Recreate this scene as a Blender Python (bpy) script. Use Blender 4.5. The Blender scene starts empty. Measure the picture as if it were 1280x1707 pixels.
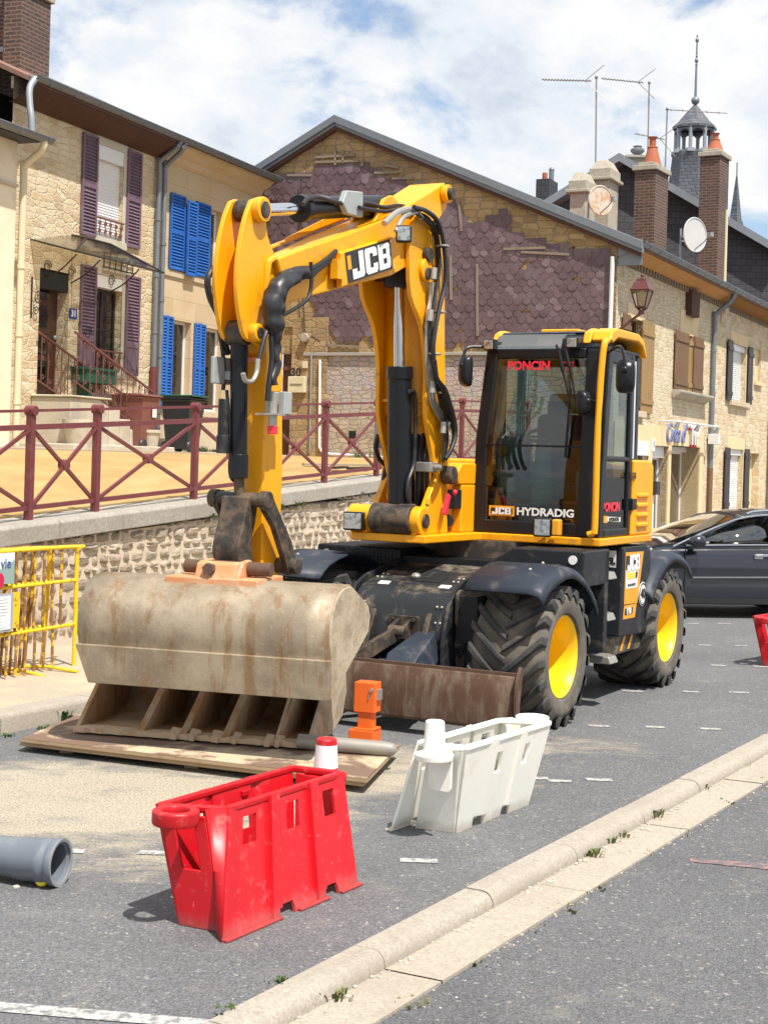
import bpy, bmesh, math, random
from mathutils import Vector, Matrix, noise
RND = random.Random(7)
SC = bpy.context.scene
COL = SC.collection
R = math.radians

# ---------------------------------------------------------------- camera
FPX, PX, PY, ROLL, EYE = 2500.0, 640.0, 764.0, R(1.7), 2.0
cam_data = bpy.data.cameras.new('camera'); cam = bpy.data.objects.new('camera', cam_data); COL.objects.link(cam)
cam_data.sensor_fit = 'HORIZONTAL'; cam_data.sensor_width = 36; cam_data.lens = 36 * FPX / 1280
cam_data.shift_x = (640 - PX) / 1280; cam_data.shift_y = -(853.5 - PY) / 1280
cam_data.clip_start = .1; cam_data.clip_end = 3000
cam.matrix_world = Matrix.Translation((0, 0, EYE)) @ Matrix.Rotation(R(90), 4, 'X') @ Matrix.Rotation(ROLL, 4, 'Z')
SC.camera = cam

# ---------------------------------------------------------------- light
SUN_EL = R(62); SUN_DIR = Vector((.55 * math.cos(SUN_EL), -.835 * math.cos(SUN_EL), math.sin(SUN_EL))).normalized()
sun_d = bpy.data.lights.new('sun', 'SUN'); sun_d.energy = 4.9; sun_d.angle = R(.53); sun_d.color = (1, .95, .87)
sun = bpy.data.objects.new('sun', sun_d); COL.objects.link(sun)
sun.rotation_mode = 'QUATERNION'; sun.rotation_quaternion = SUN_DIR.to_track_quat('Z', 'Y')
SC.view_settings.view_transform = 'Standard'; SC.view_settings.look = 'None'
SC.view_settings.exposure = .47; SC.view_settings.gamma = 1

# ---------------------------------------------------------------- node helpers
class NT:
    def __init__(s, tree): s.t = tree; s.n = tree.nodes; s.l = tree.links
    def node(s, typ, **kw):
        n = s.n.new(typ)
        for k, v in kw.items():
            if k.startswith('i_'):
                key = k[2:]; key = int(key) if key.isdigit() else key.replace('_', ' ')
                s.put(n.inputs[key], v)
            else: setattr(n, k, v)
        return n
    def put(s, sock, v):
        if isinstance(v, bpy.types.NodeSocket): s.l.new(v, sock)
        elif isinstance(v, bpy.types.Node): s.l.new(v.outputs[0], sock)
        else:
            if sock.type == 'RGBA' and len(v) == 3: v = (*v, 1)
            sock.default_value = v
    def math(s, op, a, b=0, clamp=False):
        n = s.node('ShaderNodeMath', operation=op, use_clamp=clamp); s.put(n.inputs[0], a); s.put(n.inputs[1], b); return n.outputs[0]
    def mix(s, f, a, b, typ='MIX'):
        n = s.node('ShaderNodeMix', data_type='RGBA', blend_type=typ); s.put(n.inputs[0], f); s.put(n.inputs[6], a); s.put(n.inputs[7], b); return n.outputs[2]
    def ramp(s, f, *stops):
        n = s.node('ShaderNodeValToRGB'); s.put(n.inputs[0], f); e = n.color_ramp.elements
        while len(e) < len(stops): e.new(.5)
        for k, (p, c) in enumerate(stops):
            e[k].position = p; e[k].color = (*c, 1) if not isinstance(c, (int, float)) else (c, c, c, 1)
        return n.outputs[0]
    def noise(s, vec, scale, detail=4, rough=.55, dist=0):
        n = s.node('ShaderNodeTexNoise', i_Scale=scale, i_Detail=detail, i_Roughness=rough, i_Distortion=dist); s.put(n.inputs['Vector'], vec); return n
    def voro(s, vec, scale, feature='F1', rnd=1):
        n = s.node('ShaderNodeTexVoronoi', feature=feature, i_Scale=scale, i_Randomness=rnd); s.put(n.inputs['Vector'], vec); return n
    def smooth(s, v, a, b):
        n = s.node('ShaderNodeMapRange', interpolation_type='SMOOTHSTEP'); s.put(n.inputs[0], v); n.inputs[1].default_value = a; n.inputs[2].default_value = b
        return n.outputs[0]
    def scale3(s, vec, v):
        n = s.node('ShaderNodeVectorMath', operation='MULTIPLY'); s.put(n.inputs[0], vec); n.inputs[1].default_value = v; return n.outputs[0]
    def sep(s, vec):
        n = s.node('ShaderNodeSeparateXYZ'); s.put(n.inputs[0], vec); return n.outputs
    def comb(s, x, y, z=0):
        n = s.node('ShaderNodeCombineXYZ'); s.put(n.inputs[0], x); s.put(n.inputs[1], y); s.put(n.inputs[2], z); return n.outputs[0]

world = bpy.data.worlds.new('World'); SC.world = world; world.use_nodes = True
w = NT(world.node_tree); w.n.clear()
tc = w.node('ShaderNodeTexCoord').outputs['Generated']
sky = w.node('ShaderNodeTexSky', sky_type='NISHITA', sun_disc=False, sun_elevation=SUN_EL, sun_rotation=math.atan2(SUN_DIR.x, SUN_DIR.y), altitude=200, air_density=1, dust_density=1.5, ozone_density=1.5)
dx, dy, dz = w.sep(tc)
den = w.math('ADD', w.math('MAXIMUM', dz, 0), .16)
cv = w.comb(w.math('MULTIPLY', dx, 1.0), w.math('MULTIPLY', dy, 1.0), w.math('MULTIPLY', w.math('SUBTRACT', dz, w.math('MULTIPLY', w.math('MULTIPLY', dz, dz), .5)), 2.1))
n1 = w.noise(cv, 5.2, 10, .58, .25); n2 = w.noise(cv, 1.1, 7, .6, .2)
n3 = w.node('ShaderNodeTexNoise', i_Scale=6.5, i_Detail=9, i_Roughness=.6); off = w.node('ShaderNodeVectorMath', operation='ADD'); w.put(off.inputs[0], cv); off.inputs[1].default_value = (3.7, 8.1, 2); w.put(n3.inputs['Vector'], off.outputs[0])
cover = w.math('ADD', w.math('MULTIPLY', w.smooth(n1.outputs[0], .375, .485), .80), .20)
shade = w.ramp(n3.outputs[0], (.32, (.56, .65, .78)), (.43, (.82, .88, .95)), (.54, (1.0, 1.0, 1.0)))
b1 = w.node('ShaderNodeBackground', i_Color=w.mix(1.0, sky.outputs[0], (.86, 1.0, 1.10), 'MULTIPLY'), i_Strength=.11)
b2 = w.node('ShaderNodeBackground', i_Color=shade, i_Strength=.72)
mx_ = w.node('ShaderNodeMixShader'); w.put(mx_.inputs[0], cover); w.put(mx_.inputs[1], b1.outputs[0]); w.put(mx_.inputs[2], b2.outputs[0])
wo = w.node('ShaderNodeOutputWorld'); w.put(wo.inputs[0], mx_.outputs[0])

# ---------------------------------------------------------------- materials
MATS = {}
def newmat(name):
    m = bpy.data.materials.new(name); m.use_nodes = True; t = NT(m.node_tree); t.n.clear()
    o = t.node('ShaderNodeOutputMaterial'); p = t.node('ShaderNodeBsdfPrincipled'); t.put(o.inputs[0], p.outputs[0])
    t.p = p; t.o = o; MATS[name] = m
    t.co = t.node('ShaderNodeTexCoord').outputs['Object']
    return m, t
def bump(t, h, strength=.3, dist=.02):
    b = t.node('ShaderNodeBump', i_Strength=strength, i_Distance=dist); t.put(b.inputs['Height'], h); t.put(t.p.inputs['Normal'], b.outputs[0])
def basic(name, col, rough=.5, metal=0, dirt=None, dscale=6, damt=.5, lo=.5, hi=.75, var=.12, bmp=0, bscale=40, streak=False, coat=0, spec=.5, scratch=None, foot=None):
    """painted / plain surface with uneven tone, optional dirt or wear patches"""
    m, t = newmat(name); p = t.p
    co = t.co
    v = t.noise(co, 2.7, 5).outputs[0]
    c = t.mix(v, tuple(x * (1 - var) for x in col), tuple(min(1, x * (1 + var)) for x in col))
    r = t.math('ADD', t.math('MULTIPLY', t.noise(co, 9, 4).outputs[0], .2), rough - .1)
    if dirt:
        cs = t.scale3(co, (1, 1, .22)) if streak else co
        d = t.noise(cs, dscale, 8, .66, .3).outputs[0]
        f = t.math('MULTIPLY', t.smooth(d, lo, hi), damt)
        c = t.mix(f, c, dirt); r = t.math('ADD', r, t.math('MULTIPLY', f, .3))
    if scratch:
        for sc_, rot in (((3, 3, 26), .5), ((16, 16, 2.2), 1.1)):
            mp = t.node('ShaderNodeMapping'); t.put(mp.inputs[0], co); mp.inputs['Rotation'].default_value = (rot, .3, rot * .7); mp.inputs['Scale'].default_value = sc_
            n_ = t.noise(mp.outputs[0], 4, 5, .7).outputs[0]; c = t.mix(t.math('MULTIPLY', t.math('MULTIPLY', t.smooth(n_, .66, .70), t.smooth(v, .40, .58)), .7), c, scratch)
    if foot:
        z_ = t.math('ADD', t.sep(co)[2], t.math('MULTIPLY', t.noise(co, 14, 6, .7).outputs[0], .12)); c = t.mix(t.math('MULTIPLY', t.math('SUBTRACT', 1, t.smooth(z_, .06, .14)), .55), c, foot)
    t.put(p.inputs['Base Color'], c); t.put(p.inputs['Roughness'], r); p.inputs['Metallic'].default_value = metal
    p.inputs['Specular IOR Level'].default_value = spec
    p.inputs['Coat Weight'].default_value = coat
    if bmp: bump(t, t.noise(co, bscale, 6, .6).outputs[0], bmp, .01)
    return m
def wallco(t, dist=0, dscale=3):
    """coordinates across a vertical wall: (x+y, z)"""
    x, y, z = t.sep(t.co)
    v = t.comb(t.math('ADD', x, y), z, 0)
    if dist:
        n = t.noise(t.co, dscale, 4)
        a = t.node('ShaderNodeVectorMath', operation='SUBTRACT'); t.put(a.inputs[0], n.outputs['Color']); a.inputs[1].default_value = (.5, .5, .5)
        b = t.scale3(a.outputs[0], (dist, dist, 0))
        c = t.node('ShaderNodeVectorMath', operation='ADD'); t.put(c.inputs[0], v); t.put(c.inputs[1], b); v = c.outputs[0]
    return v
def stone(name, c1, c2, mortar, bw, bh, msize=.02, dist=.06, dscale=3, bstr=.6, stain=None, smo=.3, bias=0, stains=.5, rough=.9, squash=1.0):
    m, t = newmat(name)
    v = wallco(t, dist, dscale)
    if dist > .03:
        sm = t.noise(t.co, 1.1, 2); a_ = t.node('ShaderNodeVectorMath', operation='SUBTRACT'); t.put(a_.inputs[0], sm.outputs['Color']); a_.inputs[1].default_value = (.5, .5, .5); b_ = t.scale3(a_.outputs[0], (.25, .10, 0)); c_ = t.node('ShaderNodeVectorMath', operation='ADD'); t.put(c_.inputs[0], v); t.put(c_.inputs[1], b_); v = c_.outputs[0]
    b = t.node('ShaderNodeTexBrick', i_Color1=c1, i_Color2=c2, i_Mortar=mortar, i_Scale=1, offset=.5, squash=squash)
    b.inputs['Mortar Size'].default_value = msize; b.inputs['Mortar Smooth'].default_value = smo; b.inputs['Bias'].default_value = bias
    b.inputs['Brick Width'].default_value = bw; b.inputs['Row Height'].default_value = bh; t.put(b.inputs['Vector'], v)
    big = t.noise(t.co, .9, 5, .6).outputs[0]; fine = t.noise(t.co, 16, 6, .7).outputs[0]
    c = t.mix(t.ramp(fine, (.3, 0), (.7, 1)), b.outputs[0], t.mix(.35, b.outputs[0], c2), 'MIX')
    c = t.mix(t.math('MULTIPLY', fine, .5), c, t.mix(1, c, (.72, .66, .6), 'MULTIPLY'))
    if stain: c = t.mix(t.math('MULTIPLY', t.smooth(big, .48, .72), stains), c, stain)
    t.put(t.p.inputs['Base Color'], c); t.p.inputs['Roughness'].default_value = rough
    h = t.math('ADD', t.math('MULTIPLY', b.outputs[1], -1), t.math('MULTIPLY', fine, .7))
    bump(t, h, bstr, .03)
    return m
def rubble(name, c1, c2, c3, mortar, sx=3.2, sz=6, bstr=.8, rand=.75, stain=None, stains=.5, mw=.10, dark=.5):
    """irregular coursed rubble: blocky cells of differing size with soft mortar joints"""
    m, t = newmat(name)
    v = wallco(t, .035, 7); sm = t.noise(t.co, 1.3, 2); q = t.node('ShaderNodeVectorMath', operation='SUBTRACT'); t.put(q.inputs[0], sm.outputs['Color']); q.inputs[1].default_value = (.5, .5, .5)
    q2 = t.node('ShaderNodeVectorMath', operation='ADD'); t.put(q2.inputs[0], v); t.put(q2.inputs[1], t.scale3(q.outputs[0], (.3, .10, 0))); v = t.scale3(q2.outputs[0], (sx, sz, 1))
    vs = []
    for ft in ('F1', 'F2'):
        n = t.voro(v, 1, ft, rand); n.distance = 'MINKOWSKI'; n.inputs['Exponent'].default_value = 5; n.voronoi_dimensions = '2D'; vs.append(n)
    edge = t.math('SUBTRACT', vs[1].outputs['Distance'], vs[0].outputs['Distance']); rc = t.sep(vs[0].outputs['Color'])
    c = t.ramp(rc[0], (0, c1), (.5, c2), (1, c3))
    fine = t.noise(t.co, 15, 8, .72).outputs[0]; med = t.noise(t.co, 5, 6, .7).outputs[0]; big = t.noise(t.co, .7, 5, .6).outputs[0]
    c = t.mix(t.math('MULTIPLY', t.smooth(fine, .45, .72), dark), c, t.mix(1, c, (.58, .50, .42), 'MULTIPLY'))
    c = t.mix(t.math('MULTIPLY', t.smooth(med, .52, .70), .45), c, mortar)
    e = t.smooth(edge, mw * .2, mw * 1.6); c = t.mix(e, mortar, c)
    if stain: c = t.mix(t.math('MULTIPLY', t.smooth(big, .47, .68), stains), c, stain)
    t.put(t.p.inputs['Base Color'], c); t.p.inputs['Roughness'].default_value = .92
    bump(t, t.math('ADD', t.math('MULTIPLY', e, .38), t.math('ADD', t.math('MULTIPLY', fine, .8), t.math('MULTIPLY', med, .8))), bstr, .04)
    return m

# ---------------------------------------------------------------- mesh helpers
class MB:
    def __init__(s): s.v = []; s.f = []
    def add(s, vs, fs):
        o = len(s.v); s.v += [tuple(p) for p in vs]; s.f += [tuple(i + o for i in f) for f in fs]; return s
    def box(s, x0, x1, y0, y1, z0, z1, M=None):
        vs = [Vector((x, y, z)) for z in (z0, z1) for y in (y0, y1) for x in (x0, x1)]
        if M: vs = [M @ p for p in vs]
        return s.add(vs, [(0, 2, 3, 1), (4, 5, 7, 6), (0, 1, 5, 4), (2, 6, 7, 3), (0, 4, 6, 2), (1, 3, 7, 5)])
    def bar(s, a, b, w, h, up=(0, 0, 1)):
        """rectangular bar from a to b"""
        a, b = Vector(a), Vector(b); d = (b - a).normalized(); u = Vector(up)
        sd = d.cross(u)
        if sd.length < 1e-4: sd = d.cross(Vector((1, 0, 0)))
        sd.normalize(); u = sd.cross(d)
        vs = [p + sd * i * w / 2 + u * j * h / 2 for p in (a, b) for i, j in ((-1, -1), (1, -1), (1, 1), (-1, 1))]
        return s.add(vs, [(0, 1, 2, 3), (7, 6, 5, 4), (0, 4, 5, 1), (1, 5, 6, 2), (2, 6, 7, 3), (3, 7, 4, 0)])
    def prism(s, poly, axis, lo, hi):
        """polygon in the two other axes (cyclic order kept), extruded along axis from lo to hi"""
        n = len(poly)
        def P(p, h):
            a, b = p
            return {'x': (h, a, b), 'y': (a, h, b), 'z': (a, b, h)}[axis]
        vs = [P(p, lo) for p in poly] + [P(p, hi) for p in poly]
        return s.add(vs, [tuple(range(n))[::-1], tuple(range(n, 2 * n))] + [(i, (i + 1) % n, n + (i + 1) % n, n + i) for i in range(n)])
    def tube(s, pts, r, seg=10, cap=True, smooth=0, closed=False):
        pts = [Vector(p) for p in pts]
        if smooth: pts = catmull(pts, smooth)
        n = len(pts); rs = r if isinstance(r, (list, tuple)) else [r] * n
        if len(rs) != n: rs = [rs[0] + (rs[-1] - rs[0]) * i / (n - 1) for i in range(n)]
        vs = []; prev = None
        for i, p in enumerate(pts):
            d = (pts[min(i + 1, n - 1)] - pts[max(i - 1, 0)]).normalized()
            if prev is None:
                u = d.orthogonal().normalized()
            else:
                u = (prev - d * prev.dot(d))
                u = u.normalized() if u.length > 1e-6 else d.orthogonal().normalized()
            prev = u; w_ = d.cross(u)
            vs += [p + (u * math.cos(2 * math.pi * k / seg) + w_ * math.sin(2 * math.pi * k / seg)) * rs[i] for k in range(seg)]
        fs = [(i * seg + k, i * seg + (k + 1) % seg, (i + 1) * seg + (k + 1) % seg, (i + 1) * seg + k) for i in range(n - 1) for k in range(seg)]
        if cap: fs += [tuple(range(seg))[::-1], tuple((n - 1) * seg + k for k in range(seg))]
        return s.add(vs, fs)
    def cyl(s, a, b, r, r2=None, seg=20): return s.tube([a, b], [r, r if r2 is None else r2], seg)
    def lathe(s, prof, origin=(0, 0, 0), axis='z', seg=32, closed=False):
        """profile [(radius, height)...] turned about an axis"""
        ox, oy, oz = origin; vs = []
        for r, h in prof:
            for k in range(seg):
                a = 2 * math.pi * k / seg; c, q = r * math.cos(a), r * math.sin(a)
                vs.append({'z': (ox + c, oy + q, oz + h), 'x': (ox + h, oy + c, oz + q), 'y': (ox + q, oy + h, oz + c)}[axis])
        n = len(prof); fs = []
        for i in range(n if closed else n - 1):
            j = (i + 1) % n
            fs += [(i * seg + k, i * seg + (k + 1) % seg, j * seg + (k + 1) % seg, j * seg + k) for k in range(seg)]
        if not closed:
            if prof[0][0] > 1e-4: fs.append(tuple(range(seg))[::-1])
            if prof[-1][0] > 1e-4: fs.append(tuple((n - 1) * seg + k for k in range(seg)))
        return s.add(vs, fs)
    def sheet(s, rows):
        """grid of points, rows of equal length"""
        m = len(rows[0]); vs = [p for r_ in rows for p in r_]
        return s.add(vs, [(i * m + k, i * m + k + 1, (i + 1) * m + k + 1, (i + 1) * m + k) for i in range(len(rows) - 1) for k in range(m - 1)])
    def ball(s, c, r, seg=12, sq=(1, 1, 1)):
        n = max(5, seg // 2); prof = [(r * math.sin(math.pi * i / n), -r * math.cos(math.pi * i / n)) for i in range(n + 1)]
        o = len(s.v); s.lathe([(max(a, 1e-5), b) for a, b in prof], (0, 0, 0), 'z', seg)
        for i in range(o, len(s.v)):
            p = s.v[i]; s.v[i] = (c[0] + p[0] * sq[0], c[1] + p[1] * sq[1], c[2] + p[2] * sq[2])
        return s
    def xform(s, M, start=0):
        for i in range(start, len(s.v)): s.v[i] = tuple(M @ Vector(s.v[i]))
        return s
    def build(s, name, mat, parent=None, bevel=0, seg=2, ang=32, thick=0, fix=True, split=False):
        if split:                                   # every loose piece becomes an object of its own
            up = list(range(len(s.v)))
            def find(i):
                while up[i] != i: up[i] = up[up[i]]; i = up[i]
                return i
            for f in s.f:
                for i in f[1:]: up[find(i)] = find(f[0])
            groups = {}
            for f in s.f: groups.setdefault(find(f[0]), []).append(f)
            out = None
            for fs in groups.values():
                ids = sorted({i for f in fs for i in f}); mp = {q: k for k, q in enumerate(ids)}; b = MB(); b.v = [s.v[i] for i in ids]; b.f = [tuple(mp[i] for i in f) for f in fs]
                out = b.build(name, mat, parent, bevel, seg, ang, thick, fix)
            return out
        me = bpy.data.meshes.new(name); me.from_pydata(s.v, [], s.f)
        if fix:
            bm = bmesh.new(); bm.from_mesh(me); bmesh.ops.remove_doubles(bm, verts=bm.verts, dist=1e-5) if fix == 2 else None
            bmesh.ops.recalc_face_normals(bm, faces=bm.faces); bm.to_mesh(me); bm.free()
        me.materials.append(MATS[mat]); me.shade_smooth(); me.set_sharp_from_angle(angle=R(ang))
        o = bpy.data.objects.new(name, me); COL.objects.link(o)
        if parent: o.parent = parent
        if thick:
            q = o.modifiers.new('thickness', 'SOLIDIFY'); q.thickness = thick; q.offset = 0
        if bevel:
            b = o.modifiers.new('edge', 'BEVEL'); b.width = bevel; b.segments = seg; b.limit_method = 'ANGLE'; b.angle_limit = R(35); b.harden_normals = True
        return o
def catmull(P, n):
    out = []
    Q = [P[0] * 2 - P[1]] + list(P) + [P[-1] * 2 - P[-2]]
    for i in range(1, len(Q) - 2):
        p0, p1, p2, p3 = Q[i - 1:i + 3]
        for k in range(n):
            t = k / n
            out.append(.5 * (2 * p1 + (p2 - p0) * t + (2 * p0 - 5 * p1 + 4 * p2 - p3) * t * t + (3 * p1 - p0 - 3 * p2 + p3) * t ** 3))
    out.append(Q[-2]); return out
def smooth2(P, n=5, closed=False):
    """catmull through 2-D points"""
    V = [Vector((a, b, 0)) for a, b in P]
    if closed: V = V + [V[0]]
    r_ = [(p.x, p.y) for p in catmull(V, n)]
    return r_[:-1] if closed else r_
def tag(o, label=None, cat=None, group=None, kind=None):
    if label: o['label'] = label
    if cat: o['category'] = cat
    if group: o['group'] = group
    if kind: o['kind'] = kind
    return o
def thing(name, label, cat, loc=(0, 0, 0), rz=0, group=None):
    o = bpy.data.objects.new(name, None); COL.objects.link(o); o.empty_display_size = .2
    o.location = loc; o.rotation_euler = (0, 0, rz)
    return tag(o, label, cat, group)
def kids(o): return [c for c in bpy.data.objects if c.parent == o]
def dup(root, loc, rz, label, group=None):
    def cp(o, par):
        c = o.copy(); COL.objects.link(c)
        if par: c.parent = par
        for k in kids(o): cp(k, c)
        return c
    r_ = cp(root, None); r_.location = loc; r_.rotation_euler = (0, 0, rz); r_['label'] = label
    if group: r_['group'] = group
    return r_
def lettering(name, txt, size, mat, parent, M, bold=0, ext=.002, width=1.0, align='CENTER', shear=0, spacing=1):
    """real letters; M places the text plane (x right, y up, z out)"""
    cu = bpy.data.curves.new(name, 'FONT'); cu.body = txt; cu.size = size; cu.align_x = align; cu.align_y = 'CENTER'
    cu.extrude = ext; cu.offset = bold; cu.shear = shear; cu.resolution_u = 3; cu.space_character = spacing
    o = bpy.data.objects.new(name, cu); COL.objects.link(o)
    me = bpy.data.meshes.new_from_object(o.evaluated_get(bpy.context.evaluated_depsgraph_get())); bpy.data.objects.remove(o); bpy.data.curves.remove(cu)
    me.transform(M @ Matrix.Diagonal((width, 1, 1, 1))); me.materials.clear(); me.materials.append(MATS[mat])
    r_ = bpy.data.objects.new(name, me); COL.objects.link(r_); r_.parent = parent
    return r_
def frame(o, x, y, z=None):
    x = Vector(x).normalized(); y = Vector(y); y = (y - x * y.dot(x)).normalized(); z = x.cross(y)
    m = Matrix((x, y, z)).transposed().to_4x4(); m.translation = Vector(o); return m
# pixel of the photograph -> world direction, used to survey real positions
_c, _s = math.cos(ROLL), math.sin(ROLL)
def ray(u, v):
    a, b = u - PX, v - PY
    return Vector(((a * _c + b * _s) / FPX, 1, -(-a * _s + b * _c) / FPX))
def gp(u, v, z=0):
    d = ray(u, v); t = (z - EYE) / d.z; return Vector((d.x * t, t, z))
def at(u, v, Y): d = ray(u, v); return Vector((d.x * Y, Y, EYE + d.z * Y))
def fac(M, u, v, y=0):
    """(x, z) on the plane local y = const of a building frame M"""
    I = M.inverted(); o = I @ Vector((0, 0, EYE)); d = I.to_3x3() @ ray(u, v); t = (y - o.y) / d.y; p = o + d * t
    return p.x, p.z
def facx(M, u, v, x=0):
    I = M.inverted(); o = I @ Vector((0, 0, EYE)); d = I.to_3x3() @ ray(u, v); t = (x - o.x) / d.x; p = o + d * t
    return p.y, p.z
# ---------------------------------------------------------------- setting materials
def m_asphalt(name, base, dust=True, light=1.0):
    m, t = newmat(name); co = t.co
    v1 = t.voro(co, 125); v2 = t.voro(co, 70)
    r1 = t.sep(v1.outputs['Color']); r2 = t.sep(v2.outputs['Color'])
    c = t.ramp(r1[0], (0, tuple(x * .62 for x in base)), (.5, base), (.88, tuple(x * 1.2 for x in base)), (.98, tuple(x * 1.55 for x in base)))
    c = t.mix(t.math('GREATER_THAN', r2[1], .982), c, (.27, .26, .24))
    big = t.noise(co, .55, 6, .6).outputs[0]; mid = t.noise(co, 3.5, 6, .65).outputs[0]
    c = t.mix(t.math('MULTIPLY', t.smooth(big, .35, .68), .45), c, t.mix(1, c, (.70, .70, .72), 'MULTIPLY'))
    c = t.mix(t.math('MULTIPLY', t.smooth(mid, .52, .74), .35), c, (.27, .24, .20))
    pt = t.noise(co, .32, 3, .5).outputs[0]; c = t.mix(t.math('MULTIPLY', t.smooth(pt, .50, .53), .30), c, t.mix(1, c, (.72, .72, .74), 'MULTIPLY'))
    if dust:
        x, y, z = t.sep(co)
        def spot(cx, cy, rx, ry, amt):
            d = t.math('ADD', t.math('POWER', t.math('DIVIDE', t.math('SUBTRACT', x, cx), rx), 2), t.math('POWER', t.math('DIVIDE', t.math('SUBTRACT', y, cy), ry), 2))
            return t.math('MULTIPLY', t.math('SUBTRACT', 1, t.smooth(d, 0, 1.4)), amt)
        s_ = t.math('MAXIMUM', spot(-1.7, 8.6, 2.0, 1.25, 1), t.math('MAXIMUM', spot(-.3, 9.6, 1.6, 1.0, .9), t.math('MAXIMUM', spot(-1.75, 7.6, 1.7, .9, .62), t.math('MAXIMUM', spot(1.35, 10.6, .8, .5, .6), spot(.85, 10.1, .25, .18, .9)))))
        n = t.noise(t.scale3(co, (1, 1.8, 1)), 2.3, 8, .68, .5).outputs[0]
        f = t.smooth(t.math('ADD', t.math('MULTIPLY', s_, .62), n), .72, 1.12)
        f = t.math('MULTIPLY', f, t.ramp(t.noise(co, 75, 5, .75).outputs[0], (.38, .12), (.62, 1)))
        c = t.mix(f, c, (.56, .475, .335))
    t.put(t.p.inputs['Base Color'], c); t.p.inputs['Roughness'].default_value = .85
    bump(t, t.math('ADD', v1.outputs['Distance'], t.math('MULTIPLY', mid, .3)), .55, .012)
    return m
m_asphalt('asphalt', (.140, .141, .147)); m_asphalt('asphalt_road', (.118, .119, .125), False)
def m_concrete(name, base, stainc, speck=60, joints=None):
    m, t = newmat(name); co = t.co
    a = t.noise(co, 1.6, 7, .65).outputs[0]; b = t.noise(co, speck, 5, .7).outputs[0]; d = t.noise(co, 7, 7, .7).outputs[0]
    c = t.mix(t.smooth(b, .35, .7), tuple(x * .78 for x in base), tuple(min(1, x * 1.12) for x in base))
    c = t.mix(t.math('MULTIPLY', t.smooth(a, .42, .7), .6), c, stainc); c = t.mix(t.math('MULTIPLY', t.smooth(d, .55, .78), .5), c, tuple(x * .5 for x in stainc))
    t.put(t.p.inputs['Base Color'], c); t.p.inputs['Roughness'].default_value = .9; bump(t, t.math('ADD', b, d), .35, .008); return m
m_concrete('kerb_stone', (.37, .33, .275), (.27, .235, .19)); m_concrete('gutter_concrete', (.40, .35, .285), (.31, .265, .21))
m_concrete('sidewalk', (.40, .34, .26), (.52, .42, .27)); m_concrete('coping', (.36, .33, .29), (.24, .21, .18), 30)
m_concrete('cut_stone', (.60, .50, .36), (.46, .36, .23)); m_concrete('white_stone', (.56, .50, .40), (.36, .30, .22)); m_concrete('old_concrete', (.42, .38, .31), (.27, .24, .19), 25)
def m_sand():
    m, t = newmat('sand'); co = t.co
    a = t.noise(t.scale3(co, (1, .5, 1)), 1.2, 8, .65).outputs[0]; b = t.noise(co, 45, 5, .7).outputs[0]
    st = t.voro(co, 9); c = t.ramp(a, (.3, (.37, .235, .088)), (.5, (.46, .305, .118)), (.72, (.54, .385, .18)))
    c = t.mix(t.math('MULTIPLY', t.math('LESS_THAN', st.outputs['Distance'], .10), .6), c, (.30, .22, .13))
    c = t.mix(t.math('MULTIPLY', t.smooth(b, .5, .75), .35), c, (.34, .22, .10))
    t.put(t.p.inputs['Base Color'], c); t.p.inputs['Roughness'].default_value = .95; bump(t, t.math('ADD', t.math('MULTIPLY', a, 2), b), .7, .04)
m_sand()
basic('paint_white', (.42, .41, .39), .8, dirt=(.15, .15, .155), dscale=26, damt=.9, lo=.45, hi=.60)
basic('paint_red_faded', (.30, .16, .145), .85, dirt=(.11, .11, .115), dscale=20, damt=.95, lo=.40, hi=.55)
rubble('stone_honey', (.54, .41, .25), (.66, .53, .34), (.72, .62, .44), (.64, .54, .39), 3.2, 8.0, .9, .68, stain=(.52, .38, .21), stains=.45)
rubble('stone_pale', (.60, .47, .29), (.70, .58, .39), (.76, .66, .49), (.70, .59, .42), 5.6, 11.5, 1.1, .72, stain=(.76, .66, .49), stains=.5)
rubble('stone_gable', (.36, .235, .11), (.46, .33, .17), (.30, .19, .09), (.27, .20, .12), 2.9, 7.0, .8, .65, stain=(.22, .16, .10))
def m_mural():
    m = rubble('stone_mural', (.46, .38, .28), (.55, .46, .35), (.40, .32, .24), (.37, .31, .24), 4.2, 9.5, 1.2, .7)
    t = NT(m.node_tree); p = next(n for n in t.n if n.type == 'BSDF_PRINCIPLED'); co = t.node('ShaderNodeTexCoord').outputs['Object']
    old = p.inputs['Base Color'].links[0].from_socket
    z = t.sep(co)[2]; n = t.noise(co, 1.1, 5, .6); n2 = t.noise(co, 4, 5, .7).outputs[0]
    pc = t.ramp(n.outputs[0], (.36, (.30, .38, .37)), (.47, (.44, .30, .38)), (.56, (.36, .40, .50)), (.66, (.52, .42, .40)))
    f = t.math('MULTIPLY', t.smooth(t.math('ADD', z, n.outputs[0]), 3.0, 4.3), t.math('MULTIPLY', t.smooth(n2, .36, .6), .72))
    t.put(p.inputs['Base Color'], t.mix(f, old, pc))
m_mural()
stone('ashlar', (.64, .51, .34), (.57, .45, .29), (.43, .34, .22), .95, .38, .008, .01, 2, .25, stain=(.46, .31, .15))
stone('brick_chimney', (.150, .075, .055), (.075, .045, .036), (.20, .165, .135), .24, .075, .014, .012, 6, .5, stain=(.07, .05, .045))
stone('slate_dark', (.050, .054, .066), (.036, .039, .049), (.012, .012, .015), .30, .19, .012, .004, 4, .35, rough=.65)
stone('slate_tower', (.13, .145, .17), (.085, .095, .115), (.05, .055, .065), .22, .15, .02, .01, 4, .4, rough=.5)
basic('cream_render', (.76, .66, .49), .9, dirt=(.56, .46, .30), dscale=3, damt=.4, bmp=.12, bscale=60)
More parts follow.
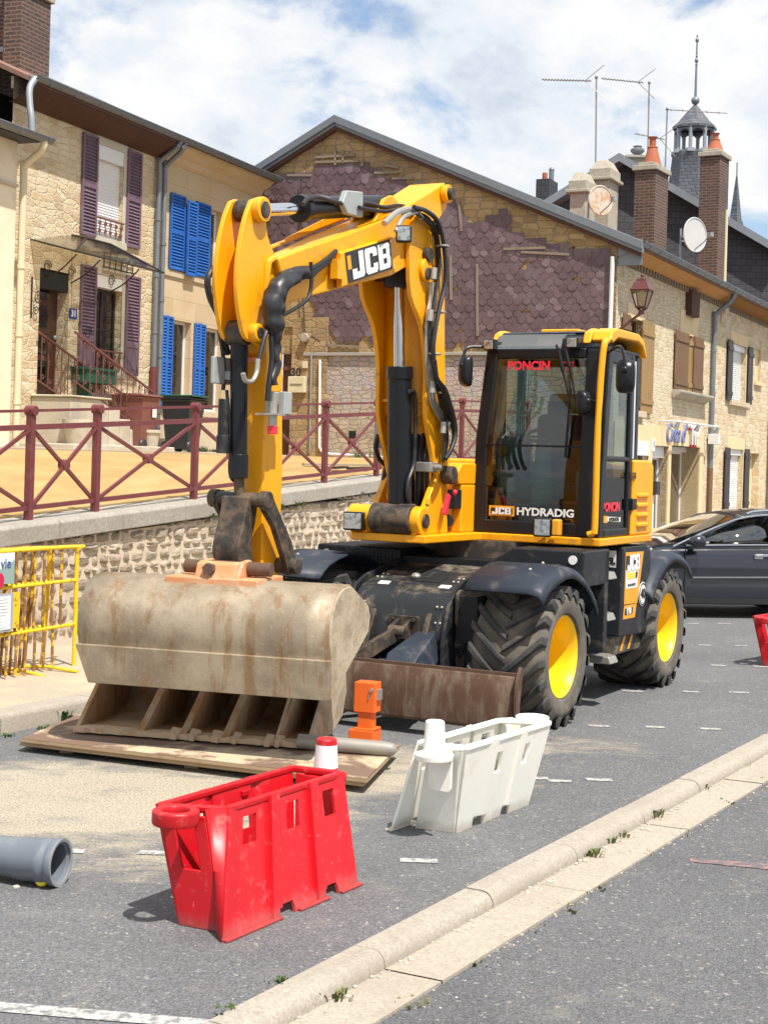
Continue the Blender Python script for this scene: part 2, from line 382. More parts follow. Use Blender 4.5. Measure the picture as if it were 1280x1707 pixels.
basic('tan_render', (.70, .54, .32), .9, dirt=(.50, .35, .17), dscale=2.5, damt=.5, bmp=.15, bscale=50)
basic('zinc', (.19, .21, .235), .45, .35, dirt=(.26, .28, .30), dscale=4, damt=.5); basic('zinc_light', (.30, .33, .36), .45, .3, dirt=(.17, .18, .2), dscale=4)
basic('roof_tile', (.23, .12, .085), .9, dirt=(.12, .10, .08), dscale=7, damt=.7, bmp=.5, bscale=25); basic('eave_wood', (.075, .032, .020), .8, dirt=(.07, .03, .02)); basic('eave_ochre', (.50, .25, .075), .8, dirt=(.3, .15, .06))
basic('shutter_purple', (.150, .092, .128), .6, dirt=(.30, .24, .28), dscale=8, damt=.45, streak=True); basic('shutter_blue', (.018, .115, .42), .55, dirt=(.06, .19, .46), dscale=5, damt=.5)
basic('shutter_brown', (.16, .085, .042), .7, dirt=(.30, .18, .09), dscale=7, damt=.5, streak=True); basic('shutter_ochre', (.30, .19, .075), .75, dirt=(.20, .12, .05), dscale=7, damt=.6, streak=True); basic('shutter_dark', (.032, .027, .026), .5)
basic('pvc_white', (.72, .72, .72), .35, var=.03); basic('door_wood', (.072, .028, .018), .45, dirt=(.03, .014, .01), dscale=5); basic('black_iron', (.025, .022, .022), .55); basic('rust_iron', (.16, .055, .045), .6, dirt=(.26, .10, .07), dscale=14, damt=.5)
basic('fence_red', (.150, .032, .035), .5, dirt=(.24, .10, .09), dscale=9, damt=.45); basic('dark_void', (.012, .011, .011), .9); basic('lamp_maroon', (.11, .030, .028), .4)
basic('terracotta', (.38, .115, .055), .8, dirt=(.24, .09, .05), dscale=8, damt=.6); basic('bin_maroon', (.20, .075, .060), .5, var=.06); basic('bin_black', (.030, .032, .037), .45); basic('bin_green', (.02, .11, .06), .45)
basic('planter_green', (.012, .075, .048), .5); basic('plaque_blue', (.02, .05, .22), .35); basic('dish_white', (.52, .52, .51), .5, dirt=(.50, .44, .36), dscale=5, damt=.35); basic('dish_rust', (.55, .50, .43), .6, dirt=(.48, .24, .08), dscale=5, damt=.85, lo=.42, hi=.62)
basic('aerial', (.30, .29, .28), .5, .6); basic('mortar', (.56, .47, .36), .95, dirt=(.33, .27, .2), dscale=6, bmp=.4, bscale=30)
basic('lath', (.24, .19, .14), .9, dirt=(.12, .09, .07)); basic('grey_stone', (.34, .32, .29), .9, dirt=(.2, .18, .16)); basic('bell_dark', (.06, .065, .075), .6)
basic('leaf', (.055, .105, .022), .6, var=.4); basic('leaf_dry', (.17, .16, .06), .8, var=.3); basic('post_cream', (.62, .55, .38), .6)
basic('letter_blue', (.16, .19, .36), .4); basic('paint_signal_red', (.60, .02, .03), .4)
def m_rand(name, stops, rough, bmp=.3, stain=None, sc=9, det=.35):
    """tone changes from one loose piece (slate, stone) of the mesh to the next"""
    m, t = newmat(name); r_ = t.node('ShaderNodeNewGeometry').outputs['Random Per Island']
    c = t.ramp(r_, *stops); n = t.noise(t.co, sc, 7, .7).outputs[0]; big = t.noise(t.co, .9, 4).outputs[0]
    c = t.mix(t.math('MULTIPLY', t.smooth(n, .45, .75), det), c, t.mix(1, c, (.5, .48, .45), 'MULTIPLY'))
    if stain: c = t.mix(t.math('MULTIPLY', t.smooth(big, .52, .75), .55), c, stain)
    t.put(t.p.inputs['Base Color'], c); t.p.inputs['Roughness'].default_value = rough; bump(t, n, bmp, .03); return m
m_rand('slate_purple', ((0, (.108, .066, .076)), (.5, (.126, .078, .089)), (.88, (.142, .090, .101)), (1, (.19, .135, .15))), .6, .25, (.20, .165, .18), 5, .6)
m_rand('wall_stone', ((0, (.30, .24, .18)), (.35, (.44, .36, .27)), (.7, (.50, .43, .34)), (1, (.24, .19, .15))), .95, 1.0, None, 13, .7)
def m_glass(name, tint=(.55, .62, .60), rough=.02, refl=.12):
    m, t = newmat(name); t.n.remove(t.p)
    a = t.node('ShaderNodeBsdfTransparent', i_Color=tint); g_ = t.node('ShaderNodeBsdfGlossy', i_Color=(1, 1, 1), i_Roughness=rough)
    fr = t.node('ShaderNodeFresnel', i_IOR=1.5); f = t.math('ADD', t.math('MULTIPLY', fr, 1.0), refl)
    mxs = t.node('ShaderNodeMixShader'); t.put(mxs.inputs[0], f); t.put(mxs.inputs[1], a.outputs[0]); t.put(mxs.inputs[2], g_.outputs[0]); t.put(t.o.inputs[0], mxs.outputs[0])
m_glass('glass_cab', (.48, .58, .56), .02, .045); m_glass('glass_house', (.10, .11, .12), .03, .10); m_glass('glass_canopy', (.45, .47, .44), .15, .05); m_glass('glass_lamp', (.72, .70, .66), .08, .06); m_glass('glass_car', (.20, .25, .24), .02, .12)

# ---------------------------------------------------------------- ground, road, kerbs
MBr = MB
KD = Vector((math.sin(R(30)), math.cos(R(30)), 0)); KR = Vector((KD.y, -KD.x, 0))          # along the kerb, towards the road
K0 = gp(345, 1707, 0); K0 = K0 + KR * .13
def kp(a, b, z): p = K0 + KD * a + KR * b; return (p.x, p.y, z)
g_ = MB(); g_.box(-600, 600, -300, 900, -1.2, -.13)
tag(g_.build('ground', 'asphalt_road'), kind='structure')
m_ = MB(); m_.add([kp(-30, .02, -.07), kp(-30, 60, -.07), kp(400, 60, -.07), kp(400, .02, -.07)], [(0, 1, 2, 3)])
tag(m_.build('road', 'asphalt_road'), kind='structure')
m_ = MB(); P = [kp(-30, -.132, 0), kp(200, -.132, 0), kp(200, -90, 0), kp(-30, -90, 0)]
m_.add(P + [(x, y, -.3) for x, y, z in P], [(0, 1, 2, 3), (4, 5, 1, 0)])
tag(m_.build('parking_area', 'asphalt'), kind='structure')
# kerb stones with a rounded nose, slightly uneven joints
m_ = MB(); a = -6.0; rk = random.Random(3)
prof = [(-.13, -.2), (-.13, .010), (-.045, .010), (-.022, .006), (-.004, -.006), (.010, -.028), (.014, -.05), (.014, -.2)]
while a < 60:
    L = 1.0; j = rk.uniform(-.004, .004); jz = rk.uniform(-.003, .003)
    rows = [[kp(a + q, b + j, z + jz) for b, z in prof] for q in (.004, L - .004)]
    n = len(prof); vs = rows[0] + rows[1]
    m_.add(vs, [tuple(range(n))[::-1], tuple(range(n, 2 * n))] + [(i, i + 1, n + i + 1, n + i) for i in range(n - 1)]); a += L
tag(m_.build('kerb', 'kerb_stone', ang=60), kind='structure')
m_ = MB(); a = -6.5
while a < 60:
    j = rk.uniform(-.003, .003)
    m_.add([kp(a + q, b, z + j) for q in (.005, 1.495) for b, z in ((.015, -.062), (.14, -.06), (.275, -.057), (.275, -.14))], [(0, 1, 5, 4), (1, 2, 6, 5), (2, 3, 7, 6)]); a += 1.5
tag(m_.build('gutter', 'gutter_concrete'), kind='structure')
# painted marks on the parking area and an old red stripe on the road
m_ = MB()
def mark(u, v, w=.16, d=.075, z=.004, rot=None):
    p = gp(u, v); rot = rot if rot is not None else Vector((math.cos(R(-2)), math.sin(R(-2)), 0)); q = Vector((-rot.y, rot.x, 0))
    ww = w * rk.uniform(.85, 1.1)
    m_.add([tuple(p + rot * i * ww / 2 + q * k * d / 2 + Vector((0, 0, z)) + rot * rk.uniform(-.01, .01)) for i, k in ((-1, -1), (1, -1), (1, 1), (-1, 1))], [(0, 1, 2, 3)])
for u, v in ((118, 1420), (260, 1423), (697, 1436), (998, 1301), (933, 1303), (890, 1298), (998, 1211), (1092, 1213), (1184, 1216), (1152, 1154), (1231, 1155), (1055, 1153), (1155, 1040), (1208, 1040), (1263, 1041), (1176, 1076), (1236, 1077), (1199, 1110), (1268, 1112)):
    mark(u, v)
m_.add([tuple(gp(u, v) + Vector((0, 0, .004))) for u, v in ((-200, 1656), (200, 1689), (362, 1703), (365, 1718), (190, 1705), (-200, 1672))], [(0, 1, 4, 5), (1, 2, 3, 4)])
tag(m_.build('road_markings', 'paint_white'), kind='structure')
m_ = MB(); m_.add([tuple(gp(u, v, -.07) + Vector((0, 0, .004))) for u, v in ((1150, 1432), (1290, 1442), (1290, 1452), (1150, 1438))], [(0, 1, 2, 3)])
tag(m_.build('faded_stripe', 'paint_red_faded'), kind='structure')

# left pavement in front of the retaining wall
LK0 = gp(0, 1225, 0); LD = Vector((math.sin(R(29)), math.cos(R(29)), 0)); LR = Vector((LD.y, -LD.x, 0))
def lp(a, b, z): p = LK0 + LD * a + LR * b; return (p.x, p.y, z)
m_ = MB(); m_.add([lp(-14, -.19, .13), lp(40, -.19, .13), lp(40, -7, .13), lp(-14, -7, .13)], [(0, 1, 2, 3)]); tag(m_.build('pavement', 'sidewalk'), kind='structure')
m_ = MB(); a = -8.0
prof = [(-.2, -.1), (-.2, .135), (-.045, .135), (-.015, .128), (0, .10), (.008, -.1)]
while a < 30:
    rows = [[lp(a + q, b, z) for b, z in prof] for q in (.004, .996)]; n = len(prof)
    m_.add(rows[0] + rows[1], [tuple(range(n))[::-1], tuple(range(n, 2 * n))] + [(i, i + 1, n + i + 1, n + i) for i in range(n - 1)]); a += 1.0
tag(m_.build('pavement_kerb', 'kerb_stone', ang=60), kind='structure')

# ---------------------------------------------------------------- retaining wall with coping, terrace
WH = R(25.1)
retaining = thing('retaining_wall', 'rough coursed stone retaining wall with grey coping below the red fence', 'wall', (-3.414, 14.474, 0), R(90) - WH)
WM = Matrix.Translation(retaining.location) @ Matrix.Rotation(R(90) - WH, 4, 'Z')
def wtop(x): return 1.30 + .056 * max(-4, min(x, 11)) + (0.0 if x < 11 else (x - 11) * .03)
WX0, WX1 = -5.0, 16.2
m_ = MB(); m_.prism([(WX0, -.1), (WX1, -.1), (WX1, wtop(WX1) - .2), (0, wtop(0) - .2), (WX0, wtop(WX0) - .2)], 'y', -.155, .25); m_.build('mortar', 'mortar', retaining)
m_ = MB(); rw = random.Random(11)
def wall_stone(x0, x1, z0, z1):
    y = -.16; b = rw.uniform(.008, .036); e = .3; nx, nz = 4, 4
    off = len(m_.v); rows = []
    for k in range(nz + 1):
        row = []
        for i in range(nx + 1):
            fx, fz = i / nx, k / nz; d = min(fx, 1 - fx, fz, 1 - fz) * 4.01
            ed = 0 if d == 0 else (1 if d >= 1 else .93)
            row.append((x0 + (x1 - x0) * fx + rw.uniform(-.014, .014), y + (.012 if d == 0 else -b * ed + rw.uniform(-.010, .010)), z0 + (z1 - z0) * fz + rw.uniform(-.012, .012)))
        rows.append(row)
    m_.sheet(rows)
z = .02; r_i = 0
while z < 1.95:
    h = rw.uniform(.09, .165); x = WX0 + rw.uniform(-.2, 0)
    while x < WX1:
        L = rw.uniform(.10, .31)
        top = wtop(x + L / 2) - .2
        if z < top - .04: wall_stone(x + .012, x + L - .012, z + .012, min(z + h - .012, top - .005))
        x += L
    z += h
m_.build('masonry', 'wall_stone', retaining, ang=50)
m_ = MB(); x = WX0
while x < WX1:
    L = rw.uniform(.9, 1.25); x1 = min(x + L, WX1); vs = []
    for q in (x + .004, x1 - .004):
        t_ = wtop(q); vs += [(q, -.23, t_ - .19), (q, -.23, t_ - .03), (q, -.20, t_), (q, .26, t_ + .01), (q, .26, t_ - .19)]
    m_.add(vs, [(4, 3, 2, 1, 0), (5, 6, 7, 8, 9)] + [(i, (i + 1) % 5, 5 + (i + 1) % 5, 5 + i) for i in range(5)]); x = x1
m_.build('coping', 'coping', retaining, bevel=.012)
HAH = R(21.7); HAO = Vector((-6.07, 25.6, 2.03))
def hx(s, d=0): return HAO + Vector((math.sin(HAH), math.cos(HAH), 0)) * s + Vector((-math.cos(HAH), math.sin(HAH), 0)) * d
m_ = MB(); rows = []
for i in range(25):
    f = i / 24; wx = WX0 + (WX1 + .2 - WX0) * f; a = WM @ Vector((wx, .2, wtop(wx) - .02)); b = hx(-8 + 17.2 * f, -1.1); b.z = 1.99
    rows.append([tuple(a.lerp(b, k / 8) + Vector((0, 0, rw.uniform(-.01, .01) if 0 < k < 8 else 0))) for k in range(9)])
m_.sheet(rows); tag(m_.build('terrace', 'sand'), kind='structure')
m_ = MB(); m_.add([tuple(hx(s, d) + Vector((0, 0, z))) for s in (-8, 9.4) for d, z in ((-1.3, -.3), (-1.3, -.03), (.3, .0))], [(0, 1, 4, 3), (1, 2, 5, 4)]); tag(m_.build('house_pavement', 'sidewalk'), kind='structure')

# ---------------------------------------------------------------- red iron fence on the coping
fence = thing('iron_fence', 'dark red iron fence with crossed braces along the top of the stone wall', 'fence', (-3.414, 14.474, 0), R(90) - WH)
posts = [-3.2, -1.6, 0, 1.07, 2.95, 4.55, 6.18, 7.8, 9.4, 11, 12.6, 14.2]
for i, x in enumerate(posts):
    z0 = wtop(x); m_ = MB(); m_.box(x - .035, x + .035, -.035, .035, z0 - .02, z0 + 1.03); m_.cyl((x, -.055, z0 + 1.06), (x, .055, z0 + 1.06), .05, seg=16); m_.build('post', 'fence_red', fence, bevel=.006)
    if i + 1 < len(posts):
        a, b = x + .035, posts[i + 1] - .035; za, zb = wtop(a), wtop(b)
        for h, r_ in ((1.06, .014), (.90, .026), (.12, .022)):
            m_ = MB(); m_.bar((a, 0, za + h), (b, 0, zb + h), r_ * 2 if r_ > .02 else .024, r_ * 2); m_.build('rail', 'fence_red', fence)
        m_ = MB(); m_.bar((a, .012, za + .88), (b, .012, zb + .14), .03, .034); m_.bar((a, -.014, za + .14), (b, -.014, zb + .88), .03, .034); m_.build('brace', 'fence_red', fence)
        c = (a + b) / 2; m_ = MB(); m_.cyl((c, -.04, wtop(c) + .51), (c, .04, wtop(c) + .51), .055, seg=16); m_.build('hub', 'fence_red', fence, bevel=.006)
# ---------------------------------------------------------------- houses
def facade(mb, x0, x1, z0, z1, holes, depth=.22, y=0):
    """wall front with real openings and reveals"""
    xs = sorted({x0, x1, *[h[0] for h in holes], *[h[1] for h in holes]}); zs = sorted({z0, z1, *[h[2] for h in holes], *[h[3] for h in holes]})
    for a, b in zip(xs, xs[1:]):
        for c, d in zip(zs, zs[1:]):
            mx_, mz_ = (a + b) / 2, (c + d) / 2
            if any(h[0] < mx_ < h[1] and h[2] < mz_ < h[3] for h in holes): continue
            mb.add([(a, y, c), (b, y, c), (b, y, d), (a, y, d)], [(0, 1, 2, 3)])
    for h in holes:
        a, b, c, d = h[:4]; q = h[4] if len(h) > 4 else depth
        mb.add([(a, y, c), (b, y, c), (b, y, d), (a, y, d), (a, y + q, c), (b, y + q, c), (b, y + q, d), (a, y + q, d)], [(0, 4, 5, 1), (1, 5, 6, 2), (2, 6, 7, 3), (3, 7, 4, 0)])
    return mb
def rect(M, tl, br, y=0):
    a = fac(M, *tl, y); b = fac(M, *br, y); return a[0], b[0], b[1], a[1]          # x0,x1,z0,z1
def shutter(par, x0, x1, z0, z1, mat, style='louvre', y=-.05, name='shutter', panel=.0, angle=0, hinge=None):
    m = MB(); w_ = .055; t_ = .035
    if style == 'louvre':
        m.box(x0, x0 + w_, y, y + t_, z0, z1); m.box(x1 - w_, x1, y, y + t_, z0, z1)
        zz = [z0, z0 + (z1 - z0) * (panel if panel else .5), z1]
        for q in zz: m.box(x0 + w_, x1 - w_, y + .001, y + t_ - .001, max(z0, q - .045), min(z1, q + .045))
        lo = z0 + .045
        if panel:
            m.box(x0 + w_, x1 - w_, y + .012, y + .03, z0 + .04, zz[1] - .04); m.box(x0 + w_ + .05, x1 - w_ - .05, y + .003, y + .02, z0 + .1, zz[1] - .1); lo = zz[1] + .045
        q = lo
        while q < z1 - .075:
            if abs(q + .03 - zz[1]) > .06 or panel:
                m.add([(x0 + w_, y + .002, q), (x1 - w_, y + .002, q), (x1 - w_, y + t_ - .004, q + .045), (x0 + w_, y + t_ - .004, q + .045), (x0 + w_, y + .008, q - .006), (x1 - w_, y + .008, q - .006), (x1 - w_, y + t_, q + .039), (x0 + w_, y + t_, q + .039)],
                      [(0, 1, 2, 3), (7, 6, 5, 4), (0, 4, 5, 1), (2, 6, 7, 3)])
            q += .062
        m.box(x0 + w_, x1 - w_, y + t_ - .003, y + t_, z0, z1)
    else:
        n = max(2, round((x1 - x0) / .12)); ww = (x1 - x0) / n
        for i in range(n): m.box(x0 + i * ww + .003, x0 + (i + 1) * ww - .003, y + .008, y + t_, z0, z1)
        for f in (.12, .86): m.box(x0 + .01, x1 - .01, y - .014, y + .008, z0 + (z1 - z0) * f - .05, z0 + (z1 - z0) * f + .05)
    if angle:
        hxp = x0 if hinge == 'l' else x1; T = Matrix.Translation((hxp, y + t_, 0)); m.xform(T @ Matrix.Rotation(R(angle), 4, 'Z') @ T.inverted())
    return m.build(name, mat, par, bevel=.004, seg=1)
def window(par, x0, x1, z0, z1, y=.16, frame_mat='pvc_white', glass='glass_house', bars=(1, 2), inner=True):
    m = MB(); f = .055
    m.box(x0, x1, y, y + .06, z0, z0 + f); m.box(x0, x1, y, y + .06, z1 - f, z1); m.box(x0, x0 + f, y, y + .06, z0 + f, z1 - f); m.box(x1 - f, x1, y, y + .06, z0 + f, z1 - f)
    for i in range(bars[0]): c = x0 + (x1 - x0) * (i + 1) / (bars[0] + 1); m.box(c - .03, c + .03, y + .004, y + .056, z0 + f, z1 - f)
    for i in range(bars[1]): c = z0 + (z1 - z0) * (i + 1) / (bars[1] + 1); m.box(x0 + f, x1 - f, y + .012, y + .048, c - .012, c + .012)
    o = m.build('window', frame_mat, par, bevel=.004, seg=1)
    g = MB(); g.box(x0 + .03, x1 - .03, y + .025, y + .033, z0 + .03, z1 - .03); g.build('pane', glass, o)
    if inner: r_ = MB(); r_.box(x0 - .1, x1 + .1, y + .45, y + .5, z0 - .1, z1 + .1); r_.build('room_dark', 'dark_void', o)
    return o
def roller(par, x0, x1, z0, z1, y=.10, box=.2, mat='pvc_white', down=True):
    m = MB(); m.box(x0, x1, y - .06, y + .12, z1 - box, z1)
    o = m.build('roller_shutter', mat, par, bevel=.008)
    if down:
        s = MB(); q = z0
        while q < z1 - box:
            h = min(.05, z1 - box - q); s.add([(x0, y + .03, q), (x1, y + .03, q), (x1, y + .018, q + h * .5), (x0, y + .018, q + h * .5), (x1, y + .03, q + h), (x0, y + .03, q + h)], [(0, 1, 2, 3), (3, 2, 4, 5)]); q += .05
        s.build('slats', mat, o, fix=False, ang=10)
    return o
def gutter(par, a, b, r=.088, mat='zinc', name='gutter'):
    m = MB(); a, b = Vector(a), Vector(b); d = (b - a).normalized(); sd = d.cross(Vector((0, 0, 1))).normalized(); vs = []
    arc = [math.pi * k / 10 for k in range(11)]
    for rr in (r, r - .012):
        for p in (a, b): vs += [p + sd * math.cos(q) * rr - Vector((0, 0, math.sin(q) * rr)) for q in arc]
    n = 11; fs = []
    for k in range(n - 1): fs += [(k, k + 1, n + k + 1, n + k), (2 * n + k, 3 * n + k, 3 * n + k + 1, 2 * n + k + 1)]
    fs += [(0, n, 3 * n, 2 * n), (n - 1, 3 * n - 1, 4 * n - 1, 2 * n - 1)] + [(k, 2 * n + k, 2 * n + k + 1, k + 1) for k in range(n - 1)]
    m.add(vs, fs); m.tube([a + sd * r, b + sd * r], .012, 8); m.tube([a - sd * r, b - sd * r], .012, 8)
    L = (b - a).length; k = .4
    while k < L: m.tube([a + d * k + sd * math.cos(q) * (r + .004) - Vector((0, 0, math.sin(q) * (r + .004))) for q in arc], .008, 6); k += .75
    return m.build(name, mat, par)
def downpipe(par, pts, r=.05, mat='zinc', name='downpipe'):
    m = MB(); m.tube(pts, r, 12, smooth=4); z0, z1 = pts[-1][2], pts[-2][2]; q = z0 + .7
    while q < z1 - .3: m.lathe([(r + .001, -.03), (r + .012, -.03), (r + .012, .03), (r + .001, .03)], (pts[-1][0] + (pts[-2][0] - pts[-1][0]) * (q - z0) / (z1 - z0), pts[-1][1], q), 'z', 12); q += 1.1
    return m.build(name, mat, par)

# ---- left terrace: house with purple shutters, dressed-stone house with blue shutters, cream house
def hframe(x): o = hx(x); return Matrix.Translation(o) @ Matrix.Rotation(R(90) - HAH, 4, 'Z')
HM = hframe(0); EZ = 6.05
xA = fac(HM, 30, 500)[0] - .3; xB = fac(HM, 263, 450)[0]; xC = fac(HM, 427, 400)[0]
purple = thing('stone_house', 'honey stone house with purple louvred shutters and a glass door canopy', 'house', hx(0), R(90) - HAH)
w1 = rect(HM, (163, 238), (197, 398)); w2 = rect(HM, (160, 455), (194, 618)); dr = rect(HM, (67, 445), (110, 662))
u1 = (w1[0], w1[1] + .12, w1[2] - .05, w1[3]); u2 = (w2[0], w2[1] + .12, w2[2], w2[3])
m_ = MB(); facade(m_, xA, xB, 0, EZ - .1, [u1, u2, dr], .28); m_.box(xA, xB, .0, .05, EZ - .1, EZ + .1); m_.build('facade', 'stone_honey', purple)
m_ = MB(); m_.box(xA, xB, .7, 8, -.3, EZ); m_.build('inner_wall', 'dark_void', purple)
m_ = MB(); m_.prism([(-.45, EZ + .02), (4.2, EZ + 2.1), (8.5, EZ + .0), (8.5, EZ - .1), (4.2, EZ + 2.0), (-.45, EZ - .06)], 'x', xA - .15, xB); m_.build('roof', 'roof_tile', purple)
m_ = MB(); m_.add([(x, y, z) for x in (xA - .1, xB) for y, z in ((-.455, EZ + .0), (-.44, EZ - .12), (-.05, EZ - .34), (.03, EZ - .34))], [(0, 1, 5, 4), (1, 2, 6, 5), (2, 3, 7, 6)]); m_.build('soffit', 'eave_wood', purple)
gutter(purple, (xA - .15, -.5, EZ + .05), (xB, -.5, EZ + .05))
downpipe(purple, [(xB - .1, -.5, EZ - .02), (xB - .16, -.42, EZ - .18), (xB - .2, -.1, EZ - .42), (xB - .2, -.09, EZ - .7), (xB - .2, -.09, 1.6)]); downpipe(purple, [(xB - .2, -.09, 1.62), (xB - .2, -.09, 1.3), (xB - .2, -.09, .9), (xB - .2, -.09, .15)], .07, 'fence_red')
for (a, b, c, d), pan, tag_ in ((u1, 0, 1), (u2, .3, 2)):
    wl = .50
    shutter(purple, a - wl - .02, a - .02, c - .05, d + .10, 'shutter_purple', panel=pan); shutter(purple, b + .10, b + wl + .10, c - .05, d + .10, 'shutter_purple', panel=pan)
    s = MB(); s.box(a - .06, b + .14, -.012, .02, d, d + .28); s.box(a - .06, b + .12, -.05, .04, c - .14, c); s.box(b, b + .15, -.01, .02, c, d); s.build('window_surround', 'white_stone', purple, bevel=.006)
roller(purple, u1[0], u1[1], u1[2], u1[3], .06, .26); roller(purple, u2[0], u2[1], u2[2], u2[3], .06, .24, down=False)
window(purple, u2[0], u2[1], u2[2], u2[3] - .24, .14, 'black_iron', bars=(1, 3))
def scroll(m, cx, cz, r, y, turns=1.3, a0=0, sg=1, th=.008):
    m.tube([(cx + sg * r * (1 - .65 * k / 16) * math.cos(a0 + turns * 2 * math.pi * k / 16), y, cz + r * (1 - .65 * k / 16) * math.sin(a0 + turns * 2 * math.pi * k / 16)) for k in range(17)], th, 6)
for (a, b, c, d) in (u1, u2):
    m_ = MB(); m_.bar((a, -.04, c + .34), (b, -.04, c + .34), .03, .03); n = 5
    for i in range(n):
        x = a + (b - a) * (i + .5) / n
        scroll(m_, x, c + .24, .055, -.04, 1.4, 0, 1 if i % 2 else -1); scroll(m_, x, c + .11, .05, -.04, 1.3, 2, -1 if i % 2 else 1); m_.bar((x, -.04, c + .02), (x, -.04, c + .33), .012, .012)
    m_.build('window_railing', 'rust_iron', purple)
# door, canopy, lamp brackets, number plate
m_ = MB(); m_.box(dr[0], dr[1], .24, .29, dr[2], dr[3]); dd = m_.build('door', 'door_wood', purple)
m_ = MB()
for k in range(4): m_.box(dr[0] + .16, dr[0] + .62, .225, .245, dr[2] + .25 + k * .48, dr[2] + .62 + k * .48)
m_.build('door_panel', 'glass_house', dd); m_ = MB(); m_.ball((dr[0] + .78, .19, dr[2] + 1.05), .04); m_.build('handle', 'zinc_light', dd)
m_ = MB(); m_.box(dr[0] - .02, dr[1] + .02, .02, .2, dr[3] - .34, dr[3] - .02); m_.build('transom', 'dark_void', purple)
c0 = fac(HM, 50, 425)[0]; c1 = fac(HM, 205, 430)[0]; cz = fac(HM, 120, 425)[1]; cm = c0 + (c1 - c0) * .42
m_ = MB(); T = [(c0, -.9, cz - .12), (c1, -.9, cz - .12), (c1, 0, cz + .1), (c0, 0, cz + .1), (cm - .3, -.5, cz + .25), (cm + .5, -.5, cz + .25), (cm, 0, cz + .36), (cm + .3, 0, cz + .36)]
m_.add(T, [(0, 1, 5, 4), (0, 4, 6, 3), (1, 2, 7, 5), (4, 5, 7, 6)]); can = m_.build('glass_canopy', 'glass_canopy', purple, fix=False)
m_ = MB()
for a, b in ((0, 1), (0, 3), (1, 2), (0, 4), (1, 5), (4, 5), (4, 6), (5, 7)): m_.tube([T[a], T[b]], .016, 6)
for x in (c0 + .5, cm, c1 - .4):
    m_.tube([(x, 0, cz - .5), (x, -.3, cz - .35), (x, -.6, cz - .1)], .013, 6, smooth=4); scroll(m_, x, cz - .3, .12, -.02, 1.3)
m_.bar((c1 - .75, -.05, cz - .08), (c1 + .35, -.05, cz - .08), .02, .02); m_.bar((c1 - .75, -.05, cz + .12), (c1 + .35, -.05, cz + .12), .02, .02)
for k in range(6): m_.bar((c1 - .72 + k * .2, -.05, cz - .1), (c1 - .72 + k * .2, -.05, cz + .2), .014, .014)
m_.build('canopy_frame', 'black_iron', can)
q = fac(HM, 121, 523); m_ = MB(); m_.box(q[0] - .11, q[0] + .11, -.02, .0, q[1] - .09, q[1] + .09); pq = m_.build('number_plate', 'plaque_blue', purple)
lettering('number', '31', .16, 'pvc_white', pq, frame((q[0], -.024, q[1]), (1, 0, 0), (0, 0, 1)), .004)
m_ = MB()
for x, z in ((dr[0] - .25, dr[2] + 1.65), (dr[1] + .42, dr[2] + 1.2)):
    m_.bar((x, -.02, z - .35), (x, -.02, z + .35), .02, .02); scroll(m_, x + .15, z, .13, -.05, 1.4); scroll(m_, x + .1, z - .2, .09, -.05, 1.4, 2)
m_.build('wall_bracket', 'black_iron', purple, split=True)
# steps up to the door with two iron handrails
nst = 5; sx0, sx1 = dr[0] - .15, dr[1] + .15
st = thing('door_steps', 'pale stone steps with scrolled rusty iron handrails below the brown door', 'steps', hx(0), R(90) - HAH)
m_ = MB(); dz_ = dr[2]; 
m_.box(sx0, sx1, -.8, 0, -.1, dz_ - .04); m_.box(sx0 - .03, sx1 + .03, -.84, 0, dz_ - .04, dz_)
for i in range(nst - 1): m_.box(sx1 + i * .34, sx1 + (i + 1) * .34 + .001, -.82 - .015 * i, -.01, -.1, dz_ * (nst - 1 - i) / nst)
m_.box(sx0 - .4, sx1 + 1.75, -1.15, -.012, -.12, .06); m_.build('treads', 'white_stone', st, bevel=.02)
for y in (-.80, -.08):
    m_ = MB(); L = 1.5; z0 = dz_ + .95
    A, B = Vector((sx0 + .05, y, z0 + .12)), Vector((sx1 + L, y, z0 - dz_ + .12)); m_.bar(A, B, .035, .03)
    A2, B2 = A - Vector((0, 0, .82)), B - Vector((0, 0, .82)); m_.bar(A2, B2, .02, .02); m_.tube([B - Vector((0, 0, 1.15)), B], .028, 8)
    n = 13
    for i in range(n):
        f = (i + .5) / n; p = A.lerp(B, f); q = A2.lerp(B2, f); m_.bar(q, p, .014, .014)
        scroll(m_, p.x + .05, p.z - .10, .05, y, 1.3, 0, 1 if i % 2 else -1, .006); scroll(m_, q.x + .05, q.z + .1, .05, y, 1.3, 3, -1 if i % 2 else 1, .006); scroll(m_, p.x + .05, (p.z + q.z) / 2, .045, y, 1.3, 1, 1, .006)
    m_.build('handrail', 'rust_iron', st)
q0, q1 = fac(HM, 118, 612), fac(HM, 168, 640)
bx = thing('planter_box', 'dark green metal planter box on the house wall beside the steps', 'planter', hx(0), R(90) - HAH)
m_ = MB(); m_.box(q0[0], q1[0], -.34, -.02, q1[1] - .02, q0[1]); m_.build('box', 'planter_green', bx, bevel=.01); m_ = MB(); m_.box(q0[0] - .03, q1[0] + .03, -.37, -.01, q0[1] - .03, q0[1] + .012); m_.box(q0[0] + .2, q0[0] + .24, -.3, -.02, q1[1] - .3, q1[1]); m_.build('rim', 'planter_green', bx)
m_ = MB(); m_.box(q0[0] + .3, q1[0] + 1.3, -.16, 0, q1[1] - .25, q1[1] - .18); m_.build('stone_ledge', 'grey_stone', purple)
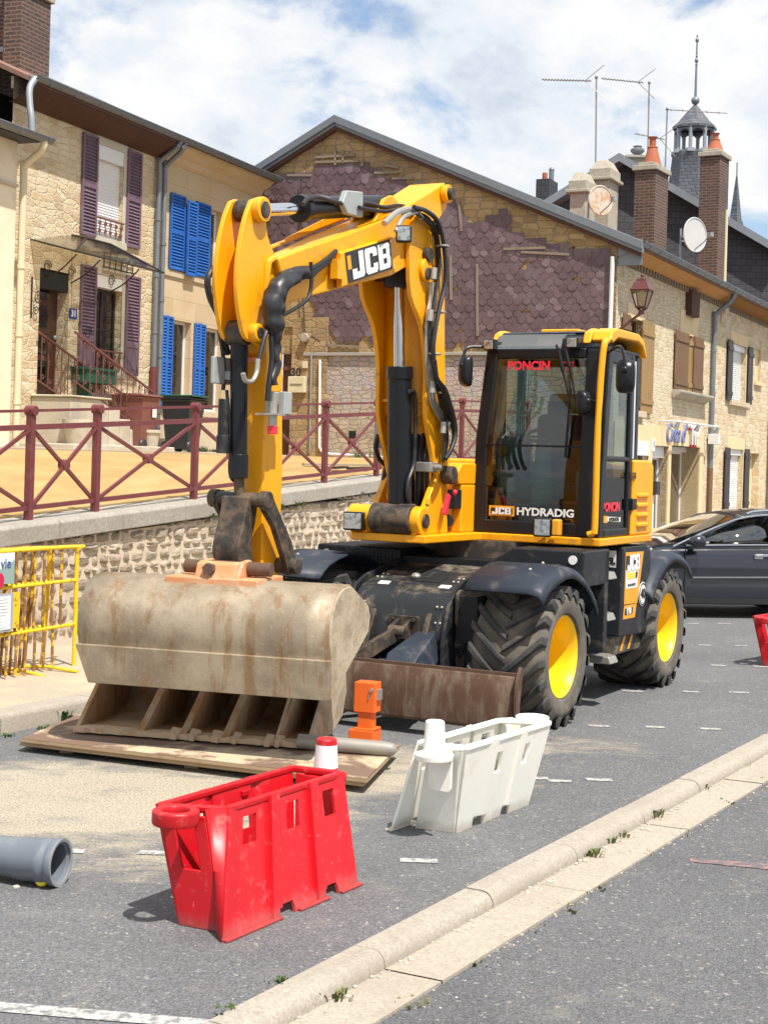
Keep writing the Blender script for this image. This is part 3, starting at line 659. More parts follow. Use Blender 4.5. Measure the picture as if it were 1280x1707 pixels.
# chimneys on its roof
def chimney(name, label, u0, u1, v0, v1, Y, mat, pot=None, depth=1.0, rz=None, side=0.9, cap=True, group=None):
    a, b = at(u0, v1, Y), at(u1, v1, Y); top = at((u0 + u1) / 2, v0, Y).z; w_ = (b - a).length
    t = thing(name, label, 'chimney', ((a.x + b.x) / 2, Y, 0), rz if rz is not None else R(-26), group)
    m = MB(); zb = a.z - 1.6; m.box(-w_ / 2, w_ / 2, -depth / 2, depth / 2, zb, top - .1); m.box(-w_ / 2 - .0, w_ / 2 + .0, -depth / 2 - .0, depth / 2, top - .12, top - .1)
    m.build('stack', mat, t)
    if cap: m = MB(); m.box(-w_ / 2 - .06, w_ / 2 + .06, -depth / 2 - .06, depth / 2 + .06, top - .1, top + .03); m.box(-w_ / 2 + .05, w_ / 2 - .05, -depth / 2 + .05, depth / 2 - .05, top + .03, top + .12); m.build('cap', 'old_concrete', t, bevel=.02)
    if pot:
        m = MB(); h = pot; m.lathe([(.235, 0), (.20, h * .2), (.125, h * .60), (.14, h * .64), (.085, h * .68), (.085, h * .93), (.13, h)], (0, 0, top + .1), 'z', 20); m.build('pot', 'terracotta', t)
    return t, w_, top
t, w_, top = chimney('brick_chimney', 'tall dark brick chimney on the tiled roof at the upper left', 26, 60, -14, 128, 27.5, 'brick_chimney', None, .9, R(-22))
m_ = MB(); m_.box(-w_ / 2 - .85, -w_ / 2 + .04, -.3, .36, top - 3.6, top + .2); m_.build('stack', 'brick_chimney', t); m_ = MB(); m_.box(-w_ / 2 - .86, -w_ / 2 + .05, -.315, .375, top - 1.15, top - 1.06); m_.build('strap', 'zinc_light', t)
# ---- blue shutter house
blue = thing('stone_house', 'dressed sandstone house with bright blue shutters', 'house', hx(0), R(90) - HAH)
uh = [rect(HM, (345, 345), (367, 468)), rect(HM, (286, 318), (305, 458))]; lh = [rect(HM, (287, 532), (315, 678)), rect(HM, (341, 545), (368, 688))]
uh[1] = (uh[1][0] + .1, uh[1][0] + .5, uh[0][2], uh[0][3])
far = [(lh[1][1] + .9, lh[1][1] + 1.6, lh[1][2], lh[1][3]), (uh[0][1] + 1.0, uh[0][1] + 1.7, uh[0][2], uh[0][3])]
far = [h for h in far if h[1] < xC - .1]
m_ = MB(); facade(m_, xB, xC, -.1, EZ - .15, [uh[0]] + lh + far, .25); m_.build('facade', 'ashlar', blue)
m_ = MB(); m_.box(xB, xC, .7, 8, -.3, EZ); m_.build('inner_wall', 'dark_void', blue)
m_ = MB(); m_.box(xC - .02, xC, 0, 8, -.3, EZ - .1); m_.build('end_wall', 'ashlar', blue)
m_ = MB(); m_.add([(x, y, z) for x in (xB, xC + .1) for y, z in ((0, EZ - .34), (-.06, EZ - .3), (-.1, EZ - .2), (-.26, EZ - .12), (-.34, EZ - .04), (-.36, EZ + .02), (0, EZ + .02))], [(i, i + 1, 8 + i, 7 + i) for i in range(6)] + [(0, 1, 2, 3, 4, 5, 6)[::-1], (7, 8, 9, 10, 11, 12, 13)]); m_.build('cornice', 'ashlar', blue)
m_ = MB(); m_.prism([(-.40, EZ + .04), (4.2, EZ + 2.1), (8.5, EZ + .0), (8.5, EZ - .1), (4.2, EZ + 2.0), (-.40, EZ - .02)], 'x', xB, xC + .1); m_.build('roof', 'slate_dark', blue)
gutter(blue, (xB + .02, -.48, EZ + .06), (xC + .12, -.48, EZ + .06)); downpipe(blue, [(xB + .1, -.48, EZ - .02), (xB + .06, -.4, EZ - .2), (xB + .02, -.09, EZ - .5), (xB + .02, -.09, EZ - .8), (xB + .02, -.09, .05)])
for h in [uh[0]] + lh + far:
    window(blue, h[0], h[1], h[2], h[3], .14, bars=(0, 0))
    m_ = MB(); m_.box(h[0] - .1, h[1] + .1, -.04, .05, h[2] - .12, h[2]); m_.build('sill', 'cut_stone', blue, bevel=.01)
for tl, br, ang_ in (((283, 311), (303, 455), 0), ((305, 318), (320, 460), 0), ((325, 325), (345, 465), 0)):
    r_ = rect(HM, tl, br); mid_leaf = tl[0] == 305; shutter(blue, r_[0] + (.03 if mid_leaf else 0), r_[1] - (.03 if mid_leaf else 0), uh[0][2] - (.08 if mid_leaf else .02), uh[0][3] + (-.02 if mid_leaf else .04), 'shutter_blue', y=-.13 if mid_leaf else -.06)
for h in lh + far[:1]:
    shutter(blue, h[0] - .46, h[0] - .02, h[2] - .02, h[3] + .04, 'shutter_blue', y=-.06); shutter(blue, h[0] - .48, h[0] - .30, h[2] - .02, h[3] + .04, 'shutter_blue', y=-.12, angle=-25, hinge='r')
for h in far[1:]: shutter(blue, h[0] - .5, h[0] - .02, h[2] - .02, h[3] + .04, 'shutter_blue', y=-.06)
m_ = MB(); m_.box(xB + .2, xC, -.035, .01, lh[0][3] + .85, lh[0][3] + .97); m_.box(xB + .1, xC, -.05, .01, -.1, .55); m_.build('stone_band', 'cut_stone', blue, split=True)
# ---- cream rendered house at the far left
cream = thing('rendered_house', 'cream rendered house with a zinc gutter at the left edge', 'house', hx(0), R(90) - HAH)
ce = fac(HM, 36, 236, -.5)[1]; cx1 = fac(HM, 22, 500, -.5)[0]
m_ = MB(); m_.box(-9, cx1, -.5, 7, -.3, ce); m_.build('facade', 'cream_render', cream)
m_ = MB(); m_.prism([(-.85, ce + .03), (3, ce + 1.6), (7, ce + .05), (7, ce), (-.85, ce - .03)], 'x', -9.1, cx1 + .1); m_.build('roof', 'slate_dark', cream)
m_ = MB(); m_.box(-9, xA - .02, .75, .9, ce, EZ + .0); m_.build('slate_wall', 'slate_dark', cream)
gutter(cream, (-9, -.92, ce + .06), (cx1 + .3, -.92, ce + .06)); downpipe(cream, [(cx1 + .12, -.92, ce), (cx1 + .12, -.88, ce - .15), (cx1 + .1, -.58, ce - .4), (cx1 + .1, -.56, ce - .7), (cx1 + .1, -.56, 0)], .06, 'post_cream')
downpipe(purple, [(xA - .1, -.5, EZ), (xA - .25, -.5, EZ - .2), (xA - .3, -.55, EZ - .5), (xA - .32, -.6, EZ - .7), (xA - .32, -.62, ce + .1)], .055, 'zinc_light')
m_ = MB(); m_.bar((-9, -.53, 4.2), (cx1, -.53, 4.2), .02, .05); m_.build('wall_band', 'white_stone', cream)
# ---- bins and pots in front of the houses
def wheelie(name, label, u, v, hgt, w_, body, lid, group=None):
    s_, _ = fac(HM, u, v, -.75); p = hx(s_, -.75); t = thing(name, label, 'bin', (p.x, p.y, 2.0), R(90) - HAH, group)
    m = MB(); a = w_ * .38; b = w_ * .5; vs = []
    for z, q, y0, y1 in ((.06, a, -.26, .22), (hgt * .93, b, -.34, .3)): vs += [(-q, y0, z), (q, y0, z), (q, y1, z), (-q, y1, z)]
    m.add(vs, [(3, 2, 1, 0), (4, 5, 6, 7), (0, 1, 5, 4), (1, 2, 6, 5), (2, 3, 7, 6), (3, 0, 4, 7)]); m.box(-b - .02, b + .02, -.36, .32, hgt * .9, hgt * .945); m.build('body', body, t, bevel=.02)
    m = MB(); m.prism([(-.38, hgt * .945), (.34, hgt * .945), (.34, hgt * .97), (.1, hgt * 1.0), (-.3, hgt * .985), (-.38, hgt * .965)], 'x', -b - .03, b + .03); m.build('lid', lid, t, bevel=.012)
    for sx in (-1, 1): m = MB(); m.lathe([(.03, -.03), (.1, -.03), (.11, 0), (.1, .03), (.03, .03)], (sx * (a + .03), -.24 if False else .2, .11), 'x', 18); m.build('wheel', 'bin_black', t)
    m = MB(); m.lathe([(.02, -.03), (.1, -.03), (.115, 0), (.1, .03), (.02, .03)], (-a + .02, -.30, .115), 'y', 18); m.build('wheel', 'bin_black', t)
    return t
wheelie('wheelie_bin', 'maroon wheeled bin with a white sticker beside the steps', 224, 745, 1.05, .58, 'bin_maroon', 'bin_maroon')
b2 = wheelie('wheelie_bin', 'black wheeled bin with a green lid under the blue shutters', 302, 745, 1.08, .58, 'bin_black', 'bin_black')
m_ = MB(); m_.box(-.33, .33, -.4, .34, 1.07, 1.10); m_.build('lid_rim', 'bin_green', b2, bevel=.01)
b1 = [o for o in bpy.data.objects if o.get('label', '').startswith('maroon wheeled')][0]
m_ = MB(); m_.box(.02, .16, -.352, -.342, .62, .82); m_.build('sticker', 'pvc_white', b1)
for i, (u, v, lab) in enumerate(((247, 747, 'pale stone flower pot between the two wheeled bins'), (132, 745, 'large cream flower pot at the foot of the steps'))):
    s_, _ = fac(HM, u, v, -.95); p = hx(s_, -.95); t = thing('flower_pot', lab, 'flower pot', (p.x, p.y, 2.0), 0, 'pots in front of the houses')
    m = MB(); k = .9 if i == 0 else 1.15; m.lathe([(.17 * k, 0), (.24 * k, .38 * k), (.26 * k, .38 * k), (.26 * k, .44 * k), (.22 * k, .44 * k), (.2 * k, .36 * k)], (0, 0, 0), 'z', 20); m.build('pot', 'white_stone', t); m = MB(); m.lathe([(.001, 0), (.215 * k, 0)], (0, 0, .40 * k), 'z', 16); m.build('soil', 'door_wood', t)
# ---------------------------------------------------------------- corner house: slate-hung gable and long stone facade
CH = R(26); CO = Vector((4.55, 30.0, 0)); CM = Matrix.Translation(CO) @ Matrix.Rotation(R(90) - CH, 4, 'Z')
CE = fac(CM, 1040, 412)[1]                     # eaves
ya, za = facx(CM, 563, 214); ye, ze = facx(CM, 425, 302)
corner = thing('gable_house', 'stone house with a big gable hung with purple fish-scale slates', 'house', CO, R(90) - CH)
xP = fac(CM, 1189, 600)[0]; xQ = fac(CM, 1330, 600)[0]
# gable: stone below, rough ochre stone above
def gz(y): return CE + (za - CE) * y / ya if y < ya else za + (ze - za) * (y - ya) / (ye - ya)
yb, zb = facx(CM, 560, 590); YE = ye + .25
dry0, drz1 = facx(CM, 489, 545); dry1, drz0 = facx(CM, 466, 740)
m_ = MB()
def gface(mb, y0, y1, z0, z1, x=0): mb.add([(x, y0, z0), (x, y0, z1), (x, y1, z1), (x, y1, z0)], [(0, 1, 2, 3)])
gface(m_, 0, dry0, 0, zb); gface(m_, dry1, YE, 0, zb); gface(m_, dry0, dry1, drz1, zb) if drz1 < zb else None
m_.build('lower_gable', 'stone_mural', corner)
m_ = MB(); zt = max(zb, drz1)
m_.add([(0, 0, zb), (0, 0, CE), (0, ya, za), (0, YE, gz(YE)), (0, YE, zt), (0, dry1, zt), (0, dry1, zb), (0, dry0, zb)] , [(0, 1, 2, 3, 4, 5, 6, 7)]); m_.build('upper_gable', 'stone_gable', corner)
m_ = MB(); m_.box(-.07, .02, -.02, dry0 - .3, zb - .04, zb + .03); m_.build('ledge', 'grey_stone', corner, bevel=.01)
m_ = MB(); m_.box(-.05, .02, dry0 - .9, dry0 + .0, 1.9, zb + .8); m_.box(-.05, .02, dry1, YE, 1.9, zb + .8); m_.box(-.05, .02, dry0, dry1, drz1, zb + .8); m_.build('quoins', 'stone_gable', corner, bevel=.01)
m_ = MB(); m_.box(.06, .12, dry0, dry1, 1.9, drz1); dd = m_.build('door', 'door_wood', corner); m_ = MB(); m_.box(.04, .07, dry0, dry1, 3.9, 3.98); m_.build('door_rail', 'rust_iron', dd)
# fish-scale slates, individually laid inside an irregular patch
patch = [facx(CM, *p) for p in ((445, 305), (470, 296), (520, 290), (527, 278), (590, 277), (625, 282), (640, 300), (690, 312), (735, 330), (770, 345), (772, 372), (800, 378), (830, 356), (846, 352), (850, 388), (880, 400), (925, 415), (960, 420), (1022, 424), (1020, 586), (740, 584), (640, 582), (628, 574), (590, 578), (570, 570), (560, 560), (540, 552), (525, 520), (522, 500), (500, 480), (450, 470))]
def inside(y, z, P):
    c = False
    for i in range(len(P)):
        (a, b), (d, e) = P[i - 1], P[i]
        if (b > z) != (e > z) and y < (d - a) * (z - b) / (e - b) + a: c = not c
    return c
hole = [facx(CM, *p) for p in ((868, 443), (880, 438), (886, 452), (879, 462), (872, 455))]
m_ = MB(); rs = random.Random(5); sw, sh = .195, .128; row = 0; z = zb + .1
while z < 9:
    y = (row % 2) * sw / 2 - .05
    while y < YE:
        yc, zc = y + sw / 2, z + sh / 2
        if inside(yc, zc, patch) and not inside(yc, zc, hole) and zc < gz(yc) - .3 and rs.random() > .012:
            j = rs.uniform(-.008, .008); tl = rs.uniform(-.004, .006); a = y + .004; b = y + sw - .004; zz = z + j; t_ = zz + sh * 1.7; th = .007; o = -.016 - tl
            pr = [(a, zz + sh * .55), (a + sw * .09, zz + sh * .22), (a + sw * .28, zz + .015), (yc, zz - .012), (b - sw * .28, zz + .015), (b - sw * .09, zz + sh * .22), (b, zz + sh * .55), (b, t_), (a, t_)]
            def X(q): return o - .009 * (1 - (q - zz) / (sh * 1.7))
            n = len(pr); vs = [(X(q) - .004 * (1 - k), p, q) for k in (0,) for p, q in pr] + [(X(q) + th, p, q) for p, q in pr]
            m_.add(vs, [tuple(range(n))] + [(i, (i + 1) % n, n + (i + 1) % n, n + i) for i in range(6)])
        y += sw
    z += sh; row += 1
m_.build('slate_cladding', 'slate_purple', corner, ang=20)
m_ = MB()
for p, q in (((520, 292), (480, 292)), ((527, 262), (593, 258)), ((527, 270), (600, 268)), ((560, 250), (560, 275)), ((573, 250), (573, 272)), ((640, 275), (665, 279)), ((625, 288), (665, 287)), ((655, 297), (690, 297)), ((690, 305), (716, 307)), ((605, 266), (605, 276)), ((766, 334), (770, 385)), ((752, 425), (753, 500)), ((796, 440), (797, 560)), ((840, 415), (910, 413)), ((870, 420), (950, 424)), ((545, 575), (600, 578)), ((520, 560), (535, 570))):
    a, b = facx(CM, *p), facx(CM, *q); m_.bar((-.035, *a), (-.035, *b), .03, .05)
m_.build('lath', 'lath', corner, split=True)
# barge boards and roof
m_ = MB()
def rake(y0, z0, y1, z1, x0, x1, h0, h1, mb): mb.add([(x, y, z + h) for x in (x0, x1) for (y, z) in ((y0, z0), (y1, z1)) for h in (h0, h1)], [(0, 1, 3, 2), (4, 6, 7, 5), (0, 4, 5, 1), (2, 3, 7, 6), (1, 5, 7, 3), (0, 2, 6, 4)])
y_l = YE + .1
for (y0, z0, y1, z1) in ((-.55, CE + (za - CE) / ya * -.55, ya, za), (ya, za, y_l, gz(y_l))):
    rake(y0, z0, y1, z1, -.15, -.03, .03, .22, m_); rake(y0, z0, y1, z1, -.20, -.15, .10, .27, m_)
m_.build('barge_board', 'zinc', corner, bevel=.01)
m_ = MB(); 
for (y0, z0, y1, z1) in ((-.5, CE + (za - CE) / ya * -.5, ya, za), (ya, za, y_l, gz(y_l))): rake(y0, z0, y1, z1, -.03, xQ + 10, .10, .20, m_)
m_.build('roof', 'roof_tile', corner)
m_ = MB()
for (y0, z0, y1, z1) in ((-.5, CE + (za - CE) / ya * -.5, ya, za), (ya, za, y_l, gz(y_l))): rake(y0, z0, y1, z1, -.12, .0, -.05, .03, m_)
m_.build('rafter', 'eave_wood', corner)
m_ = MB(); m_.box(.0, .04, -.5, .02, CE - .42, CE + .1); m_.build('gable_return', 'zinc', corner)
# pipes, meter boxes on the gable
def gpipe(name, pts, r, mat): 
    m = MB(); m.tube([(-.08, *facx(CM, *p)) for p in pts], r, 8); m.build(name, mat, corner)
gpipe('white_pipe', ((536, 600), (535, 745), (541, 756), (640, 762), (800, 768)), .03, 'pvc_white'); gpipe('grey_pipe', ((522, 590), (519, 755)), .022, 'zinc_light'); gpipe('cable', ((504, 300), (508, 500), (512, 575)), .012, 'black_iron')
gpipe('corner_pipe', ((1023, 428), (1019, 545), (1010, 760)), .045, 'pvc_white')
p0, p1 = facx(CM, 486, 628), facx(CM, 513, 655); m_ = MB(); m_.box(-.17, -.05, p1[0], p0[0], p1[1], p0[1]); mbx = m_.build('mail_box', 'post_cream', corner, bevel=.015); m_ = MB(); m_.box(-.176, -.165, p1[0] + .06, p0[0] - .06, (p0[1] + p1[1]) / 2 - .02, (p0[1] + p1[1]) / 2 + .02); m_.build('slot', 'lath', mbx)
p0, p1 = facx(CM, 507, 603), facx(CM, 515, 614); m_ = MB(); m_.box(-.1, -.05, p1[0], p0[0], p1[1], p0[1]); m_.build('switch_box', 'post_cream', corner, bevel=.01)
p0 = facx(CM, 495, 621); lettering('house_number', '30', .26, 'black_iron', corner, frame((-.056, *p0), (0, -1, 0), (0, 0, 1)), .006)
p0 = facx(CM, 512, 563); m_ = MB(); m_.cyl((-.06, *p0), (-.16, *p0), .10); m_.build('bell', 'old_concrete', corner, bevel=.02)
p0, p1 = facx(CM, 582, 718), facx(CM, 593, 731); m_ = MB(); m_.box(-.012, .0, p1[0], p0[0], p1[1], p0[1]); m_.build('vent', 'dark_void', corner)
# ---- street facade
def fr(tl, br, y=0): return rect(CM, tl, br, y)
def facade_part(par, x0, x1, holes, mat, z0=0): m = MB(); facade(m, x0, x1, z0, CE, holes, .25); m.build('facade', mat, par)
win0 = fr((1048, 528), (1067, 686)); win1 = fr((1139, 556), (1153, 656)); shopw = fr((1058, 735), (1076, 835)); d1 = fr((1085, 742), (1108, 906)); d2 = fr((1117, 742), (1160, 905))
d1 = (d1[0], d1[1], .25, d1[3], .3); d2 = (d2[0], d2[1], .25, d2[3], .55)
facade_part(corner, 0, xP, [win0, win1, shopw, d1, d2], 'stone_pale')
m_ = MB(); zr = fr((1060, 706), (1175, 760))[3]
facade(m_, .02, d2[1] + .35, .1, zr, [shopw, d1, d2], .02, -.035); m_.add([(.02, -.035, zr), (d2[1] + .35, -.035, zr), (d2[1] + .35, 0, zr), (.02, 0, zr)], [(0, 1, 2, 3)]); m_.add([(d2[1] + .35, -.035, .1), (d2[1] + .35, 0, .1), (d2[1] + .35, 0, zr), (d2[1] + .35, -.035, zr)], [(0, 1, 2, 3)]); m_.build('shop_front', 'tan_render', corner)
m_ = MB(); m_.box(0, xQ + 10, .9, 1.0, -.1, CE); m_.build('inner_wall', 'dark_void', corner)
def bandstone(par, h, ex=.2, top=.3, sill=True, mat='tan_render'):
    m = MB(); m.box(h[0] - ex, h[1] + ex, -.018, .02, h[3], h[3] + top); m.box(h[0] - ex, h[0], -.012, .02, h[2], h[3]); m.box(h[1], h[1] + ex, -.012, .02, h[2], h[3])
    m.build('window_surround', mat, par, bevel=.005)
    if sill: s = MB(); s.box(h[0] - ex - .05, h[1] + ex + .02, -.11, .1, h[2] - .13, h[2]); s.build('sill', 'cut_stone', par, bevel=.012)
bandstone(corner, win0, .12); bandstone(corner, win1, .35, .55, False)
m_ = MB(); x0, x1 = fr((1119, 655), (1174, 672))[:2]; m_.prism([(-.24, win1[2]), (-.24, win1[2] - .06), (-.02, win1[2] - .2), (0, win1[2])], 'x', x0, x1); m_.build('stone_sill', 'old_concrete', corner, bevel=.015)
s0 = fr((1068, 530), (1083, 686)); shutter(corner, s0[0], s0[1], win0[2] - .02, win0[3] + .03, 'shutter_ochre', 'plank', -.07); shutter(corner, win0[0] - .55, win0[0] - .03, win0[2] - .02, win0[3] + .03, 'shutter_brown', 'plank', -.07)
for tl, br, mt, an in (((1123, 549), (1142, 655), 'shutter_brown', 0), ((1144, 556), (1153, 656), 'shutter_ochre', 25), ((1154, 558), (1167, 659), 'shutter_brown', 0)):
    r_ = fr(tl, br); shutter(corner, r_[0], r_[1], win1[2] + .02, win1[3] + .02, mt, 'plank', -.07, angle=-an, hinge='r')
window(corner, win1[0], win1[1], win1[2], win1[3], .15, 'shutter_brown', bars=(0, 2)); window(corner, win0[0], win0[1], win0[2], win0[3], .15, 'shutter_brown', bars=(1, 2))
bm0, bm1 = fac(CM, 1143, 483), fac(CM, 1155, 530); m_ = MB(); m_.box(bm0[0], bm1[0], -.16, .02, bm1[1], bm0[1]); m_.build('timber_beam', 'eave_wood', corner, bevel=.02)
m_ = MB(); m_.add([(x, y, z) for x in (-.02, xQ) for y, z in ((-.42, CE - .02), (-.42, CE - .1), (0, CE - .26))], [(0, 1, 4, 3), (1, 2, 5, 4)]); m_.build('soffit', 'eave_ochre', corner, fix=False)
m_ = MB(); k = .1
while k < xP: m_.box(k, k + .09, -.08, 0, CE - .36, CE - .25); k += .22
m_.box(0, xP, -.03, .0, CE - .27, CE - .22); m_.build('dentil', 'lath', corner)
gutter(corner, (-.1, -.52, CE + .02), (xP, -.52, CE + .02)); gp0 = fac(CM, 1180, 840)
downpipe(corner, [(xP - .02, -.5, CE - .05), (xP - .1, -.4, CE - .3), (xP - .28, -.1, CE - .62), (xP - .30, -.08, CE - .9), (xP - .30, -.08, 2.0)], .06, 'zinc'); downpipe(corner, [(xP - .3, -.08, 2.0), (xP - .3, -.08, 1.5), (xP - .3, -.08, 1.0), (xP - .3, -.08, .2)], .065, 'shutter_brown')
# ground floor openings
window(corner, shopw[0], shopw[1], shopw[2], shopw[3], .06, bars=(0, 0)); roller(corner, shopw[0], shopw[1], shopw[2], shopw[3], .0, .3, down=False)
for h, y in ((d1, .2), (d2, .42)):
    o = window(corner, h[0], h[1], h[2], h[3] - (.25 if h is d1 else .12), y, bars=(0, 0)); o.name = 'glass_door'
    m_ = MB(); m_.box(h[0], h[1], y - .12, y + .1, h[3] - (.26 if h is d1 else .13), h[3] - .005); m_.build('shutter_box', 'pvc_white', corner); m_ = MB(); m_.box(h[0] - .05, h[1] + .05, -.1, .6, .05, .25); m_.build('door_sill', 'pvc_white', corner, bevel=.01)
p0, p1 = fac(CM, 1083, 802), fac(CM, 1091, 824); m_ = MB(); m_.box(p0[0], p0[0] + .28, -.16, -.03, p1[1], p0[1]); m_.build('letter_box', 'black_iron', corner, bevel=.01); m_ = MB(); m_.box(p0[0] + .04, p0[0] + .16, -.06, -.03, .1, p1[1] - .02); m_.build('white_duct', 'pvc_white', corner)
p0 = fac(CM, 1086, 741); m_ = MB(); m_.box(p0[0] - .1, p0[0] + .1, -.05, -.035, p0[1] - .14, p0[1] + .12); pl_ = m_.build('number_plate', 'pvc_white', corner); lettering('number', '1', .2, 'black_iron', pl_, frame((p0[0], -.053, p0[1]), (1, 0, 0), (0, 0, 1)), .004)
# shop sign: cut letters and a bracket rail with spots
sign = thing('shop_sign', 'shop sign of cut letters in blue outline and red and white above the door', 'sign', CO, R(90) - CH)
a, b = fac(CM, 1113, 725, -.1), fac(CM, 1147, 722, -.1); c, d = fac(CM, 1149, 725, -.1), fac(CM, 1168, 728, -.1)
T1 = frame(((a[0] + b[0]) / 2 - .02, -.06, (a[1] + b[1]) / 2), (1, 0, 0), (0, 0, 1)); wd = (b[0] - a[0])
lettering('letters', "Créa d'", .62, 'letter_blue', sign, T1, 0, .02, wd / 1.9, shear=.35)
T2 = frame(((c[0] + d[0]) / 2, -.07, (c[1] + d[1]) / 2), (1, 0, 0), (0, 0, 1)); wd2 = d[0] - c[0]
lettering('letters', 'TIP', .66, 'paint_signal_red', sign, T2 @ Matrix.Translation((.05, -.04, -.03)), .03, .03, wd2 / 1.12); lettering('letters', 'TIP', .66, 'pvc_white', sign, T2, .018, .035, wd2 / 1.12)
a, b = fac(CM, 1126, 702, -.35), fac(CM, 1197, 715, -.35); m_ = MB(); m_.tube([(a[0], -.35, a[1]), (b[0], -.35, a[1])], .022, 8); m_.tube([(a[0], -.35, a[1]), (a[0], 0, a[1])], .018, 6); m_.tube([(b[0], -.35, a[1]), (b[0], 0, a[1])], .018, 6); m_.build('rail', 'pvc_white', sign)
for f in (.05, .5, .98): m_ = MB(); x = a[0] + (b[0] - a[0]) * f; m_.cyl((x, -.37, a[1] - .02), (x, -.30, a[1] - .16), .035, .06, 12); m_.build('spot_lamp', 'zinc_light', sign)
# wall lantern
L0 = fac(CM, 1052, 545, 0); lx, lz = fac(CM, 1069, 520, -.9)
lan = thing('wall_lantern', 'maroon four-sided street lantern on a curved wall bracket', 'street lamp', CO, R(90) - CH)
m_ = MB(); m_.tube([(lx - .1, 0, lz - .55), (lx - .05, -.35, lz - .42), (lx, -.75, lz - .12), (lx, -.9, lz - .02)], .026, 10, smooth=5); m_.box(lx - .16, lx - .04, -.03, 0, lz - .8, lz - .3); m_.build('bracket', 'lamp_maroon', lan)
LS = .58
def sq(r_, z): return [(lx + i * r_ * LS, -.9 + j * r_ * LS, lz + z * LS) for i, j in ((-1, -1), (1, -1), (1, 1), (-1, 1))]
lo, hi = sq(.15, .16), sq(.29, .72); m_ = MB()
for k in range(4): m_.tube([lo[k], hi[k]], .016, 6); m_.tube([lo[k], lo[(k + 1) % 4]], .018, 6); m_.tube([hi[k], hi[(k + 1) % 4]], .024, 6); m_.tube([lo[k], (lx, -.9, lz)], .016, 6)
m_.cyl((lx, -.9, lz - .04), (lx, -.9, lz + .05), .07, .05); m_.build('lamp_frame', 'lamp_maroon', lan)
m_ = MB(); m_.add(lo + hi, [(k, (k + 1) % 4, 4 + (k + 1) % 4, 4 + k) for k in range(4)]); m_.build('lamp_glass', 'glass_lamp', lan, fix=False)
m_ = MB(); vs = sq(.32, .72) + sq(.20, .98) + sq(.16, 1.0) + sq(.15, 1.08); m_.add(vs, [(4 * r_ + k, 4 * r_ + (k + 1) % 4, 4 * r_ + 4 + (k + 1) % 4, 4 * r_ + 4 + k) for r_ in range(3) for k in range(4)] + [(3, 2, 1, 0), (12, 13, 14, 15)]); m_.cyl((lx, -.9, lz + 1.08 * LS), (lx, -.9, lz + 1.16 * LS), .04, .03); m_.ball((lx, -.9, lz + 1.2 * LS), .035); m_.build('lamp_hood', 'lamp_maroon', lan)
m_ = MB(); m_.cyl((lx, -.9, lz + .5 * LS), (lx, -.9, lz + .72 * LS), .035); m_.build('lamp_bulb', 'pvc_white', lan)
# ---- neighbour with dark shutters
nb = thing('stone_house', 'pale stone house with dark shutters beside white roller blinds at the right edge', 'house', CO, R(90) - CH)
wa = fr((1219, 570), (1241, 672)); wb = fr((1214, 748), (1235, 850)); nd = fr((1250, 755), (1262, 880)); nd = (nd[0], nd[1], .3, nd[3])
xr = xQ + 10; wc = (nd[1] + .9, nd[1] + 1.6, wa[2], wa[3]); nh = fr((1259, 580), (1267, 638))
m_ = MB(); facade(m_, xP, xr, 0, CE, [wa, wb, nd, wc, (nh[0], nh[1], nh[2], nh[3], .12)], .25); m_.build('facade', 'stone_honey', nb)
for h in (wa, wb):
    bandstone(nb, h, .16, .3); roller(nb, h[0], h[1], h[2], h[3], .10, .16)
    shutter(nb, h[0] - .56, h[0] - .04, h[2] - .02, h[3] + .03, 'shutter_dark', 'plank', -.08); shutter(nb, h[1] + .06, h[1] + .60, h[2] - .02, h[3] + .03, 'shutter_dark', 'plank', -.08)
m_ = MB(); m_.box(nd[0], nd[1], .2, .25, .3, nd[3]); m_.build('door', 'tan_render', nb); m_ = MB(); m_.box(nh[0], nh[1], .08, .12, nh[2], nh[3]); m_.box(nh[0] - .1, nh[1] + .1, -.08, .05, nh[2] - .1, nh[2]); m_.build('niche', 'tan_render', nb)
window(nb, wc[0], wc[1], wc[2], wc[3], .15); m_ = MB(); m_.box(xP + .5, xP + .85, -.16, .02, wa[3] + .62, wa[3] + .78); m_.box(xP + .58, xP + .78, -.05, .02, wa[3] + .4, wa[3] + .62); m_.build('corbel', 'cut_stone', nb, bevel=.02)
m_ = MB(); m_.box(xP + .1, xr, -.06, 0, .1, .75); m_.build('plinth', 'stone_gable', nb)
m_ = MB(); k = xP + .1
while k < xr: m_.box(k, k + .09, -.08, 0, CE - .36, CE - .25); k += .22
m_.build('dentil', 'lath', nb); m_ = MB(); m_.add([(x, y, z) for x in (xP, xr) for y, z in ((-.42, CE - .02), (-.42, CE - .1), (0, CE - .26))], [(0, 1, 4, 3), (1, 2, 5, 4)]); m_.build('soffit', 'eave_ochre', nb, fix=False)
gutter(nb, (xP + .01, -.52, CE + .02), (xr, -.52, CE + .02)); xd = fac(CM, 1280, 700)[0]; downpipe(nb, [(xd + .02, -.5, CE - .05), (xd, -.4, CE - .3), (xd, -.1, CE - .62), (xd, -.08, CE - .9), (xd, -.08, .2)], .06)
p0 = fac(CM, 1197, 720, -.3); m_ = MB(); m_.box(p0[0] + .05, p0[0] + .25, -.3, -.04, p0[1] - .3, p0[1] - .05); m_.build('lamp_box', 'pvc_white', nb, bevel=.01)
m_ = MB(); m_.box(-.2, xr + 4, -2.0, .0, -.1, .14); tag(m_.build('far_pavement', 'sidewalk'), kind='structure'); bpy.data.objects['far_pavement'].location = CO; bpy.data.objects['far_pavement'].rotation_euler = (0, 0, R(90) - CH)

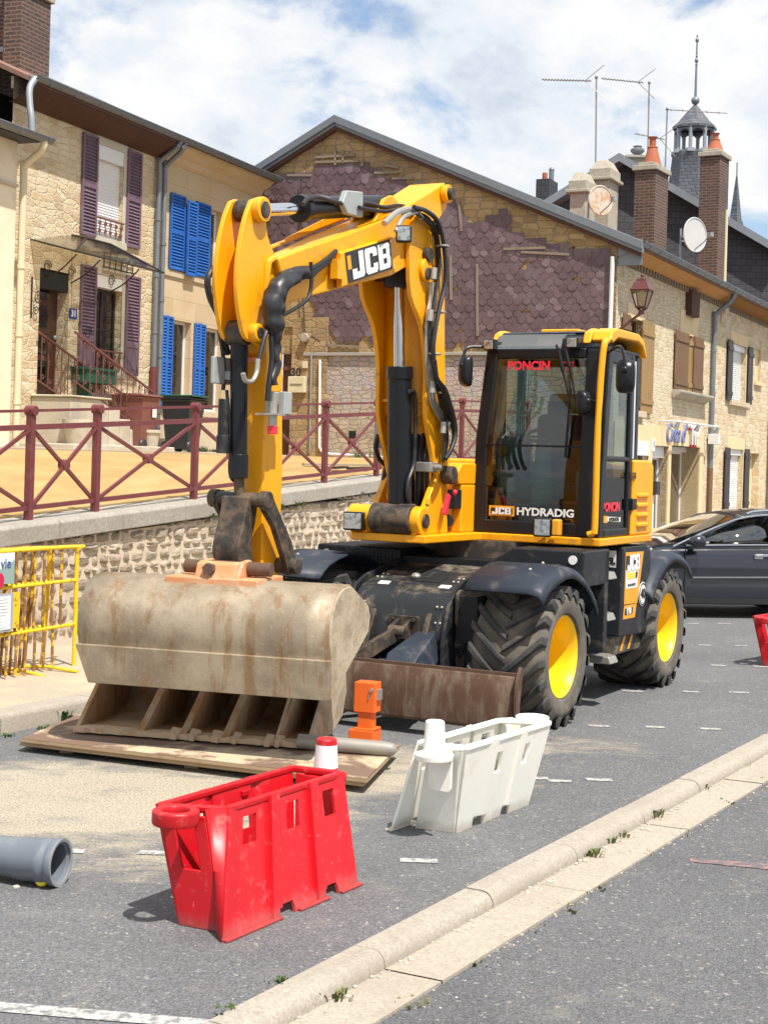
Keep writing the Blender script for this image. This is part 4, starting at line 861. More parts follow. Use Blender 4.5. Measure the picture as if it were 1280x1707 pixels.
# ---------------------------------------------------------------- roofs and towers behind
def px_prism(name, par, mat, pts, Y, dep, rz=0):
    """outline surveyed at distance Y given real depth along the gable's own axis"""
    P = [at(u, v, Y) for u, v in pts]; d = Vector((math.sin(R(26)), math.cos(R(26)), 0)) * dep; n = len(P); m = MB()
    m.add([tuple(p) for p in P] + [tuple(p + d) for p in P], [tuple(range(n))[::-1], tuple(range(n, 2 * n))] + [(i, (i + 1) % n, n + (i + 1) % n, n + i) for i in range(n)]); return m.build(name, mat, par)
slh = thing('slate_house', 'house with a dark slate-hung gable behind the brick chimneys', 'house')
px_prism('gable_wall', slh, 'slate_dark', ((905, 352), (1035, 268), (1290, 418), (1290, 640), (905, 560)), 44, 9)
m_ = MB()
for (u0, v0), (u1, v1) in (((900, 348), (1035, 263)), ((1035, 263), (1300, 418))):
    a, b = at(u0, v0, 43.7), at(u1, v1, 43.7); d = Vector((math.sin(R(26)), math.cos(R(26)), 0)); m_.add([tuple(p + d * q + Vector((0, 0, z))) for p in (a, b) for q in (-.2, 9.2) for z in (-.12, .12)], [(0, 1, 3, 2), (4, 6, 7, 5), (0, 4, 5, 1), (2, 3, 7, 6), (1, 5, 7, 3), (0, 2, 6, 4)])
m_.build('roof_edge', 'zinc', slh)
ch, w_, top = chimney('slate_chimney', 'narrow slate-clad chimney with small pots left of the slate gable', 899, 922, 296, 345, 47, 'slate_dark', None, .8, cap=False)
m_ = MB(); m_.cyl((-.08, 0, top - .1), (-.08, 0, top + .16), .08); m_.build('pot', 'terracotta', ch); m_ = MB(); m_.cyl((.14, 0, top - .1), (.14, 0, top + .22), .08); m_.ball((.14, 0, top + .24), .09); m_.build('pot', 'zinc', ch)
def stone_chim(name, label, u0, u1, v0, v1, Y):
    t, w_, top = chimney(name, label, u0, u1, v0, v1, Y, 'old_concrete', None, .75, cap=False, group=None)
    m = MB(); h = w_ / 2; m.box(-h - .1, h + .1, -.48, .48, top - .42, top - .34); m.box(-h - .04, h + .04, -.42, .42, top - .34, top - .12); m.add([(i * a, j * b, z) for a, b, z in ((h + .02, .4, top - .12), (h * .6, .25, top + .1)) for i, j in ((-1, -1), (1, -1), (1, 1), (-1, 1))], [(4, 5, 6, 7), (0, 1, 5, 4), (1, 2, 6, 5), (2, 3, 7, 6), (3, 0, 4, 7)]); m.build('cap', 'old_concrete', t, bevel=.02); return t
stone_chim('stone_chimney', 'short pale stone chimney with a wide cap beside the rusty dish', 957, 983, 296, 370, 36)
stone_chim('stone_chimney', 'taller pale stone chimney behind the rusty dish, carrying an aerial', 990, 1021, 276, 390, 37)
def dish(name, label, u, v, Y, rw, rh, mat, yaw, pole=None):
    p = at(u, v, Y); t = thing(name, label, 'satellite dish', p, yaw); m = MB(); k = rh / FPX * Y
    prof = [(k * math.sin(a * .1), -.14 * k * (1 - math.cos(a * .1)) * 6) for a in range(0, 11)]
    prof = [(k * i / 10, .16 * (i / 10) ** 2) for i in range(11)]; m.lathe([(max(a, 1e-4), -b) for a, b in prof], (0, 0, 0), 'y', 28); m.tube([(k * math.cos(q * math.pi / 14), -.16, k * math.sin(q * math.pi / 14)) for q in range(29)], .014, 6)
    o = m.build('reflector', mat, t, thick=.012); m = MB(); m.tube([(0, -.1, -k * .95), (0, -.45, -k * .5), (0, -.62, -k * .1)], .014, 6); m.box(-.05, .05, -.70, -.58, -k * .1 - .05, -k * .1 + .05); m.build('arm', 'zinc_light', t)
    m = MB(); m.bar((0, .02, 0), (0, .3, 0), .06, .06); m.tube([(0, .3, -.75), (0, .3, .2)], .025, 8); m.bar((0, .3, -.1), (pole or .7, .35, -.1), .03, .03); m.build('mount', 'zinc_light', t); return t
dish('satellite_dish', 'rust-stained satellite dish in front of the pale stone chimneys', 994, 335, 35, 15, 24, 'dish_rust', R(30)); dish('satellite_dish', 'clean white satellite dish beside the taller brick chimney', 1150, 392, 37, 15, 28, 'dish_white', R(38))
chimney('brick_chimney', 'brick chimney with a tall terracotta pot, left of the belfry', 1064, 1100, 282, 435, 38, 'brick_chimney', .72, .95, R(-30)); t, w_, top = chimney('brick_chimney', 'tall brick chimney with a tilted terracotta pot in front of the belfry', 1168, 1202, 258, 478, 41.5, 'brick_chimney', .5, .8, R(-30))
m_ = MB(); m_.tube([(w_ / 2 + .03, .2, top - 4.2), (w_ / 2 + .03, .2, top - 1.5)], .05, 8); m_.build('flue_pipe', 'post_cream', t)
p = at(1062, 268, 46.5); t = thing('stone_chimney', 'small stone chimney top with a round cowl behind the left brick chimney', 'chimney', p); m_ = MB(); m_.box(-.32, .32, -.3, .3, -3.5, .05); m_.box(-.4, .4, -.38, .38, .05, .12); m_.build('stack', 'old_concrete', t); m_ = MB(); m_.lathe([(.2, .12), (.12, .2), (.22, .3), (.22, .36), (.12, .42), (.14, .46)], (0, 0, 0), 'z', 16); m_.build('pot', 'zinc', t)
# belfry
bY = 66; bc = at(1155, 300, bY); k = bY / FPX
bel = thing('belfry', 'slate belfry with an open arcaded lantern, ogee cap and iron finial', 'belfry', (bc.x, bY, 0))
def bz(v): return at(1155, v, bY).z
m_ = MB(); m_.lathe([(62 * k, bz(420)), (47 * k, bz(345)), (40 * k, bz(300)), (36 * k, bz(265)), (37 * k, bz(258))], (0, 0, 0), 'z', 8); m_.build('tower_skirt', 'slate_tower', bel)
r0 = 34 * k
for i in range(8):
    a = math.pi * 2 * (i + .5) / 8; m_ = MB(); m_.cyl((r0 * .9 * math.cos(a), r0 * .9 * math.sin(a), bz(258)), (r0 * .9 * math.cos(a), r0 * .9 * math.sin(a), bz(215)), .085, seg=8); m_.box(r0 * .9 * math.cos(a) - .17, r0 * .9 * math.cos(a) + .17, r0 * .9 * math.sin(a) - .17, r0 * .9 * math.sin(a) + .17, bz(258), bz(252)); m_.build('column', 'zinc_light', bel)
m_ = MB()
for i in range(8):
    a0, a1 = math.pi * 2 * (i + .5) / 8, math.pi * 2 * (i + 1.5) / 8; A = Vector((math.cos(a0), math.sin(a0), 0)) * r0 * .92; B = Vector((math.cos(a1), math.sin(a1), 0)) * r0 * .92
    n = 8; zt, zs = bz(214), bz(232); vs = []
    for q in range(n + 1):
        f = q / n; p = A.lerp(B, f); vs += [(p.x, p.y, zs + (zt - .12 - zs) * math.sqrt(max(0, 1 - (2 * f - 1) ** 2))), (p.x, p.y, zt)]
    m_.add(vs, [(2 * q, 2 * q + 2, 2 * q + 3, 2 * q + 1) for q in range(n)])
m_.build('arcade', 'zinc', bel, thick=.12); m_ = MB(); m_.cyl((0, 0, bz(258)), (0, 0, bz(255)), r0 * 1.06, seg=8); m_.build('lantern_floor', 'zinc', bel)
m_ = MB(); m_.lathe([(r0 * .9, bz(213)), (37 * k, bz(216)), (37 * k, bz(212)), (28 * k, bz(204)), (19 * k, bz(193)), (10 * k, bz(182)), (4 * k, bz(176)), (2 * k, bz(172))], (0, 0, 0), 'z', 8); m_.build('cap', 'slate_tower', bel)
m_ = MB(); m_.ball((0, 0, bz(167)), 7 * k, 16); m_.tube([(0, 0, bz(165)), (0, 0, bz(57))], [.06, .03], 8)
for v, r_ in ((100, 3.2), (107, 2.2), (93, 2.0), (66, 3.2), (112, 1.6), (88, 1.6)): m_.ball((0, 0, bz(v)), r_ * k, 10, (1, 1, 1.3))
m_.build('finial', 'zinc', bel)
p = at(1226, 360, 70); t = thing('spire', 'small pointed slate spire right of the tall brick chimney', 'spire', (p.x, 70, 0)); kk = 70 / FPX; z0, z1 = at(1226, 372, 70).z, at(1224, 288, 70).z
m_ = MB(); m_.lathe([(14 * kk, z0 - 3), (13 * kk, z0), (10 * kk, z0 + .2), (.02, z1)], (0, 0, 0), 'z', 4); m_.build('spire_roof', 'slate_tower', t); m_ = MB(); m_.tube([(0, 0, z1 - .1), (0, 0, z1 + .5)], .03, 6); m_.build('rod', 'zinc', t)
def aerial(label, base, top, booms, Y):
    a, b = at(*base, Y), at(*top, Y); t = thing('tv_aerial', label, 'aerial', (a.x, Y, a.z - .3)); o = Vector((a.x, Y, a.z - .3)); m = MB(); m.tube([(0, 0, 0), tuple(b - o)], .02, 6); m.ball(tuple(b - o), .045, 8); m.build('mast', 'aerial', t)
    for (u0, v0), (u1, v1), n, refl in booms:
        p, q = at(u0, v0, Y) - o, at(u1, v1, Y + .4) - o; m = MB(); m.tube([p, q], .013, 6); sd = Vector((.25, .95, .12)).normalized()
        for i in range(n): c = p.lerp(q, (i + .3) / n); m.tube([c - sd * .22, c + sd * .22], .010, 5)
        if refl:
            c = p if refl == 1 else q; d = (q - p).normalized() * (1 if refl == 1 else -1)
            for s_ in (-1, 1): m.tube([c + d * .15, c - d * .32 + Vector((0, 0, s_ * .40))], .010, 5)
        m.build('antenna', 'aerial', t)
aerial('tall tv aerial mast left of the other aerials, above the pale stone chimneys', (993, 290), (994, 128), (((985, 134), (903, 132), 16, 1),), 37)
aerial('tv aerial mast rising behind the left brick chimney pot', (1080, 245), (1082, 137), (((1072, 137), (1002, 130), 14, 1), ((1108, 232), (1058, 222), 6, 1)), 40); aerial('low tv aerial mast with a long boom crossing the belfry cap', (1109, 270), (1112, 181), (((1112, 182), (1212, 188), 5, 0),), 39)
# ---------------------------------------------------------------- wheeled excavator
def m_yellow(name, col, amt=1.0):
    m, t = newmat(name); co = t.co; v = t.noise(co, 2.2, 5).outputs[0]; g = t.noise(co, 5, 9, .7, .3).outputs[0]; ch = t.noise(co, 26, 6, .75).outputs[0]; s_ = t.noise(t.scale3(co, (1, 1, .15)), 12, 8, .7).outputs[0]; fl = t.noise(co, 1.3, 4).outputs[0]
    c = t.mix(v, tuple(x * .94 for x in col), tuple(min(1, x * 1.04) for x in col))
    c = t.mix(t.math('MULTIPLY', t.smooth(s_, .52, .72), .38 * amt), c, (.40, .19, .02)); c = t.mix(t.math('MULTIPLY', t.smooth(g, .56, .70), .5 * amt), c, (.34, .17, .04))
    chip = t.math('MULTIPLY', t.smooth(ch, .66, .69), t.smooth(fl, .46, .56)); c = t.mix(t.math('MULTIPLY', chip, .9 * amt), c, (.06, .035, .02))
    t.put(t.p.inputs['Base Color'], c); t.put(t.p.inputs['Roughness'], t.math('ADD', t.math('MULTIPLY', g, .35), .24)); t.p.inputs['Coat Weight'].default_value = .06
    bump(t, t.math('ADD', t.math('MULTIPLY', chip, -.6), t.math('MULTIPLY', g, .25)), .12, .004)
m_yellow('digger_yellow', (.88, .375, .002))
basic('rim_yellow', (.90, .56, .006), .35, dirt=(.40, .25, .08), dscale=7, damt=.35, lo=.55, hi=.8, var=.05, coat=.3)
basic('black_steel', (.016, .018, .023), .45, spec=.3, dirt=(.20, .17, .13), dscale=5, damt=.45, lo=.5, hi=.75, var=.2)
basic('dusty_steel', (.020, .022, .025), .48, spec=.35, dirt=(.25, .20, .14), dscale=4.2, damt=.7, lo=.48, hi=.68, var=.2)
basic('greasy_steel', (.035, .030, .027), .5, .2, dirt=(.16, .11, .07), dscale=9, damt=.8, lo=.42, hi=.66)
basic('fender_navy', (.022, .030, .045), .5, spec=.35, dirt=(.20, .19, .17), dscale=6, damt=.4, lo=.52, hi=.75)
basic('rubber_hose', (.016, .016, .018), .45); basic('cab_black', (.009, .010, .013), .34, var=.1, spec=.35); basic('sleeve', (.020, .020, .023), .38, dirt=(.07, .07, .08), dscale=5)
basic('fitting_metal', (.42, .40, .36), .42, .6, dirt=(.24, .22, .18), dscale=14); basic('valve_grey', (.34, .36, .35), .5, dirt=(.2, .2, .19), dscale=9)
basic('tyre_rubber', (.030, .030, .031), .78, dirt=(.135, .122, .105), dscale=4.5, damt=.7, lo=.40, hi=.70, var=.25, bmp=.15, bscale=70)
basic('sidewall', (.085, .077, .066), .85, dirt=(.21, .18, .14), dscale=5, damt=.8, lo=.35, hi=.7, bmp=.15, bscale=60)
basic('blade_rust', (.105, .055, .034), .6, .25, dirt=(.22, .17, .125), dscale=9, damt=.7, lo=.45, hi=.66, streak=True, bmp=.3, bscale=25)
def m_bucket():
    m, t = newmat('bucket_sand'); co = t.co; a = t.noise(t.scale3(co, (1, 1, .12)), 9, 9, .7, .2).outputs[0]; b = t.noise(co, 2.2, 7, .65).outputs[0]; d = t.noise(t.scale3(co, (1, 1, .35)), 4.5, 9, .72, .6).outputs[0]; e = t.noise(co, 38, 6, .7).outputs[0]
    c = t.mix(t.smooth(b, .35, .65), (.245, .195, .135), (.39, .32, .23)); c = t.mix(t.math('MULTIPLY', t.smooth(a, .47, .66), .85), c, (.23, .13, .06)); c = t.mix(t.math('MULTIPLY', t.smooth(d, .55, .70), .8), c, (.20, .105, .05)); c = t.mix(t.math('MULTIPLY', t.smooth(a, .30, .40), -.5), c, (.55, .5, .42)); c = t.mix(t.math('MULTIPLY', t.smooth(e, .56, .72), .5), c, (.50, .42, .30)); c = t.mix(t.math('MULTIPLY', t.smooth(d, .26, .38), -.0), c, (.5, .45, .4))
    t.put(t.p.inputs['Base Color'], c); t.p.inputs['Metallic'].default_value = .25; t.put(t.p.inputs['Roughness'], t.math('ADD', t.math('MULTIPLY', b, .3), .38)); bump(t, t.math('ADD', e, t.math('MULTIPLY', d, 2)), .3, .008)
m_bucket()
basic('bucket_side', (.46, .375, .265), .8, dirt=(.28, .21, .14), dscale=5, damt=.85, lo=.42, hi=.66, bmp=.6, bscale=24); basic('hitch_orange', (.60, .24, .10), .75, dirt=(.55, .40, .26), dscale=7, damt=.7, lo=.42, hi=.65)
basic('rust_dark', (.10, .055, .035), .8, dirt=(.2, .12, .07), dscale=12); basic('seat_cloth', (.035, .045, .06), .8); basic('console_grey', (.22, .26, .25), .6); basic('mat_red', (.42, .09, .05), .8); basic('headrest_tan', (.42, .30, .10), .8)
basic('lamp_lens', (.50, .52, .52), .18, .7, dirt=(.12, .12, .12), dscale=30, damt=.7, lo=.5, hi=.6); basic('decal_orange', (.80, .34, .02), .45, var=.03); basic('decal_red', (.75, .03, .06), .4); basic('letters_white', (.78, .78, .76), .45, var=.02); basic('letters_black', (.02, .02, .02), .45, var=.02); basic('decal_yellow', (.80, .62, .06), .45); basic('mirror_face', (.5, .5, .5), .05, 1)
m, t_ = newmat('chrome'); t_.p.inputs['Base Color'].default_value = (.75, .76, .78, 1); t_.p.inputs['Metallic'].default_value = 1; t_.p.inputs['Roughness'].default_value = .14
m_glass('glass_visor', (.50, .60, .62), .05, .22)

DH = R(28); DO = Vector((.348, 11.93, 0))
dig = thing('wheeled_excavator', 'yellow and black wheeled excavator with its boom folded over a wide sand-coloured bucket', 'excavator', DO, -DH)
DM = Matrix.Translation(DO) @ Matrix.Rotation(-DH, 4, 'Z')
HZ = .535
# wheels
def make_wheel(x_out, y, sgn):
    """sgn +1: outer face towards +x"""
    W = .60; o = thing('wheel', None, None, (x_out - sgn * W / 2, y, HZ)); o.parent = dig
    m = MB(); pr = [(.30, -.23), (.335, -.285), (.40, -.302), (.462, -.285), (.497, -.245), (.505, 0), (.497, .245), (.462, .285), (.40, .302), (.335, .285), (.30, .23)]
    m.lathe(pr, (0, 0, 0), 'x', 64, True); tyre = m.build('tyre', 'sidewall', o, ang=40)
    m = MB(); N = 19; rr = random.Random(2)
    for sd in (-1, 1):
        for k in range(N):
            a0 = 2 * math.pi * (k + (0 if sd < 0 else .5)) / N; st = []
            for t in (0, .25, .5, .75, .93, 1.0, 1.0):
                st.append((t, a0 + .50 * t ** 1.15))
            rows = []
            for i, (t, a) in enumerate(st):
                h = sd * (-.012 + .300 * t); top = .545 - .006 * t; wd = .052 + .020 * t; bot = .485
                if i == len(st) - 1: top = .462; h = sd * .307; bot = .45
                def P(ang, r_, hh): return (hh, -r_ * math.cos(ang), r_ * math.sin(ang))
                rows.append([P(a - wd * 1.15, bot, h), P(a - wd * .78, top, h), P(a + wd * .78, top, h), P(a + wd * 1.15, bot, h)])
            vs = [p for r_ in rows for p in r_]; n = len(rows)
            m.add(vs, [(4 * i + q, 4 * i + q + 1, 4 * i + 5 + q, 4 * i + 4 + q) for i in range(n - 1) for q in range(3)] + [(0, 1, 2, 3)[::-1], tuple(4 * (n - 1) + q for q in range(4))])
    m.build('tread', 'tyre_rubber', tyre, bevel=.008, seg=2)
    m = MB(); s = sgn
    m.lathe([(.296, -s * .23), (.306, s * .235), (.318, s * .262), (.310, s * .268), (.296, s * .25), (.285, s * .225), (.276, s * .13), (.262, s * .03), (.24, -s * .06), (.20, -s * .10), (.15, -s * .115), (.125, -s * .11), (.06, -s * .11), (.055, -s * .15), (.001, -s * .15)], (0, 0, 0), 'x', 56)
    rim = m.build('rim', 'rim_yellow', o, ang=38)
    m = MB()
    for k in range(10): a = 2 * math.pi * k / 10; m.cyl((-s * .13, .178 * math.cos(a), .178 * math.sin(a)), (-s * .09, .178 * math.cos(a), .178 * math.sin(a)), .013, seg=6)
    m.cyl((-s * .16, 0, 0), (-s * .125, 0, 0), .03, .025, 12); m.build('hub_bolts', 'rust_dark', rim)
    m = MB(); m.tube([(-s * .08, .21, .10), (-s * .03, .205, .095)], .008, 6); m.build('valve', 'fitting_metal', rim)
    return o
for xo, y, s in ((1.225, 0, 1), (-1.225, 0, -1), (1.225, 2.6, 1), (-1.225, 2.6, -1)): make_wheel(xo, y, s)
# mudguards
def guard(y, x0, x1, s, flip=1):
    pts = [(-.56, 1.04), (-.42, 1.14), (-.10, 1.215), (.12, 1.205), (.34, 1.13), (.50, 1.03), (.60, .94), (.64, .88)]
    if flip < 0: pts = [(-a, b) for a, b in pts][::-1]
    m = MB(); n = len(pts); sp = smooth2(pts, 2); r_ = [(y + a, b) for a, b in sp]
    m.sheet([[(x0, a, b), (x1 - s * .10, a, b + .004), (x1 - s * .03, a, b - .012), (x1, y + (a - y) * .985, b - .045), (x1, y + (a - y) * .97, b - .085)] for a, b in r_])
    o = m.build('mudguard', 'fender_navy', dig, thick=.018, ang=45)
    b = MB()
    for q in (-.25, .0, .25): b.ball((x1 - s * .22, y + q, 1.235 if abs(q) < .1 else 1.20), .014, 8)
    b.build('bolt', 'fitting_metal', o, split=True); return o
guard(-.02, .62, 1.235, 1); guard(-.02, -.62, -1.235, -1); guard(2.62, .62, 1.235, 1, -1); guard(2.62, -.62, -1.235, -1, -1)
# axles, chassis, decks
m_ = MB()
for y in (0, 2.6): m_.tube([(-.75, y, HZ), (-.35, y, HZ + .02), (.35, y, HZ + .02), (.75, y, HZ)], [.13, .17, .17, .13], 14); m_.box(-.62, -.50, y - .16, y + .16, .3, .95); m_.box(.50, .62, y - .16, y + .16, .3, .95)
m_.build('axle', 'black_steel', dig, split=True)
m_ = MB(); m_.box(-.42, .42, .2, 3.0, .55, 1.06); m_.build('chassis', 'black_steel', dig, bevel=.02)
m_ = MB(); pr = [(.42, 1.15), (-.20, 1.035), (-.30, 1.005), (-.38, .95), (-.43, .87), (-.49, .63), (-.46, .56), (.2, .5), (.42, .6)]
m_.prism(pr, 'x', -.40, .42); nose = m_.build('nose_cover', 'dusty_steel', dig, bevel=.015)
m_ = MB()
for x in (-.44, .42): m_.prism([(.45, 1.19), (-.20, 1.075), (-.36, 1.01), (-.47, .88), (-.55, .62), (-.55, .40), (-.40, .38), (-.30, .62), (.42, .6)], 'x', x, x + .03)
m_.build('cheek_plate', 'black_steel', nose, bevel=.006, split=True)
m_ = MB(); N_ = Matrix.Translation((0, -.10, 1.048)) @ Matrix.Rotation(R(10.5), 4, 'X'); m_.box(-.12, .22, -.07, .07, .0, .012, N_); m_.build('recess', 'letters_black', nose); m_ = MB(); m_.ball(tuple(N_ @ Vector((-.02, 0, .03))), .04, 12, (1, 1, .7)); m_.build('tow_knob', 'fitting_metal', nose, bevel=0)
m_ = MB()
for x in (-.22, .31): m_.box(x - .045, x + .045, -.03, .03, .0, .006, Matrix.Translation((0, -.26, 1.020)) @ Matrix.Rotation(R(18), 4, 'X'))
m_.build('reflector', 'letters_white', nose, split=True)
m_ = MB()
for x in (-.20, .28): m_.prism([(-.46, .84), (-.52, .74), (-.60, .56), (-.44, .55), (-.42, .8)], 'x', x - .025, x + .025)
m_.build('rib', 'greasy_steel', nose, bevel=.01, split=True)
m_ = MB(); m_.box(-.06, .20, -.48, -.45, .60, .80)
for i in (-1, 1):
    for j in (-1, 1): m_.cyl((.07 + i * .09, -.47, .70 + j * .07), (.07 + i * .09, -.505, .70 + j * .07), .018, seg=8)
for x in (.02, .12): m_.prism([(-.47, .78), (-.60, .72), (-.62, .64), (-.47, .62)], 'x', x - .018, x + .018)
m_.build('link_bracket', 'greasy_steel', nose, bevel=.005)
m_ = MB()
for x in (-.34, -.30, .33, .37):
    for y, z in ((-.05, 1.072), (-.15, 1.054), (-.43, .88), (-.455, .76)): m_.ball((x, y, z), .012, 8)
m_.build('bolt', 'fitting_metal', nose, split=True)
for k, (x0, z0) in enumerate(((.50, .92), (.54, .86), (-.52, .9))):
    m_ = MB(); m_.tube([Vector(p) for p in ((x0 - .06, -.1, z0 + .1), (x0, -.26, z0 + .02), (x0 + .03, -.36, z0 - .12), (x0 - .02, -.38, z0 - .3), (x0 - .08, -.3, z0 - .4))], .016, 8, smooth=5); m_.build('brake_hose', 'rubber_hose', dig)
m_ = MB(); m_.prism([(-.42, .99), (-.36, 1.02), (-.2, 1.0), (-.2, .70), (-.34, .66), (-.42, .78)], 'x', .47, .50); m_.prism([(-.36, .60), (-.30, .62), (-.28, .40), (-.36, .36)], 'x', .46, .54); m_.build('steering_bracket', 'greasy_steel', dig, bevel=.008, split=True)
m_ = MB(); m_.cyl((.46, -.36, .60), (.66, -.30, .60), .04); m_.cyl((.62, -.31, .60), (.74, -.27, .60), .024); m_.build('steering_ram', 'black_steel', dig)
# front frame: two lift arms, link, ram covers, blade
m_ = MB()
for x in (-.36, .30): m_.prism([(-.40, .62), (-.55, .58), (-.86, .34), (-.86, .2), (-.6, .28), (-.36, .44)], 'x', x, x + .06)
m_.build('blade_arm', 'greasy_steel', dig, bevel=.01, split=True)
m_ = MB(); m_.bar((.07, -.58, .68), (-.18, -.84, .46), .06, .11); m_.cyl((-.25, -.86, .46), (-.11, -.86, .46), .06); m_.cyl((.0, -.57, .68), (.14, -.57, .68), .055); m_.build('blade_link', 'greasy_steel', dig, bevel=.008)
for x in (.10, -.52):
    m_ = MB(); vs = []
    for y, w_, z0, z1 in ((-.50, .12, .50, .70), (-.84, .20, .36, .56), (-.92, .17, .34, .48)):
        c = x + .18 + (.0 if y > -.6 else -.02); vs += [(c - w_, y, z0), (c - w_ * .65, y, z1), (c + w_ * .65, y, z1), (c + w_, y, z0)]
    m_.add(vs, [(4 * i + k, 4 * i + (k + 1) % 4, 4 * i + 4 + (k + 1) % 4, 4 * i + 4 + k) for i in range(2) for k in range(4)] + [(0, 1, 2, 3), (8, 9, 10, 11)]); m_.build('ram_cover', 'fender_navy', dig, bevel=.012)
m_ = MB()
for x in (.56, -.6): m_.cyl((x, -.32, .42), (x, -.30, .95), .05); m_.cyl((x, -.34, .22), (x, -.32, .5), .028); m_.box(x - .09, x + .09, -.40, -.2, .62, .98); m_.box(x - .12, x + .1, -.36, -.24, .52, .56)
m_.build('stabiliser_ram', 'black_steel', dig, bevel=.01, split=True)
pr = [(-.80, .495), (-.835, .40), (-.85, .31), (-.855, .20), (-.85, .11)]; sp = smooth2(pr, 4)
BY = -.10
m_ = MB(); m_.sheet([[(x, y + BY, z) for x in [-1.22 + 2.44 * i / 12 for i in range(13)]] for y, z in sp]); bl = m_.build('dozer_blade', 'blade_rust', dig, thick=.022)
m_ = MB(); m_.box(-1.22, 1.22, -.815 + BY, -.79 + BY, .48, .51); m_.build('top_edge', 'rust_dark', bl)
for x in (-1.235, 1.215): m_ = MB(); m_.prism([(a + BY, b) for a, b in ((-.78, .55), (-.82, .56), (-.88, .47), (-.90, .33), (-.88, .16), (-.82, .10), (-.83, .3))], 'x', x, x + .025); m_.build('end_plate', 'blade_rust', bl, bevel=.005)
m_ = MB(); m_.box(-1.22, -.42, .38, 2.2, 1.0, 1.255); m_.build('tank_deck', 'black_steel', dig, bevel=.02)
m_ = MB(); m_.box(-.45, .48, .42, 2.3, .98, 1.20); m_.build('centre_deck', 'cab_black', dig, bevel=.01); m_ = MB()
for i in range(9):
    for j in range(6): m_.box(-.72 + i * .035, -.70 + i * .035, .372, .379, 1.06 + j * .03, 1.075 + j * .03)
m_.build('grille', 'letters_black', dig)
m_ = MB(); m_.prism([(.38, 1.03), (.38, 1.19), (.58, 1.315), (1.19, 1.315), (1.19, 1.03)], 'y', .40, 1.0); m_.build('fuel_tank', 'black_steel', dig, bevel=.015)
for x, z in ((1.10, 1.245), (-1.12, 1.18)): m_ = MB(); y = .395 if x > 0 else .375; m_.cyl((x, y, z), (x, y - .008, z), .036, seg=20); m_.build('reflector', 'letters_white', dig)
# steps and side box
m_ = MB(); m_.prism([(1.19, .98), (1.19, 1.31), (1.06, 1.31)] if False else [(.98, .44), (1.19, .48), (1.19, 1.30), (.98, 1.30)], 'y', .90, .985); m_.build('step_post', 'black_steel', dig, bevel=.008)
m_ = MB(); m_.box(.62, .98, .90, 1.34, .40, 1.30); m_.build('step_back', 'cab_black', dig)
for z, d in ((1.06, 0), (.72, 0), (.37, .03)): m_ = MB(); m_.add([(.9, 0.99, z), (1.20 + d, .99, z), (1.20 + d, 1.18, z), (1.12 + d, 1.26, z), (.9, 1.26, z), (.9, 0.99, z + .06), (1.18 + d, .99, z + .06), (1.18 + d, 1.16, z + .06), (1.10 + d, 1.24, z + .06), (.9, 1.24, z + .06)], [(4, 3, 2, 1, 0), (5, 6, 7, 8, 9)] + [(i, (i + 1) % 5, 5 + (i + 1) % 5, 5 + i) for i in range(5)]); m_.build('step', 'fitting_metal', dig, bevel=.01)
m_ = MB(); m_.prism([(1.36, .56), (2.10, .53), (2.16, 1.24), (2.02, 1.31), (1.40, 1.31)], 'x', .60, 1.165); sb = m_.build('side_box', 'black_steel', dig, bevel=.012)
m_ = MB(); m_.prism([(1.36, .56), (2.1, .53), (2.06, .40), (1.36, .40)], 'x', .60, 1.12); m_.build('box_foot', 'dusty_steel', sb); 
for k in (0, 1): m_ = MB(); m_.add([(1.124, y, z) for y, z in ((1.50 + k * .2, .42), (1.56 + k * .2, .42), (1.66 + k * .2, .54), (1.60 + k * .2, .54))], [(0, 1, 2, 3)]); m_.build('stripe', 'decal_orange', sb)
def px(u, v, x=1.168): y, z = facx(DM, u, v, x); return (x, y, z)
def dquad(name, mat, pts, x, par): m = MB(); m.add([px(u, v, x) for u, v in pts], [(0, 1, 2, 3)]); return m.build(name, mat, par)
def block_jcb(par, F_, h, mat):
    """three heavy block letters, cap height h, centred on the frame"""
    J = [(0, .0), (.10, -.0), (.62, 0), (.72, .10), (.72, 1), (.44, 1), (.44, .24), (.28, .24), (.28, .38), (0, .38), (0, .10)]
    C_ = [(.10, 0), (.64, 0), (.74, .10), (.74, .36), (.48, .36), (.48, .22), (.28, .22), (.28, .78), (.48, .78), (.48, .64), (.74, .64), (.74, .90), (.64, 1), (.10, 1), (0, .90), (0, .10)]
    m = MB(); x = -1.18
    def poly(P, x): n = len(P); m.add([((x + a) * h, (b - .5) * h, q) for q in (0, .003) for a, b in P], [tuple(range(n))[::-1], tuple(range(n, 2 * n))] + [(i, (i + 1) % n, n + (i + 1) % n, n + i) for i in range(n)])
    poly(J, x); poly(C_, x + .80)
    for P in ([(0, 0), (.28, 0), (.28, 1), (0, 1)], [(.2801, 0), (.66, 0), (.76, .10), (.76, .20), (.2801, .20)], [(.50, .2001), (.76, .2001), (.76, .40), (.69, .4999), (.50, .4999)], [(.50, .5001), (.69, .5001), (.74, .60), (.74, .7999), (.50, .7999)], [(.2801, .8001), (.74, .8001), (.74, .90), (.64, 1), (.2801, 1)], [(.2801, .42), (.4999, .42), (.4999, .58), (.2801, .58)]): poly(P, x + 1.62)
    m.xform(F_); return m.build('lettering', mat, par)
def dtext(txt, size, mat, u, v, x, par, bold=.01, width=1, rx=None): p = px(u, v, x); return lettering('lettering', txt, size, mat, par, frame(p, (0, 1, rx or 0), (0, -(rx or 0), 1)), bold, .0012, width)
dquad('decal', 'decal_orange', ((1043, 921), (1073, 919), (1062, 1005), (1040, 1008)), 1.168, sb); dquad('decal', 'decal_orange', ((1040, 1010), (1061, 1006), (1058, 1029), (1038, 1033)), 1.168, sb)
